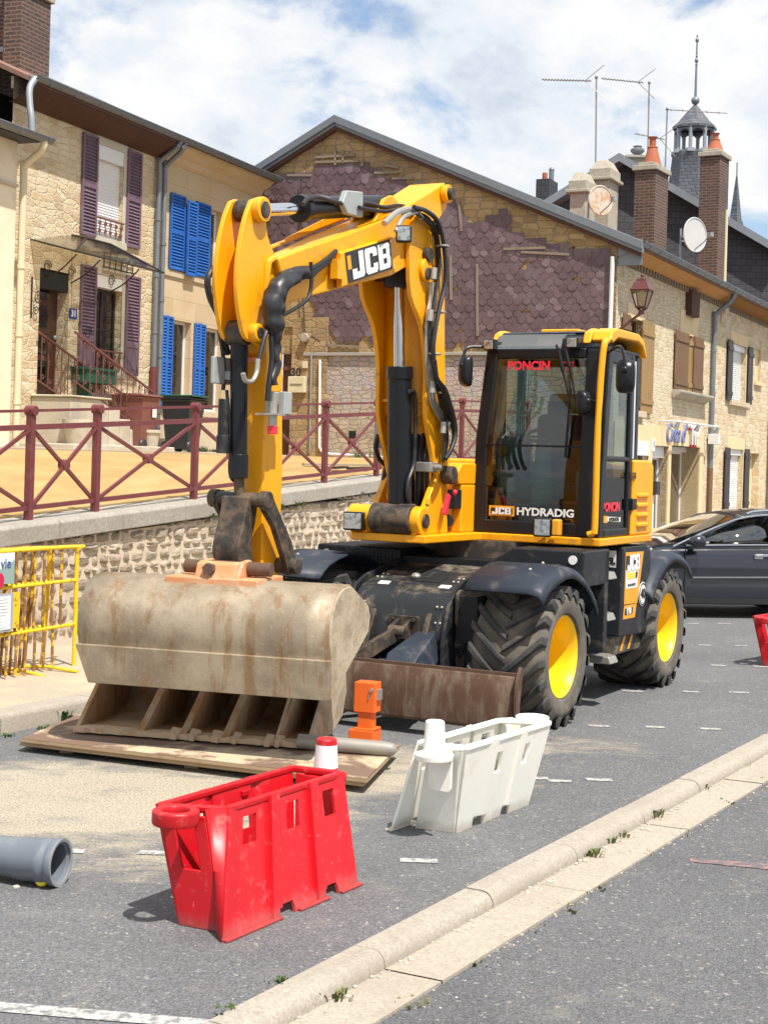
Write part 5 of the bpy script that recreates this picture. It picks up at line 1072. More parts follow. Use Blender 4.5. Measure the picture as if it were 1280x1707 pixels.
dquad('decal', 'letters_black', ((1044, 927), (1068, 925), (1065, 947), (1043, 950)), 1.170, sb); block_jcb(sb, frame(px(1056, 937.5, 1.171), (0, 1, 0), (0, 0, 1)), .135, 'letters_white')
dquad('decal', 'letters_white', ((1044, 952), (1064, 950), (1062, 979), (1043, 982)), 1.170, sb); dquad('decal', 'decal_yellow', ((1046, 955), (1059, 953.5), (1058, 964), (1045.5, 966)), 1.172, sb); dquad('decal', 'letters_black', ((1060, 953), (1063, 952.7), (1062, 963), (1059, 964)), 1.172, sb)
dtext('03 26 40 52 21', .028, 'letters_black', 1053, 975, 1.172, sb, .001, 1.2); dquad('decal', 'letters_black', ((1042, 1015), (1055, 1012), (1054, 1023), (1041, 1026)), 1.170, sb); dtext('110', .075, 'letters_white', 1048, 1019, 1.172, sb, .004, 1.1)
p = px(1070.5, 990, 1.17); m_ = MB(); m_.cyl(p, (p[0] + .004, p[1], p[2]), .105, seg=28); m_.build('speed_disc', 'letters_white', sb); m_ = MB(); m_.tube([(p[0] + .005, p[1] + .092 * math.cos(q * math.pi / 16), p[2] + .092 * math.sin(q * math.pi / 16)) for q in range(33)], .005, 6); m_.build('disc_ring', 'letters_black', sb); lettering('lettering', '40', .115, 'letters_black', sb, frame((p[0] + .0065, p[1], p[2]), (0, 1, 0), (0, 0, 1)), .004, .001)
m_ = MB(); m_.box(1.0, 1.12, 1.352, 1.357, 1.14, 1.28); m_.build('noise_plate', 'letters_white', sb); lettering('lettering', '99', .08, 'letters_black', sb, frame((1.06, 1.35, 1.19), (1, 0, 0), (0, 0, 1)), .003, .001); lettering('lettering', 'dB', .035, 'letters_black', sb, frame((1.10, 1.35, 1.17), (1, 0, 0), (0, 0, 1)), .001, .001)
# upper structure
m_ = MB(); m_.prism([(-.72, .05), (-.62, -.10), (.05, -.10), (.10, .84), (1.16, .84), (1.17, 2.15), (.9, 2.7), (-.8, 2.7), (-.95, 2.2), (-.95, .6)], 'z', 1.335, 1.40); m_.build('turntable_frame', 'digger_yellow', dig, bevel=.012)
m_ = MB(); m_.cyl((.0, 1.3, 1.18), (0, 1.3, 1.34), .62, seg=40); m_.build('slew_ring', 'greasy_steel', dig)
m_ = MB(); m_.box(-.08, .02, .62, 1.0, 1.40, 1.80); m_.prism([(.56, 1.80), (.50, 1.88), (.62, 1.98), (1.5, 1.98), (1.5, 1.80)], 'x', -.20, .02); m_.box(-.95, .0, 1.0, 2.6, 1.40, 1.95); m_.build('body_panel', 'digger_yellow', dig, bevel=.015)
m_ = MB(); m_.prism([(1.12, 2.02), (1.17, 2.15), (.9, 2.72), (-.8, 2.72), (-.95, 2.2), (-.95, 2.02)], 'z', 1.40, 2.02); m_.build('counterweight', 'digger_yellow', dig, bevel=.03)
m_ = MB(); m_.prism([(1.62, 1.40), (2.12, 1.40), (2.12, 2.05), (1.66, 2.05)], 'x', 1.10, 1.165); lv = m_.build('rear_panel', 'digger_yellow', dig, bevel=.02)
for k in range(4): m_ = MB(); m_.box(1.15, 1.19, 1.72, 2.0, 1.47 + k * .085, 1.51 + k * .085); m_.build('louvre', 'digger_yellow', lv, bevel=.015)
dtext('JCB', .07, 'letters_black', 1057, 793, 1.169, lv, .002, 1)
m_ = MB(); m_.cyl((-.12, .58, 1.50), (-.04, .48, 1.50), .055); m_.tube([(-.18, .6, 1.62), (-.05, .62, 1.70), (.0, .62, 1.70)], .035, 10); m_.box(-.06, .02, .5, .62, 1.6, 1.76); m_.build('valve_block', 'black_steel', dig, bevel=.008)
# kingpost and lower boom
BX = -.27
for x in (-.09, -.53): m_ = MB(); m_.prism([(-.10, 1.40), (.48, 1.40), (.45, 1.88), (.40, 1.95), (.32, 1.94), (.20, 1.80)], 'x', x, x + .055); m_.build('boom_bracket', 'digger_yellow', dig, bevel=.01)
m_ = MB(); m_.cyl((-.66, -.02, 1.51), (.0, -.02, 1.51), .115, seg=24); m_.build('boom_foot', 'digger_yellow', dig, bevel=.015); m_ = MB(); m_.cyl((.0, -.02, 1.51), (.02, -.02, 1.51), .06); m_.cyl((-.12, .38, 1.88), (.06, .38, 1.88), .075); m_.cyl((-.44, -.05, 1.52), (-.08, -.05, 1.52), .125); m_.build('foot_pin', 'greasy_steel', dig, bevel=.01)
low = [(.28, 1.80), (.44, 1.82), (.48, 2.05), (.40, 2.35), (.33, 2.9), (.30, 3.4), (.32, 3.62), (.24, 3.86), (.06, 3.96), (-.15, 3.95), (-.30, 3.84), (-.35, 3.62), (-.30, 3.28), (-.10, 3.06), (.0, 2.75), (.02, 2.38), (.13, 2.10)]
lowp = smooth2(low, 3, True)
for x in (-.075, -.50): m_ = MB(); m_.prism(lowp, 'x', x, x + .04); m_.build('lower_boom_plate', 'digger_yellow', dig, bevel=.008)
m_ = MB(); m_.sheet([[(x, y, z) for x in (-.47, -.065)] for y, z in smooth2([(.36, 2.05), (.22, 2.22), (.14, 2.34), (.10, 2.42), (.08, 2.9), (.06, 3.3), (.0, 3.5)], 4)]); m_.build('front_web', 'digger_yellow', dig, thick=.02)
m_ = MB(); m_.sheet([[(x, y, z) for x in (-.47, -.065)] for y, z in ((.45, 2.1), (.37, 2.4), (.31, 2.9), (.28, 3.5))]); m_.build('rear_web', 'digger_yellow', dig, thick=.02)
m_ = MB(); m_.box(-.48, -.03, .06, .10, 2.46, 2.485); m_.build('web_rib', 'digger_yellow', dig)
m_ = MB(); m_.cyl((-.24, .01, 1.52), (-.245, -.06, 2.70), .098, seg=28); m_.cyl((-.245, -.055, 2.64), (-.245, -.062, 2.74), .108, seg=28); ram = m_.build('lower_ram', 'cab_black', dig, bevel=.006)
m_ = MB(); m_.cyl((-.245, -.06, 2.70), (-.25, -.12, 3.46), .046, seg=24); m_.build('ram_rod', 'chrome', ram); m_ = MB(); m_.box(-.34, -.15, -.20, -.02, 3.36, 3.50); m_.cyl((-.36, -.12, 3.46), (-.13, -.12, 3.46), .07); m_.build('rod_eye', 'cab_black', ram, bevel=.015)
# middle boom
mid = [(.32, 4.27), (.38, 4.08), (.12, 3.86), (-.26, 3.52), (-.56, 3.40), (-1.30, 3.22), (-1.75, 3.10), (-2.08, 2.99), (-2.30, 2.95), (-2.38, 3.08), (-2.26, 3.26), (-1.80, 3.43), (-1.25, 3.62), (-.7, 3.81), (0, 4.12)]
def hw(y): return .165 if y > -1.2 else max(.055, .165 - (-1.2 - y) * .115)
m_ = MB(); n = len(mid); vs = [(BX + .03 - hw(y) + .0, y, z) for y, z in mid] + [(BX + .03 + hw(y), y, z) for y, z in mid]
m_.add(vs, [tuple(range(n)), tuple(range(n, 2 * n))[::-1]] + [(i, (i + 1) % n, n + (i + 1) % n, n + i) for i in range(n)]); m_.build('middle_boom', 'digger_yellow', dig, bevel=.012)
m_ = MB(); m_.prism([(-2.0, 3.37), (-.7, 3.83), (-.7, 3.845), (-2.0, 3.385)], 'x', -.45, -.40); m_.prism([(-1.6, 3.53), (-.75, 3.83), (-.75, 3.90), (-1.6, 3.55)], 'x', -.40, -.39); m_.build('boom_flange', 'digger_yellow', dig)
m_ = MB()
for x in (-.36, -.16): m_.prism([(-.78, 3.76), (-.42, 3.92), (-.40, 4.0), (-.50, 4.03), (-.62, 3.98)], 'x', x, x + .035)
m_.build('ram_lug', 'digger_yellow', dig, bevel=.008, split=True)
m_ = MB()
for y, z, r_ in ((-.08, 3.62, .06), (.06, 3.86, .06), (.30, 4.17, .05), (-.10, 3.47, .05)): m_.cyl((-.58, y, z), (.015, y, z), r_, seg=18)
m_.build('pivot_pin', 'greasy_steel', dig, bevel=.008, split=True)
m_ = MB(); m_.lathe([(.09, 0), (.09, .03), (.07, .035), (.055, .035)], (-.035, -.10, 3.50), 'x', 20); m_.lathe([(.075, 0), (.075, .05)], (-.07, .30, 4.17), 'x', 20); m_.build('boss', 'digger_yellow', dig, bevel=.006, split=True)
# logo housing
m_ = MB(); m_.prism([(-1.40, 3.465), (-.62, 3.69), (-.59, 3.44), (-1.37, 3.215)], 'x', -.10, -.045); lg = m_.build('logo_cover', 'digger_yellow', dig, bevel=.012)
sl = math.atan2(.23, .80); lx_, lu = Vector((0, math.cos(sl), math.sin(sl))), Vector((0, -math.sin(sl), math.cos(sl))); ctr = Vector((-.042, -1.0, 3.452))
m_ = MB(); m_.add([tuple(ctr + lx_ * a + lu * b) for a, b in ((-.335, -.112), (.375, -.112), (.375, .112), (-.335, .112))], [(0, 1, 2, 3)]); m_.build('logo_panel', 'letters_black', lg)
block_jcb(lg, frame(ctr + Vector((.002, 0, 0)) + lx_ * .035 - lu * .004, lx_, lu), .185 * 1.0, 'letters_white') if False else block_jcb(lg, frame(ctr + Vector((.002, 0, 0)) + lx_ * .045, lx_, lu) @ Matrix.Diagonal((1.35, 1, 1, 1)), .19, 'letters_white')
m_ = MB(); m_.add([tuple(ctr + Vector((.003, 0, 0)) + lx_ * a + lu * b) for a, b in ((-.318, -.015), (-.262, -.015), (-.262, .085), (-.318, .085))], [(0, 1, 2, 3)]); m_.build('logo_patch', 'decal_orange', lg)
m_ = MB(); m_.box(-.09, -.03, -1.47, -1.38, 3.27, 3.41); m_.build('bolt_plate', 'digger_yellow', lg)
# dipper ram on top
m_ = MB(); A, B = Vector((-.21, -2.40, 3.61)), Vector((-.24, -.50, 3.955)); d = (B - A).normalized(); p1 = A + d * .72; m_.cyl(p1, B, .082, seg=26); m_.cyl(p1 - d * .02, p1 + d * .05, .098, seg=26); dr_ = m_.build('dipper_ram', 'cab_black', dig, bevel=.006)
m_ = MB(); m_.cyl(A, p1 + d * .1, .043, seg=22); m_.build('ram_rod', 'chrome', dr_); m_ = MB(); m_.cyl(tuple(A + Vector((-.055, 0, 0))), tuple(A + Vector((.055, 0, 0))), .075, seg=20); m_.build('rod_eye', 'greasy_steel', dr_, bevel=.01)
m_ = MB(); c = A + d * 1.28 + Vector((.10, 0, .03)); m_.prism([(c.y - .16, c.z - .03), (c.y - .10, c.z + .07), (c.y + .14, c.z + .10), (c.y + .15, c.z - .09), (c.y - .08, c.z - .10)], 'x', c.x - .02, c.x + .03); m_.build('hose_guard', 'valve_grey', dr_, bevel=.01)
# dipper
hp = [(-2.47, 3.665), (-2.38, 3.69), (-2.31, 3.62), (-2.27, 3.46), (-2.16, 3.33), (-2.04, 3.20), (-1.99, 3.05), (-2.02, 2.85), (-2.06, 2.7), (-2.03, 2.45), (-2.24, 2.45), (-2.26, 2.66), (-2.36, 2.73), (-2.50, 2.76), (-2.58, 2.92), (-2.62, 3.12), (-2.60, 3.34), (-2.54, 3.54)]
hpp = smooth2(hp, 3, True)
for x in (-.145, -.31): m_ = MB(); m_.prism(hpp, 'x', x, x + .035); hpl = m_.build('dipper_cheek', 'digger_yellow', dig, bevel=.008)
m_ = MB(); m_.sheet([[(x, y, z) for x in (-.29, -.13)] for y, z in smooth2([(-2.33, 3.40), (-2.40, 3.15), (-2.40, 2.95), (-2.34, 2.80), (-2.22, 2.66)], 4)]); m_.build('cheek_web', 'digger_yellow', dig, thick=.02)
m_ = MB()
for y, z, r_, l_ in ((-2.40, 3.61, .085, .05), (-2.42, 2.80, .06, .05)): m_.lathe([(r_, 0), (r_, l_), (r_ * .9, l_ + .006), (r_ * .62, l_ + .006)], (-.11, y, z), 'x', 22)
m_.tube([(-.106, -2.12, 3.20), (-.09, -2.20, 3.30), (-.09, -2.25, 3.30), (-.1, -2.28, 3.24), (-.108, -2.28, 2.95)], .025, 8, smooth=4); m_.build('boss', 'digger_yellow', dig, bevel=.004, split=True)
m_ = MB()
for y, z, r_ in ((-2.40, 3.61, .055), (-2.42, 2.80, .036), (-2.22, 3.06, .05)): m_.cyl((-.33, y, z), (-.045, y, z), r_, seg=18)
m_.build('pivot_pin', 'greasy_steel', dig, bevel=.006, split=True)
m_ = MB(); vs = []
for y0, y1, z, hw_ in ((-2.25, -2.03, 2.62, .095), (-2.24, -1.99, 1.9, .095), (-2.20, -1.98, 1.15, .085)): vs += [(-.21 - hw_, y0, z), (-.21 + hw_, y0, z), (-.21 + hw_, y1, z), (-.21 - hw_, y1, z)]
m_.add(vs, [(4 * i + k, 4 * i + (k + 1) % 4, 4 * i + 4 + (k + 1) % 4, 4 * i + 4 + k) for i in range(2) for k in range(4)] + [(0, 1, 2, 3), (8, 9, 10, 11)]); m_.build('dipper', 'digger_yellow', dig, bevel=.01)
m_ = MB(); m_.cyl((-.23, -2.40, 2.80), (-.23, -2.36, 1.86), .058, seg=24); m_.cyl((-.23, -2.362, 2.0), (-.23, -2.36, 1.84), .064, seg=24); br = m_.build('bucket_ram', 'cab_black', dig, bevel=.006); m_ = MB(); m_.cyl((-.29, -2.42, 2.80), (-.15, -2.42, 2.80), .085); m_.cyl((-.23, -2.36, 1.9), (-.23, -2.34, 1.72), .035); m_.build('ram_eye', 'greasy_steel', br, bevel=.008, split=True)
# bucket linkage and hitch
m_ = MB(); m_.cyl((-.43, -2.33, 1.70), (-.02, -2.33, 1.70), .048, seg=18); m_.cyl((-.46, -2.33, 1.70), (-.40, -2.33, 1.70), .062); m_.cyl((-.06, -2.33, 1.70), (.0, -2.33, 1.70), .062); lk = m_.build('link_pin', 'greasy_steel', dig, bevel=.008)
for x in (-.05, -.42): m_ = MB(); m_.prism([(-2.38, 1.72), (-2.30, 1.76), (-2.22, 1.66), (-2.02, 1.42), (-1.96, 1.30), (-1.95, 1.20), (-2.04, 1.19), (-2.10, 1.30), (-2.24, 1.52), (-2.37, 1.64)], 'x', x, x + .045); m_.build('rocker_arm', 'greasy_steel', dig, bevel=.008)
m_ = MB(); m_.cyl((-.45, -2.0, 1.25), (.04, -2.0, 1.25), .055, seg=18); m_.build('dipper_pin', 'greasy_steel', dig, bevel=.008)
m_ = MB(); m_.prism(smooth2([(-2.40, 1.72), (-2.28, 1.72), (-2.30, 1.55), (-2.34, 1.40), (-2.30, 1.22), (-2.38, 1.15), (-2.46, 1.22), (-2.50, 1.38), (-2.46, 1.50), (-2.42, 1.62)], 3, True), 'x', -.33, -.12); m_.build('bucket_link', 'greasy_steel', dig, bevel=.012)
m_ = MB(); m_.cyl((-.36, -2.38, 1.22), (-.0, -2.38, 1.22), .06); m_.cyl((-.05, -2.42, 1.15), (.06, -2.42, 1.15), .055); m_.prism([(-2.5, 1.3), (-2.2, 1.25), (-2.15, 1.08), (-2.55, 1.05)], 'x', -.30, -.14); m_.build('quick_hitch', 'rust_dark', dig, bevel=.01)
# wide bucket (shell, cutting edge, end plates, mount)
bl0, bl1 = gp(150, 1137, .50), gp(550, 1168, .50); bxd = (bl1 - bl0).normalized(); BW = (bl1 - bl0).length
BMw = frame(bl0, bxd, Vector((-bxd.y, bxd.x, 0))); BL = DM.inverted() @ BMw
def bk(mb, name, mat, **k): mb.xform(BL); return mb.build(name, mat, dig if 'par' not in k else k.pop('par'), **k)
bs = [facx(BMw, u, v, BW) for u, v in ((550, 1168), (539, 1106), (532, 1050), (533, 1010), (541, 984), (553, 972))]
crz = bs[1][1]
prof = [(0, .0), (-.025, crz), (-.05, crz + .12), (-.03, crz + .25), (.05, crz + .36), (.17, crz + .42), (.34, crz + .43)]
shell = smooth2(prof[1:], 4) + [(.74, crz + .27)]
m_ = MB(); m_.sheet([[(x0 + (BW - x0) * i / 10, y, z) for i in range(11)] for x0, y, z in [(.0, -.004, .02)] + [(-.07, a, b) for a, b in shell]]); bucket = bk(m_, 'bucket', 'bucket_sand', thick=.024)
m_ = MB(); m_.add([(0, -.03, 0), (BW, -.03, 0), (BW + .01, -.06, crz), (-.085, -.06, crz), (0, .01, 0), (BW, .01, 0), (BW + .01, -.025, crz + .004), (-.085, -.025, crz + .004)], [(0, 1, 2, 3), (7, 6, 5, 4), (0, 4, 5, 1), (1, 5, 6, 2), (2, 6, 7, 3), (3, 7, 4, 0)]); bk(m_, 'cutting_edge', 'bucket_sand', par=bucket, bevel=.004)
for x in (-.075, BW - .012): m_ = MB(); m_.prism([(.0, .01)] + shell + [(.78, crz + .20), (.76, crz + .10)], 'x', x, x + .022); m_.v = [((a + .085 * max(0, 1 - c_ / crz)) if x < 0 else a, b, c_) for a, b, c_ in m_.v]; bk(m_, 'end_plate', 'bucket_side', par=bucket, bevel=.004)
cx_ = BW * .47
m_ = MB(); m_.box(cx_ - .32, cx_ + .32, .12, .60, crz + .40, crz + .455); bk(m_, 'mount_plate', 'hitch_orange', par=bucket, bevel=.01)
for x in (-.12, .14): m_ = MB(); m_.prism([(.14, crz + .44), (.18, crz + .50), (.24, crz + .555), (.36, crz + .565), (.46, crz + .52), (.58, crz + .44)], 'x', cx_ + x, cx_ + x + .04); bk(m_, 'mount_ear', 'hitch_orange', par=bucket, bevel=.008)
m_ = MB(); m_.prism([(.13, crz + .44), (.17, crz + .54), (.22, crz + .56), (.24, crz + .44)], 'x', cx_ - .12, cx_ + .16); bk(m_, 'mount_web', 'hitch_orange', par=bucket, bevel=.008)
m_ = MB(); m_.cyl((cx_ - .02, .165, crz + .51), (cx_ - .02, .11, crz + .51), .04, seg=6); m_.cyl((cx_ - .26, .32, crz + .51), (cx_ + .34, .32, crz + .51), .045); bk(m_, 'mount_bolt', 'rust_dark', par=bucket)
# small warning plates on the dipper and boom bracket
for u, v, x in ((455, 740, -.118), (713, 848, -.03)):
    y, z = facx(DM, u, v, x)
    for k in range(3): m_ = MB(); m_.add([(x, y + a, z + b + (k - 1) * .052) for a, b in ((-.022, -.022), (.022, -.022), (.022, .022), (-.022, .022))], [(0, 1, 2, 3)]); m_.add([(x + .001, y + a, z + b + (k - 1) * .052) for a, b in ((-.017, -.018), (.017, -.018), (.017, .018), (-.017, .018))], [(0, 1, 2, 3)]) if False else None; m_.build('warning_frame', 'letters_black', dig); q_ = MB(); q_.add([(x + .001, y + a, z + b + (k - 1) * .052) for a, b in ((-.017, -.018), (.017, -.018), (.017, .018), (-.017, .018))], [(0, 1, 2, 3)]); q_.build('warning_plate', 'decal_yellow', dig)
# hoses
def hose(pts, r=.018, mat='rubber_hose', name='hose', sm=6): m = MB(); m.tube([Vector(p) for p in pts], r, 10, smooth=sm); return m.build(name, mat, dig)
def side(pts, x): return [(x if len(p) == 2 else p[2], *facx(DM, p[0], p[1], x if len(p) == 2 else p[2])) for p in pts]
for i, dxx in enumerate((0, .035, .07)):
    hose(side(((690, 345), (712, 352), (731, 372), (741, 420), (742, 470), (733, 510), (726, 545), (722, 580), (724, 610)), .0 + dxx), .019)
    hose(side(((724, 600), (728, 630), (736 + 3 * i, 650), (742 + 5 * i, 680), (752 + 3 * i, 705), (757 + i, 725), (752, 748), (742, 765)), .05 + dxx), .019)
for i in range(3):
    hose(side(((694 - 3 * i, 352), (716, 366 + 3 * i), (726 + 2 * i, 395), (728 + 2 * i, 450), (720 + 2 * i, 500), (716, 540 + 8 * i), (719, 590), (727, 640), (737 + 2 * i, 690), (746 - 2 * i, 730), (738, 770)), -.03 + .03 * i), .013)
for u, v in ((738, 410), (732, 520), (724, 590), (738, 655)): m_ = MB(); p = (.05, *facx(DM, u, v, .05)); m_.tube([(p[0] + .05 * math.cos(q * .5236), p[1] + .05 * math.sin(q * .5236), p[2]) for q in range(13)], .008, 6); m_.build('hose_clamp', 'fitting_metal', dig)
hose(side(((640, 372), (665, 352), (690, 350), (702, 362)), .02), .024, 'fitting_metal', 'steel_pipe'); hose(side(((660, 385), (672, 362), (695, 352)), .03), .02, 'fitting_metal', 'steel_pipe')
for u in (714, 718, 723): hose(side(((u + 3, 470), (u + 2, 500), (u - 3, 530), (u - 4, 600), (u, 640), (u + 3, 668), (u + 14, 690), (u + 26, 712)), .0), .012, 'fitting_metal', 'steel_pipe')
for u, v in ((722, 465), (716, 535), (720, 655), (748, 715), (738, 722)): m_ = MB(); p = (.04, *facx(DM, u, v, .04)); m_.cyl(p, (p[0], p[1] + .01, p[2] + .09), .026); m_.build('hose_fitting', 'fitting_metal', dig)
hose(side(((505, 340), (512, 332), (530, 328), (552, 334), (580, 340), (612, 338), (640, 345), (665, 342), (690, 348), (700, 352)), -.12), .016); hose(side(((598, 345), (640, 352), (668, 348), (695, 356)), -.08), .014); hose(side(((512, 333), (528, 327), (545, 330), (560, 338)), -.14), .012, 'fitting_metal', 'steel_pipe')
for i in range(3): hose(side(((560 - 6 * i, 418 + 9 * i), (540 - 5 * i, 435 + 7 * i), (518, 448 + 6 * i), (505, 452 + 4 * i), (490, 460 + 4 * i)), -.09), .018)
hose(side(((518, 436), (519, 470), (513, 497), (490, 515), (462, 530), (445, 552), (436, 580), (430, 605), (424, 628), (412, 637), (406, 625)), -.02), .014)
hose(side(((430, 598), (428, 620), (420, 635), (409, 634), (405, 622)), -.01), .016, 'fitting_metal', 'steel_pipe')
# bundled sleeve over the dipper pivot
sl_ = side(((512, 452), (497, 456), (478, 466), (462, 485), (456, 515), (458, 545), (460, 575), (458, 610), (455, 640)), .0); m_ = MB(); off = len(m_.v); m_.tube(sl_, [.05] * 9, 14, smooth=1) if False else None
V_ = catmull([Vector(p) for p in sl_], 6); rad = [.036 + .036 * math.sin(math.pi * min(1, max(0, (i / (len(V_) - 1)) * 1.25))) for i in range(len(V_))]
m_.tube(V_, rad, 18); m_.v = [tuple(Vector(p) + Vector((0, 1, .4)) * (.032 * noise.noise(Vector(p) * 11)) + Vector((1, 0, 0)) * .028 * noise.noise(Vector(p) * 17)) for p in m_.v]; m_.build('hose_sleeve', 'sleeve', dig, ang=60)
for dx_, r_ in ((-.02, .02), (.03, .017), (.06, .014)): hose([(dx_ - .04, y, z) for y, z in [facx(DM, u, v, dx_) for u, v in ((461, 560), (462, 600), (457, 640), (455, 668))]], r_)
hose([(-.33, *facx(DM, u, v, -.33)) for u, v in ((380, 590), (372, 560), (366, 530), (350, 495), (346, 465), (355, 448), (370, 443))], .022); hose([(-.34, *facx(DM, u, v, -.34)) for u, v in ((370, 500), (366, 545), (371, 585), (374, 620), (372, 650))], .014)
hose([(-.27, *facx(DM, u, v, -.27)) for u, v in ((378, 650), (382, 700), (384, 750), (383, 785), (388, 800), (396, 800))], .012); m_ = MB(); p = facx(DM, 372, 700, -.3); m_.cyl((-.3, p[0], p[1] - .14), (-.3, p[0], p[1] + .14), .035); m_.cyl((-.3, p[0], p[1] - .22), (-.3, p[0], p[1] - .1), .042); m_.build('coupler', 'black_steel', dig, bevel=.006)
p = facx(DM, 372, 618, -.34); m_ = MB(); m_.box(-.36, -.33, p[0] - .12, p[0] + .08, p[1] - .09, p[1] + .09); m_.box(-.33, -.25, p[0] + .0, p[0] + .1, p[1] - .06, p[1] - .0); m_.build('lamp_plate', 'valve_grey', dig, bevel=.008)
for u, x in ((452, -.05), (474, .03)): p = facx(DM, u, 672, x); m_ = MB(); m_.box(x - .015, x + .03, p[0] - .05, p[0] + .05, p[1] - .075, p[1] + .075); m_.build('shield_plate', 'valve_grey', dig, bevel=.006)
p = facx(DM, 455, 692, .0); m_ = MB(); m_.box(-.1, .06, p[0] - .06, p[0] + .06, p[1] - .0, p[1] + .012); m_.cyl((.0, p[0], p[1] - .09), (.0, p[0], p[1] + .14), .028); m_.build('coupling_bracket', 'fitting_metal', dig); m_ = MB(); m_.cyl((.0, p[0], p[1] - .125), (.0, p[0], p[1] - .07), .033); m_.build('coupling_cap', 'decal_red', dig, bevel=.006)
# hoses and valve beside the lower ram
p = (-.52, *facx(DM, 636, 712, -.52)); m_ = MB(); m_.box(-.56, -.48, p[1] - .05, p[1] + .05, p[2] - .17, p[2] + .05); m_.box(-.53, -.49, p[1] - .05, p[1] + .03, p[2] + .05, p[2] + .16); m_.build('ram_valve', 'valve_grey', dig, bevel=.008)
hose([(-.50, *facx(DM, u, v, -.50)) for u, v in ((630, 700), (632, 690), (641, 681), (648, 690), (650, 720), (650, 780), (654, 830), (660, 850))], .017, 'fitting_metal', 'steel_pipe'); hose([(-.52, *facx(DM, u, v, -.52)) for u, v in ((643, 735), (644, 770), (638, 810), (640, 845), (652, 856))], .022, 'sleeve'); hose([(-.53, *facx(DM, u, v, -.53)) for u, v in ((630, 725), (626, 745), (632, 765), (642, 775))], .02)
hose([(-.13, *facx(DM, u, v, -.13)) for u, v in ((682, 652), (690, 655), (692, 690), (691, 745), (689, 775), (680, 805), (682, 838), (700, 858))], .018, 'sleeve'); hose([(-.18, .2, 2.1), (-.16, .16, 1.9), (-.18, .2, 1.6)], .03)
for i in range(6): hose([(-.36 + .05 * i, .26, 2.35), (-.35 + .05 * i, .24 - .01 * i, 2.0), (-.34 + .045 * i, .26, 1.55)], .02)
m_ = MB(); m_.box(-.16, -.02, .10, .24, 1.90, 1.98); m_.cyl((-.02, .17, 1.94), (.05, .17, 1.94), .025); m_.build('manifold', 'fitting_metal', dig, bevel=.008); m_ = MB(); m_.bar((.03, .34, 1.72), (.03, .27, 1.56), .03, .05); m_.ball((.05, .42, 1.74), .022); m_.build('lock_lever', 'decal_red', dig, bevel=.005)
# work lamps
def worklamp(c, w_=.11, h=.10, face=(0, -1, 0), side_amber=False):
    F_ = frame(c, Vector(face).cross(Vector((0, 0, -1))) * -1, (0, 0, 1)); F_ = Matrix.Translation(c) @ Vector((0, -1, 0)).rotation_difference(Vector(face).normalized()).to_matrix().to_4x4()
    m = MB(); m.box(-w_ / 2, w_ / 2, -.05, .05, -h / 2, h / 2, F_); o = m.build('work_lamp', 'cab_black', dig, bevel=.015); m = MB(); m.box(-w_ / 2 + .012, w_ / 2 - .012, -.056, -.045, -h / 2 + .012, h / 2 - .012, F_); m.build('lens', 'lamp_lens', o, bevel=.006); return o
y, z = facx(DM, 673, 390, .06); worklamp(Vector((.06, y, z)), .12, .13, (.5, -1, -.05)); worklamp(Vector((.70, .74, 1.475)), .15, .155, (.25, -1, 0)); worklamp(Vector((-.56, -.16, 1.49)), .17, .15, (.15, -1, 0)); 
m_ = MB(); m_.box(.78, .85, .72, .80, 1.41, 1.545); m_.build('indicator', 'decal_orange', dig, bevel=.015)

# ---- cab
def cabx(z): return .0 + max(0, z - 2.2) * .07                     # left edge leans in slightly
def cy(z): return .87 + max(0, z - 1.9) * .08
cab = thing('cab', None, None); cab.parent = dig
def P(x, y, z): return (x, y, z)
m_ = MB()
zs = [1.40, 1.7, 2.2, 2.6, 2.95]
def pillar(m, xf, w_, dep, zs=zs, dy=0):
    vs = []
    for z in zs: x0 = xf(z); vs += [(x0, cy(z) + dy, z), (x0 + w_, cy(z) + dy, z), (x0 + w_, cy(z) + dep + dy, z), (x0, cy(z) + dep + dy, z)]
    n = len(zs); m.add(vs, [(4 * i + k, 4 * i + (k + 1) % 4, 4 * i + 4 + (k + 1) % 4, 4 * i + 4 + k) for i in range(n - 1) for k in range(4)] + [(3, 2, 1, 0), tuple(4 * (n - 1) + k for k in range(4))])
pillar(m_, lambda z: cabx(z), .115, .14); pillar(m_, lambda z: .935 + (z - 1.4) * .012, .20, .12)
for z0, z1 in ((1.40, 1.515), (2.87, 2.96)): m_.box(.1, .95, cy(z0) + .004, cy(z0) + .1, z0, z1)
m_.box(.0, .05, cy(2) + .14, 1.85, 1.40, 1.50); m_.box(.08, .13, cy(2) + .14, 1.85, 2.88, 2.96); m_.box(1.09, 1.14, .98, 1.66, 1.40, 1.475); m_.box(1.085, 1.135, .98, 1.66, 2.84, 2.95); m_.box(1.09, 1.14, .98, 1.66, 2.03, 2.075); m_.box(1.085, 1.14, 1.56, 1.66, 1.40, 2.95); m_.box(.0, .06, 1.75, 1.85, 1.40, 2.95); m_.box(.0, .08, 1.32, 1.37, 1.45, 2.9)
m_.box(.02, 1.1, 1.80, 1.87, 1.40, 1.9); m_.box(.06, 1.1, 1.80, 1.87, 2.86, 2.95); m_.box(1.05, 1.11, 1.78, 1.88, 1.4, 2.95)
m_.build('frame', 'cab_black', cab, bevel=.018)
m_ = MB(); m_.sheet([[(x, cy(z) + .02, z) for x in (.10, .95)] for z in (1.50, 1.9, 2.4, 2.88)]); m_.build('windscreen', 'glass_cab', cab, fix=False)
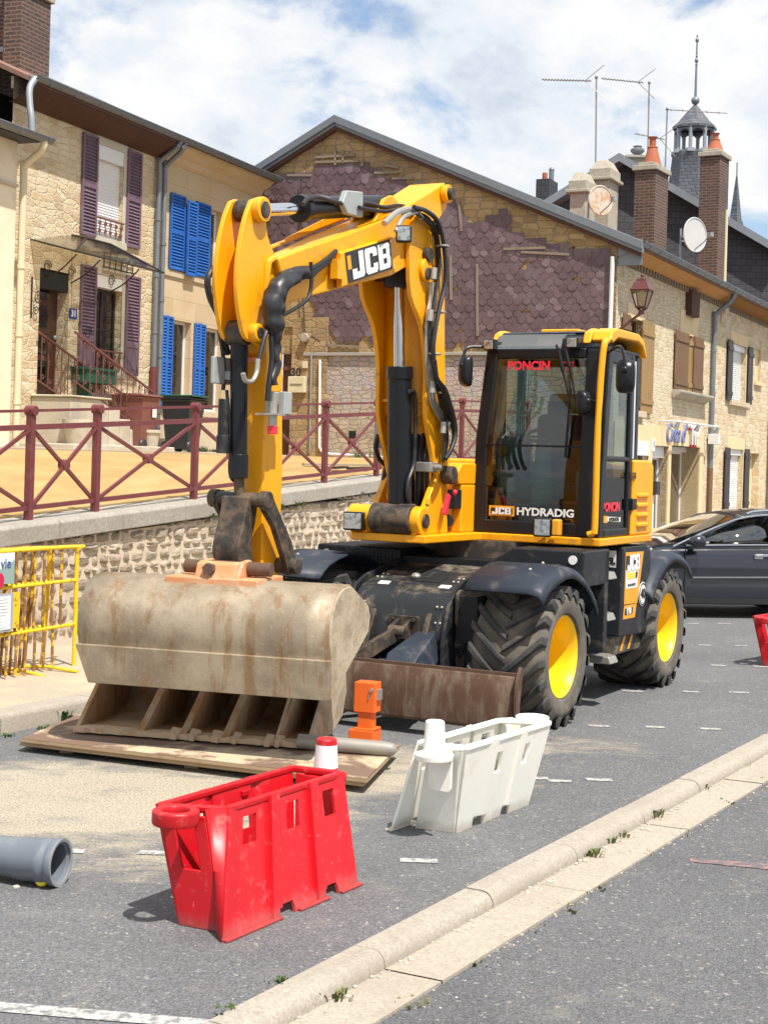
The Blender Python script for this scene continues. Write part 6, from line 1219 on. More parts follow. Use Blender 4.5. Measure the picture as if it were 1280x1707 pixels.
m_ = MB(); m_.sheet([[(1.118, y, z) for y in (.98, 1.58)] for z in (1.46, 2.86)]); m_.build('door_glass', 'glass_cab', cab, fix=False); m_ = MB(); m_.sheet([[(x, y, z) for z in (2.06, 2.9)] for x, y in ((1.125, 1.65), (1.12, 1.74), (1.09, 1.82))]); m_.build('corner_glass', 'glass_cab', cab, fix=False)
m_ = MB(); m_.add([(.05, .99, 1.5), (.05, 1.78, 1.5), (.09, 1.78, 2.9), (.09, .99, 2.9)], [(0, 1, 2, 3)]); m_.build('left_glass', 'glass_cab', cab, fix=False); m_ = MB(); m_.add([(.05, 1.83, 1.9), (1.08, 1.83, 1.9), (1.08, 1.83, 2.88), (.08, 1.83, 2.88)], [(0, 1, 2, 3)]); m_.build('rear_glass', 'glass_cab', cab, fix=False)
m_ = MB(); m_.box(.10, .95, cy(2.15) + .0, cy(2.15) + .018, 2.135, 2.15); m_.build('glazing_bar', 'cab_black', cab)
# roof: tinted visor, yellow corner caps
m_ = MB(); m_.add([(.11, .96, 2.955), (.72, .96, 2.955), (.80, 1.10, 3.09), (.12, 1.10, 3.09)], [(0, 1, 2, 3)]); m_.build('roof_visor', 'glass_visor', cab, fix=False)
m_ = MB(); m_.prism([(.10, .975), (1.13, .975), (1.13, 1.80), (.10, 1.80)], 'z', 2.945, 2.975); m_.prism([(1.0, 2.96), (1.0, 3.0), (1.12, 3.09), (1.82, 3.09), (1.82, 2.96)], 'x', .10, .17); m_.prism([(.97, 2.96), (1.0, 3.04), (1.12, 3.095), (1.82, 3.09), (1.82, 2.96)], 'x', .72, 1.0); m_.box(.12, 1.0, 1.12, 1.8, 3.075, 3.09); m_.build('roof_frame', 'cab_black', cab, bevel=.012)
m_ = MB(); m_.add([(.13, 1.10, 3.094), (1.0, 1.10, 3.10), (1.0, 1.14, 3.115), (.13, 1.14, 3.11), (.13, 1.8, 3.11), (1.0, 1.8, 3.115)], [(0, 1, 2, 3), (3, 2, 5, 4)]); m_.build('roof_edge', 'fender_navy', cab)
capp = [(.97, 3.02), (1.02, 3.10), (1.14, 3.135), (1.70, 3.135), (1.84, 3.09), (1.93, 2.96), (1.90, 2.93), (1.80, 3.03), (1.68, 3.06), (1.16, 3.05), (1.05, 3.0)]
m_ = MB(); m_.prism(capp, 'x', .98, 1.155); m_.prism([(.97, 2.99), (1.02, 3.10), (1.14, 3.135), (1.3, 3.13), (1.3, 3.05), (1.05, 3.03)], 'x', .90, .98); m_.build('roof_cap', 'digger_yellow', cab, bevel=.02); m_ = MB(); m_.prism([(1.06, 3.02), (1.12, 3.10), (1.2, 3.13), (1.8, 3.12), (1.8, 3.06), (1.15, 3.05)], 'x', .05, .13); m_.box(.4, .75, 1.3, 1.6, 3.10, 3.15); m_.build('roof_cap', 'digger_yellow', cab, bevel=.015)
# handrail, wipers, mirrors, lamps
m_ = MB(); m_.tube([(1.07, .80, 1.43), (1.11, .80, 1.45), (1.125, .80, 1.52), (1.125, .80, 2.2), (1.13, .83, 2.75), (1.14, .86, 2.98), (1.14, .92, 3.01)], .027, 12, smooth=5); m_.build('handrail', 'digger_yellow', cab)
m_ = MB(); m_.tube([(.72, .87, 2.98), (.80, .86, 2.72), (.88, .86, 2.45)], .010, 6); m_.tube([(.78, .87, 2.98), (.86, .86, 2.75), (.92, .86, 2.45)], .010, 6); m_.tube([(.86, .865, 2.62), (.84, .865, 2.25), (.83, .865, 2.05)], .012, 6); m_.tube([(.74, .86, 2.95), (.79, .855, 2.76)], .018, 6); m_.tube([(.80, .86, 2.95), (.845, .855, 2.8)], .018, 6); m_.build('wiper', 'cab_black', cab, split=True)
def mirror(c, w_, h, yaw, stem, name='mirror'):
    F_ = Matrix.Translation(c) @ Matrix.Rotation(yaw, 4, 'Z'); m = MB(); n = 20; ring = [(w_ / 2 * (abs(math.cos(2 * math.pi * k / n)) ** .5) * (1 if math.cos(2 * math.pi * k / n) >= 0 else -1), h / 2 * (abs(math.sin(2 * math.pi * k / n)) ** .5) * (1 if math.sin(2 * math.pi * k / n) >= 0 else -1)) for k in range(n)]
    rows = [[tuple(F_ @ Vector((a * s_, d_, b * s_))) for a, b in ring + ring[:1]] for s_, d_ in ((.02, -.06), (.5, -.055), (.85, -.035), (1, 0), (1, .03), (.94, .035), (.02, .034))]
    m.sheet(rows); o = m.build(name, 'cab_black', cab, ang=50, fix=2); m = MB(); m.tube(stem, .013, 8, smooth=4); m.ball(stem[-1], .03, 10); m.build('mirror_arm', 'cab_black', o); return o
mirror(Vector((-.055, .78, 2.755)), .13, .26, R(-35), [(.11, .93, 2.96), (.0, .86, 2.97), (-.06, .80, 2.95), (-.075, .76, 2.86), (-.07, .74, 2.80)])
y, z = facx(DM, 1043, 627, 1.36); mirror(Vector((1.36, y, z)), .155, .27, R(25), [(1.14, .90, 2.90), (1.24, .86, z + .24), (1.33, y - .02, z + .22), (1.37, y - .06, z + .1), (1.37, y - .06, z + .05)])
p = (1.02, *facx(DM, 976, 663, 1.02)); mirror(Vector((1.0, .80, 2.50)), .11, .20, R(60), [(1.10, .90, 2.50), (1.06, .80, 2.52), (1.04, .78, 2.51)])
for x, zz in ((.115, 2.985), (.86, 2.995)): o = worklamp(Vector((x, .90, zz)), .105, .10); o.parent = cab
# interior
m_ = MB(); m_.box(.38, .86, 1.30, 1.40, 1.75, 2.42); m_.box(.38, .86, 1.0 + .15, 1.50, 1.70, 1.84); m_.build('seat', 'seat_cloth', cab, bevel=.05, seg=3); m_ = MB(); m_.box(.48, .76, 1.32, 1.42, 2.43, 2.60); m_.build('headrest', 'headrest_tan', cab, bevel=.04, seg=3)
m_ = MB(); m_.tube([(.57, 1.02, 1.45), (.57, 1.02, 1.95), (.56, 1.05, 2.2)], [.10, .075, .06], 14)
for k in range(9): m_.lathe([(.10 - k * .003, 0), (.118 - k * .003, .02), (.10 - k * .003, .04)], (.57, 1.02, 1.50 + k * .045), 'z', 16)
m_.build('steering_column', 'console_grey', cab); m_ = MB(); m_.tube([(.56 + .17 * math.cos(q * math.pi / 12), 1.10 + .15 * math.sin(q * math.pi / 12), 2.24 + .06 * math.sin(q * math.pi / 12)) for q in range(25)], .016, 8); m_.bar((.40, 1.08, 2.22), (.72, 1.08, 2.22), .03, .02); m_.build('steering_wheel', 'cab_black', cab)
m_ = MB(); m_.prism([(1.02, 1.5), (1.02, 1.95), (1.12, 2.22), (1.40, 2.22), (1.55, 1.9), (1.55, 1.5)], 'x', .14, .30); m_.prism([(1.1, 1.5), (1.05, 1.92), (1.15, 2.0), (1.4, 2.0), (1.4, 1.5)], 'x', .84, 1.0); m_.build('side_console', 'console_grey', cab, bevel=.03, split=True); m_ = MB()
for x in (.40, .90): m_.tube([(x, 1.12, 1.85), (x, 1.10, 2.08)], .018, 8); m_.ball((x, 1.10, 2.13), .04, 12, (1, 1, 1.5))
m_.box(.60, .78, 1.02, 1.06, 2.32, 2.52); m_.build('joystick', 'cab_black', cab); m_ = MB(); m_.cyl((.20, 1.03, 2.10), (.20, 1.015, 2.10), .05, .045); m_.build('air_vent', 'headrest_tan', cab)
m_ = MB(); m_.box(.12, .40, .95, 1.25, 1.66, 1.69); m_.box(.70, 1.05, .95, 1.25, 1.66, 1.69); m_.build('floor_mat', 'mat_red', cab, split=True); m_ = MB(); m_.box(.05, 1.1, .92, 1.8, 1.40, 1.655); m_.build('floor', 'cab_black', cab)
m_ = MB(); m_.box(.2, .34, .98, 1.02, 1.75, 1.88); m_.build('label_plate', 'valve_grey', cab)
# glass lettering
yg = cy(1.5) + .012
def gtext(txt, size, mat, u, v, w_=1, bold=.004, shear=0): y = None; x, z = fac(DM, u, v, .885); return lettering('lettering', txt, size, mat, cab, frame((x, cy(z) + .010, z), (1, 0, 0), (0, 0, 1)), bold, .001, w_, shear=shear)
gtext('PONCIN', .10, 'decal_red', 876, 609, 1.0, .004); gtext('TP', .12, 'decal_red', 937, 611, 1.0, .001, .2)
a, b = fac(DM, 815, 842, .88), fac(DM, 857, 861, .88); m_ = MB(); m_.add([(x, yg, z) for x, z in ((a[0], b[1]), (b[0], b[1]), (b[0], a[1]), (a[0], a[1]))], [(0, 1, 2, 3)]); m_.build('decal', 'decal_orange', cab); m_ = MB(); m_.add([(x, yg - .003, z) for x, z in ((a[0] + .018, b[1] + .018), (b[0] - .018, b[1] + .018), (b[0] - .018, a[1] - .018), (a[0] + .018, a[1] - .018))], [(0, 1, 2, 3)]); m_.build('decal', 'letters_black', cab)
block_jcb(cab, frame(((a[0] + b[0]) / 2, yg - .006, (a[1] + b[1]) / 2), (1, 0, 0), (0, 0, 1)) @ Matrix.Diagonal((1.25, 1, 1, 1)), .058, 'letters_white'); h0, h1 = fac(DM, 860, 852, .88), fac(DM, 958, 853, .88); lettering('lettering', 'HYDRADIG', .088, 'letters_white', cab, frame(((h0[0] + h1[0]) / 2, yg - .004, (a[1] + b[1]) / 2), (1, 0, 0), (0, 0, 1)), .003, .001, (h1[0] - h0[0]) / .455)
dquad('decal', 'letters_white', ((1003, 861), (1034, 862), (1034, 870), (1003, 869)), 1.128, cab); dquad('decal', 'decal_orange', ((1003, 860), (1012, 860), (1012, 872), (1003, 871)), 1.130, cab); dtext('HYDRADIG', .045, 'letters_black', 1023.5, 866, 1.131, cab, .001, 1.1); dtext('PONCIN', .10, 'decal_red', 1019, 846, 1.13, cab, .004, 1.1)
m_ = MB(); m_.box(1.13, 1.17, 1.60, 1.72, 1.62, 1.72); m_.build('door_latch', 'cab_black', cab, bevel=.01)
# ---------------------------------------------------------------- things on the ground
basic('red_plastic', (.50, .004, .010), .40, dirt=(.62, .17, .15), dscale=14, damt=.38, lo=.54, hi=.74, var=.14, scratch=(.60, .20, .19), foot=(.26, .09, .08), bmp=.05, bscale=18); basic('white_plastic', (.90, .885, .80), .42, scratch=(.62, .58, .48), foot=(.42, .36, .27), dirt=(.66, .60, .46), dscale=6, damt=.4, lo=.52, hi=.74, var=.04, bmp=.04, bscale=18)
MATS['white_plastic'].node_tree.nodes['Principled BSDF'].inputs['Subsurface Weight'].default_value = .35; MATS['white_plastic'].node_tree.nodes['Principled BSDF'].inputs['Subsurface Radius'].default_value = (.12, .11, .08)
basic('label_white', (.74, .74, .76), .4, var=.03); basic('wood_plate', (.17, .105, .072), .75, dirt=(.52, .42, .28), dscale=2.6, damt=.9, lo=.46, hi=.60, bmp=.15, bscale=40); basic('wood_edge', (.36, .255, .15), .85, dirt=(.2, .13, .08), dscale=9, damt=.6)
basic('pvc_grey', (.145, .165, .195), .38, dirt=(.26, .25, .24), dscale=8, damt=.3); basic('pipe_rim', (.23, .245, .26), .4); basic('cup_blue', (.03, .20, .42), .35); basic('cap_yellow', (.80, .66, .04), .4); basic('jack_orange', (.78, .13, .012), .5, dirt=(.5, .2, .08), dscale=10, damt=.4)
basic('tube_grey', (.30, .28, .25), .55, .3, dirt=(.40, .34, .25), dscale=6); basic('barrier_yellow', (.82, .55, .02), .4, dirt=(.24, .10, .035), dscale=16, damt=.9, lo=.56, hi=.66); basic('barrier_rust', (.26, .12, .045), .7, dirt=(.75, .48, .03), dscale=11, damt=.9, lo=.5, hi=.6)
basic('poster_white', (.80, .81, .82), .5, var=.02); basic('poster_green', (.28, .40, .38), .5, var=.06); basic('poster_red', (.55, .02, .08), .5); basic('poster_text', (.07, .12, .32), .5); basic('board_grey', (.36, .39, .42), .5); basic('plank_grey', (.30, .26, .21), .85, dirt=(.16, .13, .1), dscale=9)
basic('bucket_inside', (.40, .30, .19), .7, .1, dirt=(.36, .17, .055), dscale=4, damt=.9, lo=.42, hi=.6, streak=True, bmp=.3, bscale=24); basic('bucket_lip', (.52, .38, .24), .65, dirt=(.34, .18, .07), dscale=8, damt=.7, bmp=.4, bscale=22)
basic('car_paint', (.010, .012, .020), .16, var=.05, coat=1.0); basic('car_trim', (.015, .015, .016), .5); basic('car_chrome', (.62, .63, .65), .18, 1, var=.03); basic('car_interior', (.10, .095, .09), .8); basic('car_tyre', (.02, .02, .02), .8); basic('alloy', (.40, .41, .42), .3, .9)
basic('pebble', (.46, .41, .34), .9, var=.3)

# plastic road separators, one mould
def warp(c00, c10, c01, c11):
    A, B, C_, D = map(Vector, (c00, c10, c01, c11)); return lambda u, v: (A * (1 - u) + B * u) * (1 - v) + (C_ * (1 - u) + D * u) * v
def holed(m, W, us, vs, holes, bulge=None):
    """sheet in (u, v) with rectangular openings (u0, u1, v0, v1)"""
    us = sorted(set(us) | {h[0] for h in holes} | {h[1] for h in holes}); vs = sorted(set(vs) | {h[2] for h in holes} | {h[3] for h in holes})
    def pt(u, v): p = W(u, v); return tuple(p + bulge(u, v)) if bulge else tuple(p)
    idx = {}; off = len(m.v)
    for i, u in enumerate(us):
        for j, v in enumerate(vs): idx[i, j] = len(m.v); m.v.append(pt(u, v))
    for i in range(len(us) - 1):
        for j in range(len(vs) - 1):
            a, b = (us[i] + us[i + 1]) / 2, (vs[j] + vs[j + 1]) / 2
            if not any(h[0] < a < h[1] and h[2] < b < h[3] for h in holes): m.f.append((idx[i, j], idx[i + 1, j], idx[i + 1, j + 1], idx[i, j + 1]))
def separator(label, mat, loc, rz, peg_mat, tongue=True, foot=1.03):
    t = thing('road_separator', label, 'barrier', loc, rz, 'plastic road separators'); H = .50
    lin = [i / 24 for i in range(25)]
    ribs = (.36, .70)
    def rib(u, v): return Vector((0, -.016, 0)) if any(abs(u - r_) < .028 for r_ in ribs) else (Vector((0, .010, 0)) if .06 < u < .94 and v > .08 else Vector((0, 0, 0)))
    us = sorted(lin + [r_ + q for r_ in ribs for q in (-.05, -.028, -.027, .027, .028, .05)])
    m = MB(); WA = warp((0, 0, 0), (foot, 0, 0), (.19, .135, H), (1.10, .145, H))
    holed(m, WA, us, [0, .02, .05, .09, .2, .5, .8, 1], [(.37, .50, -.01, .09), (.72, .84, -.01, .09), (.13, .235, .66, .88), (.48, .585, .66, .88), (.80, .90, .66, .88)], rib); m.build('flared_wall', mat, t, thick=.016, bevel=.006, ang=40)
    m = MB(); m.box(-.0, .40, -.028, .012, .0, .014); m.box(.535, .77, -.028, .012, .0, .014); m.box(.87, foot + .015, -.028, .012, .0, .014); m.build('foot_flange', mat, t, bevel=.005, split=True)
    m = MB(); WB = warp((.08, .285, 0), (.93, .285, 0), (.05, .405, H), (1.06, .41, H))
    def rib2(u, v): return Vector((0, .014, 0)) if any(abs(u - r_) < .03 for r_ in (.34, .68)) else Vector((0, 0, 0))
    holed(m, WB, sorted(lin + [.31, .37, .65, .71]), [0, .05, .12, .3, .6, .8, 1], [(.30, .42, -.01, .12), (.66, .80, -.01, .12), (.22, .32, .58, .82), (.56, .66, .58, .82)], rib2); m.build('straight_wall', mat, t, thick=.016, bevel=.006, ang=40)
    m = MB(); holed(m, warp((.10, .07, 0), (.08, .285, 0), (.10, .18, H - .03), (.05, .38, H - .03)), [0, .1, .9, 1], [0, .5, 1], [(.28, .72, .52, .92)]); m.build('end_panel', mat, t, thick=.016, bevel=.005)
    m = MB(); holed(m, warp((.98, .07, 0), (.93, .285, 0), (1.04, .17, H - .03), (1.06, .38, H - .03)), [0, 1], [0, .5, 1], []); m.build('end_panel', mat, t, thick=.016, bevel=.005)
    m = MB(); m.sheet([[(0, .0, .0), (.05, .06, 0), (.10, .075, 0)], [(.10, .07, H * .5), (.10, .12, H * .5), (.10, .13, H * .5)], [(.19, .135, H), (.14, .17, H), (.10, .185, H)]]); m.build('corner_return', mat, t, thick=.014)
    # top rim running all round
    ring = [Vector(p) for p in ((.19, .14, H - .012), (1.10, .15, H - .012), (1.06, .405, H - .012), (.05, .40, H - .012))]
    m = MB()
    for i in range(4): m.bar(ring[i], ring[(i + 1) % 4], .032, .034)
    m.build('rim', mat, t, bevel=.012)
    m = MB(); m.box(.10, .98, .09, .28, .10, .115) if False else None
    m = MB(); m.lathe([(.062, .0), (.095, .0), (.100, .012), (.100, .055), (.095, .062), (.062, .062), (.057, .05), (.057, .01)], (.0, .26, H - .055), 'z', 32, True); m.add([(.09, .20, H - .045), (.05, .40, H - .045), (-.02, .385, H - .045), (-.0, .215, H - .045), (.09, .20, H), (.05, .40, H), (-.02, .385, H), (-.0, .215, H)], [(0, 1, 2, 3), (7, 6, 5, 4), (0, 4, 5, 1), (3, 2, 6, 7)]) if False else None
    m.build('coupling_ring', mat, t, bevel=.004)
    m = MB(); m.lathe([(.10, 0), (.105, .03), (.062, .045), (.058, .06), (.050, .20), (.042, .205)], (1.165, .28, H - .07), 'z', 28); m.box(1.06, 1.16, .21, .34, H - .08, H - .03); pg = m.build('coupling_peg', mat, t, bevel=.004)
    if peg_mat: m = MB(); m.lathe([(.0595, .065), (.0515, .175)], (1.165, .28, H - .07), 'z', 28); m.f = [f for f in m.f if len(f) == 4]; m.build('label', peg_mat, pg)
    if tongue: m = MB(); m.prism([(.22, H - .06), (.22, H - .22), (.235, H - .245), (.345, H - .245), (.36, H - .22), (.36, H - .06)], 'x', 1.10, 1.12); m.build('tongue', mat, t, bevel=.006)
    m = MB(); 
    for x in (.3, .62): m.box(x, x + .05, .37, .395, H - .07, H - .04)
    m.build('stud', mat, t, bevel=.006, split=True); return t
separator('red plastic separator in the foreground, its coupling ring towards the left', 'red_plastic', (-.603, 6.13, 0), R(90 - 31.3), 'label_white')
separator('cream white plastic separator beside the front wheel and dozer blade', 'white_plastic', (.70, 8.985, 0), R(90 - 32.6 + 180), None, foot=1.12)
p = gp(1283, 1116, 0); separator('red plastic separator cut off by the right edge of the picture', 'red_plastic', (p.x + .17, p.y, 0), R(90 - 40), None)

# stacked plates, toothed bucket, orange stand, loose tube
mc = [gp(35, 1232, .09), gp(612, 1300, .09), gp(667, 1243, .09)]; mc.append(mc[0] + (mc[2] - mc[1]))
mc[3] = mc[0] + (mc[2] - mc[1])
ctr = sum(mc, Vector()) / 4
for i, (z0, z1, lab) in enumerate(((.040, .064, 'lower of two brown wooden boards under the toothed bucket'), (.068, .092, 'upper brown wooden board strewn with sand, under the toothed bucket'))):
    m_ = MB(); off = Vector((-.02, .03, 0)) if i == 0 else Vector(); P = [p + off for p in mc]
    m_.add([(p.x, p.y, z0) for p in P] + [(p.x, p.y, z1) for p in P], [(3, 2, 1, 0), (0, 1, 5, 4), (1, 2, 6, 5), (2, 3, 7, 6), (3, 0, 4, 7)]); t = tag(m_.build('wooden_board', 'wood_edge', bevel=.003), lab, 'board', 'boards under the bucket')
    m_ = MB(); m_.add([tuple((p - ctr) * .998 + ctr + Vector((0, 0, z1 - p.z + (.0015 if i else .001)))) for p in P], [(0, 1, 2, 3)]); m_.build('top_face', 'wood_plate', t)
m_ = MB()
for f in (.12, .5, .88):
    a = mc[0].lerp(mc[1], f); b = mc[3].lerp(mc[2], f); q = (b - a).normalized(); a = a + q * .12; b = b - q * .1; m_.bar((a.x, a.y, .02), (b.x, b.y, .02), .09, .036)
tag(m_.build('support_batten', 'wood_edge'), 'timber battens lifting the stacked boards off the asphalt', 'batten')
l0, l1 = gp(125, 1219, .105), gp(512, 1247, .105); lx = (l1 - l0).normalized(); LW = (l1 - l0).length; LB = frame(l0, lx, Vector((-lx.y, lx.x, 0)))
tb = thing('toothed_bucket', 'wide digging bucket with worn teeth and dividers lying open on the boards', 'bucket', l0); tb.rotation_euler = (0, 0, math.atan2(lx.y, lx.x))
side_p = [(0, 0), (.0, .03), (.40, .33), (.50, .48), (.72, .52), (.92, .42), (.98, .24), (.88, .07), (.6, -.005)]
m_ = MB(); sh = smooth2([(.46, .42), (.56, .49), (.74, .51), (.91, .40), (.96, .23), (.86, .08), (.6, .0), (.2, .0), (0, .004)], 4)
m_.sheet([[(x, y, z + .008) for x in [LW * i / 12 for i in range(13)]] for y, z in sh]); m_.build('shell', 'bucket_inside', tb, thick=.022)
for i, x in enumerate((0, LW * .27, LW * .455, LW * .635, LW * .86)):
    m_ = MB(); w_ = .05 if 0 < i < 4 else .03
    sk = -.03 if 0 < i < 4 else 0
    pl_ = smooth2(side_p, 1, True) if False else side_p; n = len(pl_); vs = [(x + sk * 0 + (.10 * b if 0 < i < 5 else 0), a, b) for a, b in pl_] + [(x + w_ + (.10 * b if 0 < i < 5 else 0), a, b) for a, b in pl_]
    m_.add(vs, [tuple(range(n))[::-1], tuple(range(n, 2 * n))] + [(k, (k + 1) % n, n + (k + 1) % n, n + k) for k in range(n)]); m_.build('divider' if 0 < i < 4 else 'side_plate', 'bucket_inside', tb, bevel=.004)
m_ = MB(); m_.prism(side_p, 'x', LW - .01, LW + .02); m_.build('side_plate', 'bucket_side', tb, bevel=.005)
m_ = MB(); m_.prism([(0, 0), (0, .03), (.40, .34), (.46, .34), (.46, .0)], 'x', LW * .86, LW * .86 + .02); m_.build('gusset', 'bucket_side', tb, bevel=.004)
rt = random.Random(9)
m_ = MB(); rows = []
for k in range(41):
    x = LW * k / 40; j = rt.uniform(-.012, .012); rows.append((x, -.035 + j, .002, .034 + rt.uniform(-.006, .01)))
m_.sheet([[(x, y, z0) for x, y, z0, z1 in rows], [(x, y + .004, z1) for x, y, z0, z1 in rows], [(x, .12, .03) for x, y, z0, z1 in rows]]); m_.build('lip', 'bucket_lip', tb, fix=False)
for x in (.44, .52, .62, .70, .84, .88):
    m_ = MB(); c = LW * x; L = .07 + rt.uniform(-.015, .015); w_ = .028 + rt.uniform(0, .02); m_.add([(c - w_, .06, .0), (c + w_, .06, .0), (c + w_ * .6, -L, -.004), (c - w_ * .7, -L + .015, -.004), (c - w_, .06, .07), (c + w_, .06, .06), (c + w_ * .5, -L * .8, .035), (c - w_ * .6, -L * .7, .04)], [(3, 2, 1, 0), (4, 5, 6, 7), (0, 1, 5, 4), (1, 2, 6, 5), (2, 3, 7, 6), (3, 0, 4, 7)]); m_.build('tooth', 'bucket_lip', tb, bevel=.012)
o_ = at(612, 1180, 10.0); t = thing('orange_stand', 'bright orange steel stand beside the bucket, in front of the dozer blade', 'stand', (o_.x, 10.0, .093), R(-20))
m_ = MB(); m_.box(-.075, .075, -.06, .06, .215, .415); m_.build('head', 'jack_orange', t, bevel=.006); m_ = MB(); m_.box(-.05, .05, -.045, .045, .10, .215); m_.build('post', 'jack_orange', t, bevel=.004); m_ = MB(); m_.box(-.10, .075, -.08, .08, 0, .10); m_.box(-.07, .08, -.065, .065, .10, .112); m_.build('base', 'jack_orange', t, bevel=.006); m_ = MB(); m_.cyl((.05, -.06, .37), (.05, -.075, .37), .012); m_.bar((.045, -.066, .36), (.03, -.066, .31), .006, .008); m_.box(.075, .095, -.03, .03, .30, .37); m_.build('pin', 'fitting_metal', t)
a, b = Vector((-.50, 9.72, .150)), Vector((.135, 9.60, .135)); m_ = MB(); m_.tube([a, b - (b - a) * .12, b - (b - a) * .03, b], [.048, .048, .040, .018], 20); tag(m_.build('steel_tube', 'tube_grey'), 'grey steel tube with a tapered end lying on the board beside the bucket', 'tube')
# big grey drain pipe
pe = gp(88, 1484, 0); ax = Vector((-.956, .29, 0)).normalized(); t = thing('drain_pipe', 'grey plastic drain pipe with a ribbed socket end at the lower left', 'pipe', (pe.x + .02, pe.y + .06, .107), math.atan2(ax.y, ax.x))
m_ = MB(); m_.lathe([(.086, .02), (.107, 0), (.110, .012), (.107, .03), (.100, .04), (.100, .052), (.106, .062), (.106, .085), (.100, .095), (.099, .20), (.092, .235), (.0915, 3), (.086, 3), (.086, .235), (.093, .20), (.094, .10)], (0, 0, 0), 'x', 48, True); m_.build('pipe_wall', 'pvc_grey', t); m_ = MB(); m_.lathe([(.094, -.002), (.1075, -.004), (.1075, .004), (.094, .006)], (0, 0, 0), 'x', 48, True); m_.build('socket_rim', 'pipe_rim', t)
T_ = Matrix.Translation(t.location) @ Matrix.Rotation(math.atan2(ax.y, ax.x), 4, 'Z')
m_ = MB(); m_.tube([T_ @ Vector(p) for p in ((.10, .055, -.02), (.10, .05, .03), (.13, .03, .045), (.16, .02, .03))], .008, 8, smooth=4); m_.box(.10, .22, .02, .06, -.06, -.03, T_); tag(m_.build('plastic_scrap', 'cup_blue'), 'blue plastic scrap lying inside the grey drain pipe', 'plastic scrap')
m_ = MB(); m_.lathe([(.001, 0), (.03, 0), (.033, .02), (.02, .03), (.001, .03)], (0, 0, 0), 'z', 16); m_.xform(Matrix.Translation(T_ @ Vector((.07, .035, -.082))) @ Matrix.Rotation(R(50), 4, 'X')); tag(m_.build('plastic_scrap', 'cap_yellow', bevel=.004), 'small yellow plastic scrap at the mouth of the grey pipe', 'plastic scrap')
# yellow crowd barriers leaning together by the wall
def crowd(label, ex, ey, mat, L=2.4, ends=True, lean=0):
    b0 = gp(123, 1110, .13); hd = R(90 - 23); d = Vector((math.cos(hd), math.sin(hd), 0)); n = Vector((-d.y, d.x, 0)); o = b0 + d * ex + n * ey
    t = thing('crowd_barrier', label, 'barrier', (o.x, o.y, .13), hd, 'crowd barriers by the stone wall'); t.rotation_euler = (lean, 0, hd); r_ = .019
    m = MB(); m.tube([(0, 0, 0), (0, 0, .93), (-.02, 0, 1.0), (-.09, 0, 1.03), (-L + .09, 0, 1.03), (-L + .02, 0, 1.0), (-L, 0, .93), (-L, 0, 0)], r_, 12, smooth=3); m.build('frame_tube', mat, t)
    for z in (.74, .36): m = MB(); m.tube([(0, 0, z), (-L, 0, z)], .016, 10); m.build('rail', mat, t)
    m = MB(); k = .22
    while k < L - .1: m.tube([(-k, 0, .36), (-k, 0, 1.03)], .0125, 8); k += .125
    k = .32
    while k < L: m.tube([(-k, 0, .02), (-k, 0, .36)], .0125, 8); k += .125
    m.build('bars', 'barrier_rust', t)
    for x in (-.35, -L + .35): m = MB(); m.tube([(x, -.28, .012), (x, 0, .03), (x, .28, .012)], .014, 8); m.build('foot', mat, t)
    return t
cb = crowd('front yellow crowd barrier carrying a poster and a paper notice', 0, 0, 'barrier_yellow'); crowd('middle yellow crowd barrier leaning close behind the front one', -.28, .13, 'barrier_yellow', lean=R(3)); crowd('rearmost, rusty brown crowd barrier of the three by the wall', -.36, .26, 'barrier_rust', lean=R(4))
CBM = Matrix.Translation(cb.location) @ Matrix.Rotation(R(67), 4, 'Z')
p0, p1 = fac(CBM, 24, 921, -.03), fac(CBM, 24, 972, -.03); po = thing('poster_board', 'white and green printed poster tied to the front crowd barrier', 'poster', cb.location, R(67))
m_ = MB(); m_.box(p0[0] - .75, p0[0], -.036, -.026, p1[1], p0[1]); m_.build('panel', 'poster_white', po); m_ = MB(); W_ = [(p0[0] - .75, p1[1] + .03), (p0[0] - .4, p1[1] + .05), (p0[0] - .22, p1[1] + .11), (p0[0] - .1, p1[1] + .15), (p0[0], p1[1] + .19)]; m_.add([(p0[0] - .75, -.038, p1[1]), (p0[0], -.038, p1[1])] + [(a, -.038, b) for a, b in W_[::-1]], [tuple(range(7))]); m_.build('printed_wave', 'poster_green', po)
m_ = MB(); m_.cyl((p0[0] - .20, -.0385, p1[1] + .03), (p0[0] - .20, -.041, p1[1] + .03), .065, seg=24); m_.build('printed_dot', 'poster_red', po); lettering('lettering', 'cadre de vie', .115, 'poster_text', po, frame((p0[0] - .05, -.040, p0[1] - .085), (1, 0, 0), (0, 0, 1)), .001, .001, align='RIGHT')
p0, p1 = fac(CBM, 22, 988, -.03), fac(CBM, 20, 1052, -.03); no = thing('paper_notice', 'white paper notice on a grey board tied below the poster', 'notice', cb.location, R(67))
m_ = MB(); m_.box(p0[0] - .55, p0[0], -.034, -.022, p1[1], p0[1]); m_.build('board', 'board_grey', no); m_ = MB(); m_.box(p0[0] - .50, p0[0] - .04, -.040, -.036, p1[1] + .02, p0[1] - .02); m_.build('paper', 'poster_white', no); m_ = MB(); rn = random.Random(4)
for k in range(11):
    z = p0[1] - .05 - k * .025; m_.box(p0[0] - .48, p0[0] - .06 - rn.uniform(0, .12), -.0415, -.0405, z, z + .004)
m_.build('printed_lines', 'board_grey', no); m_ = MB(); m_.box(p0[0] + .0, p0[0] + .09, -.03, -.02, p1[1] + .02, p0[1] - .0); m_.build('yellow_strip', 'barrier_yellow', no)
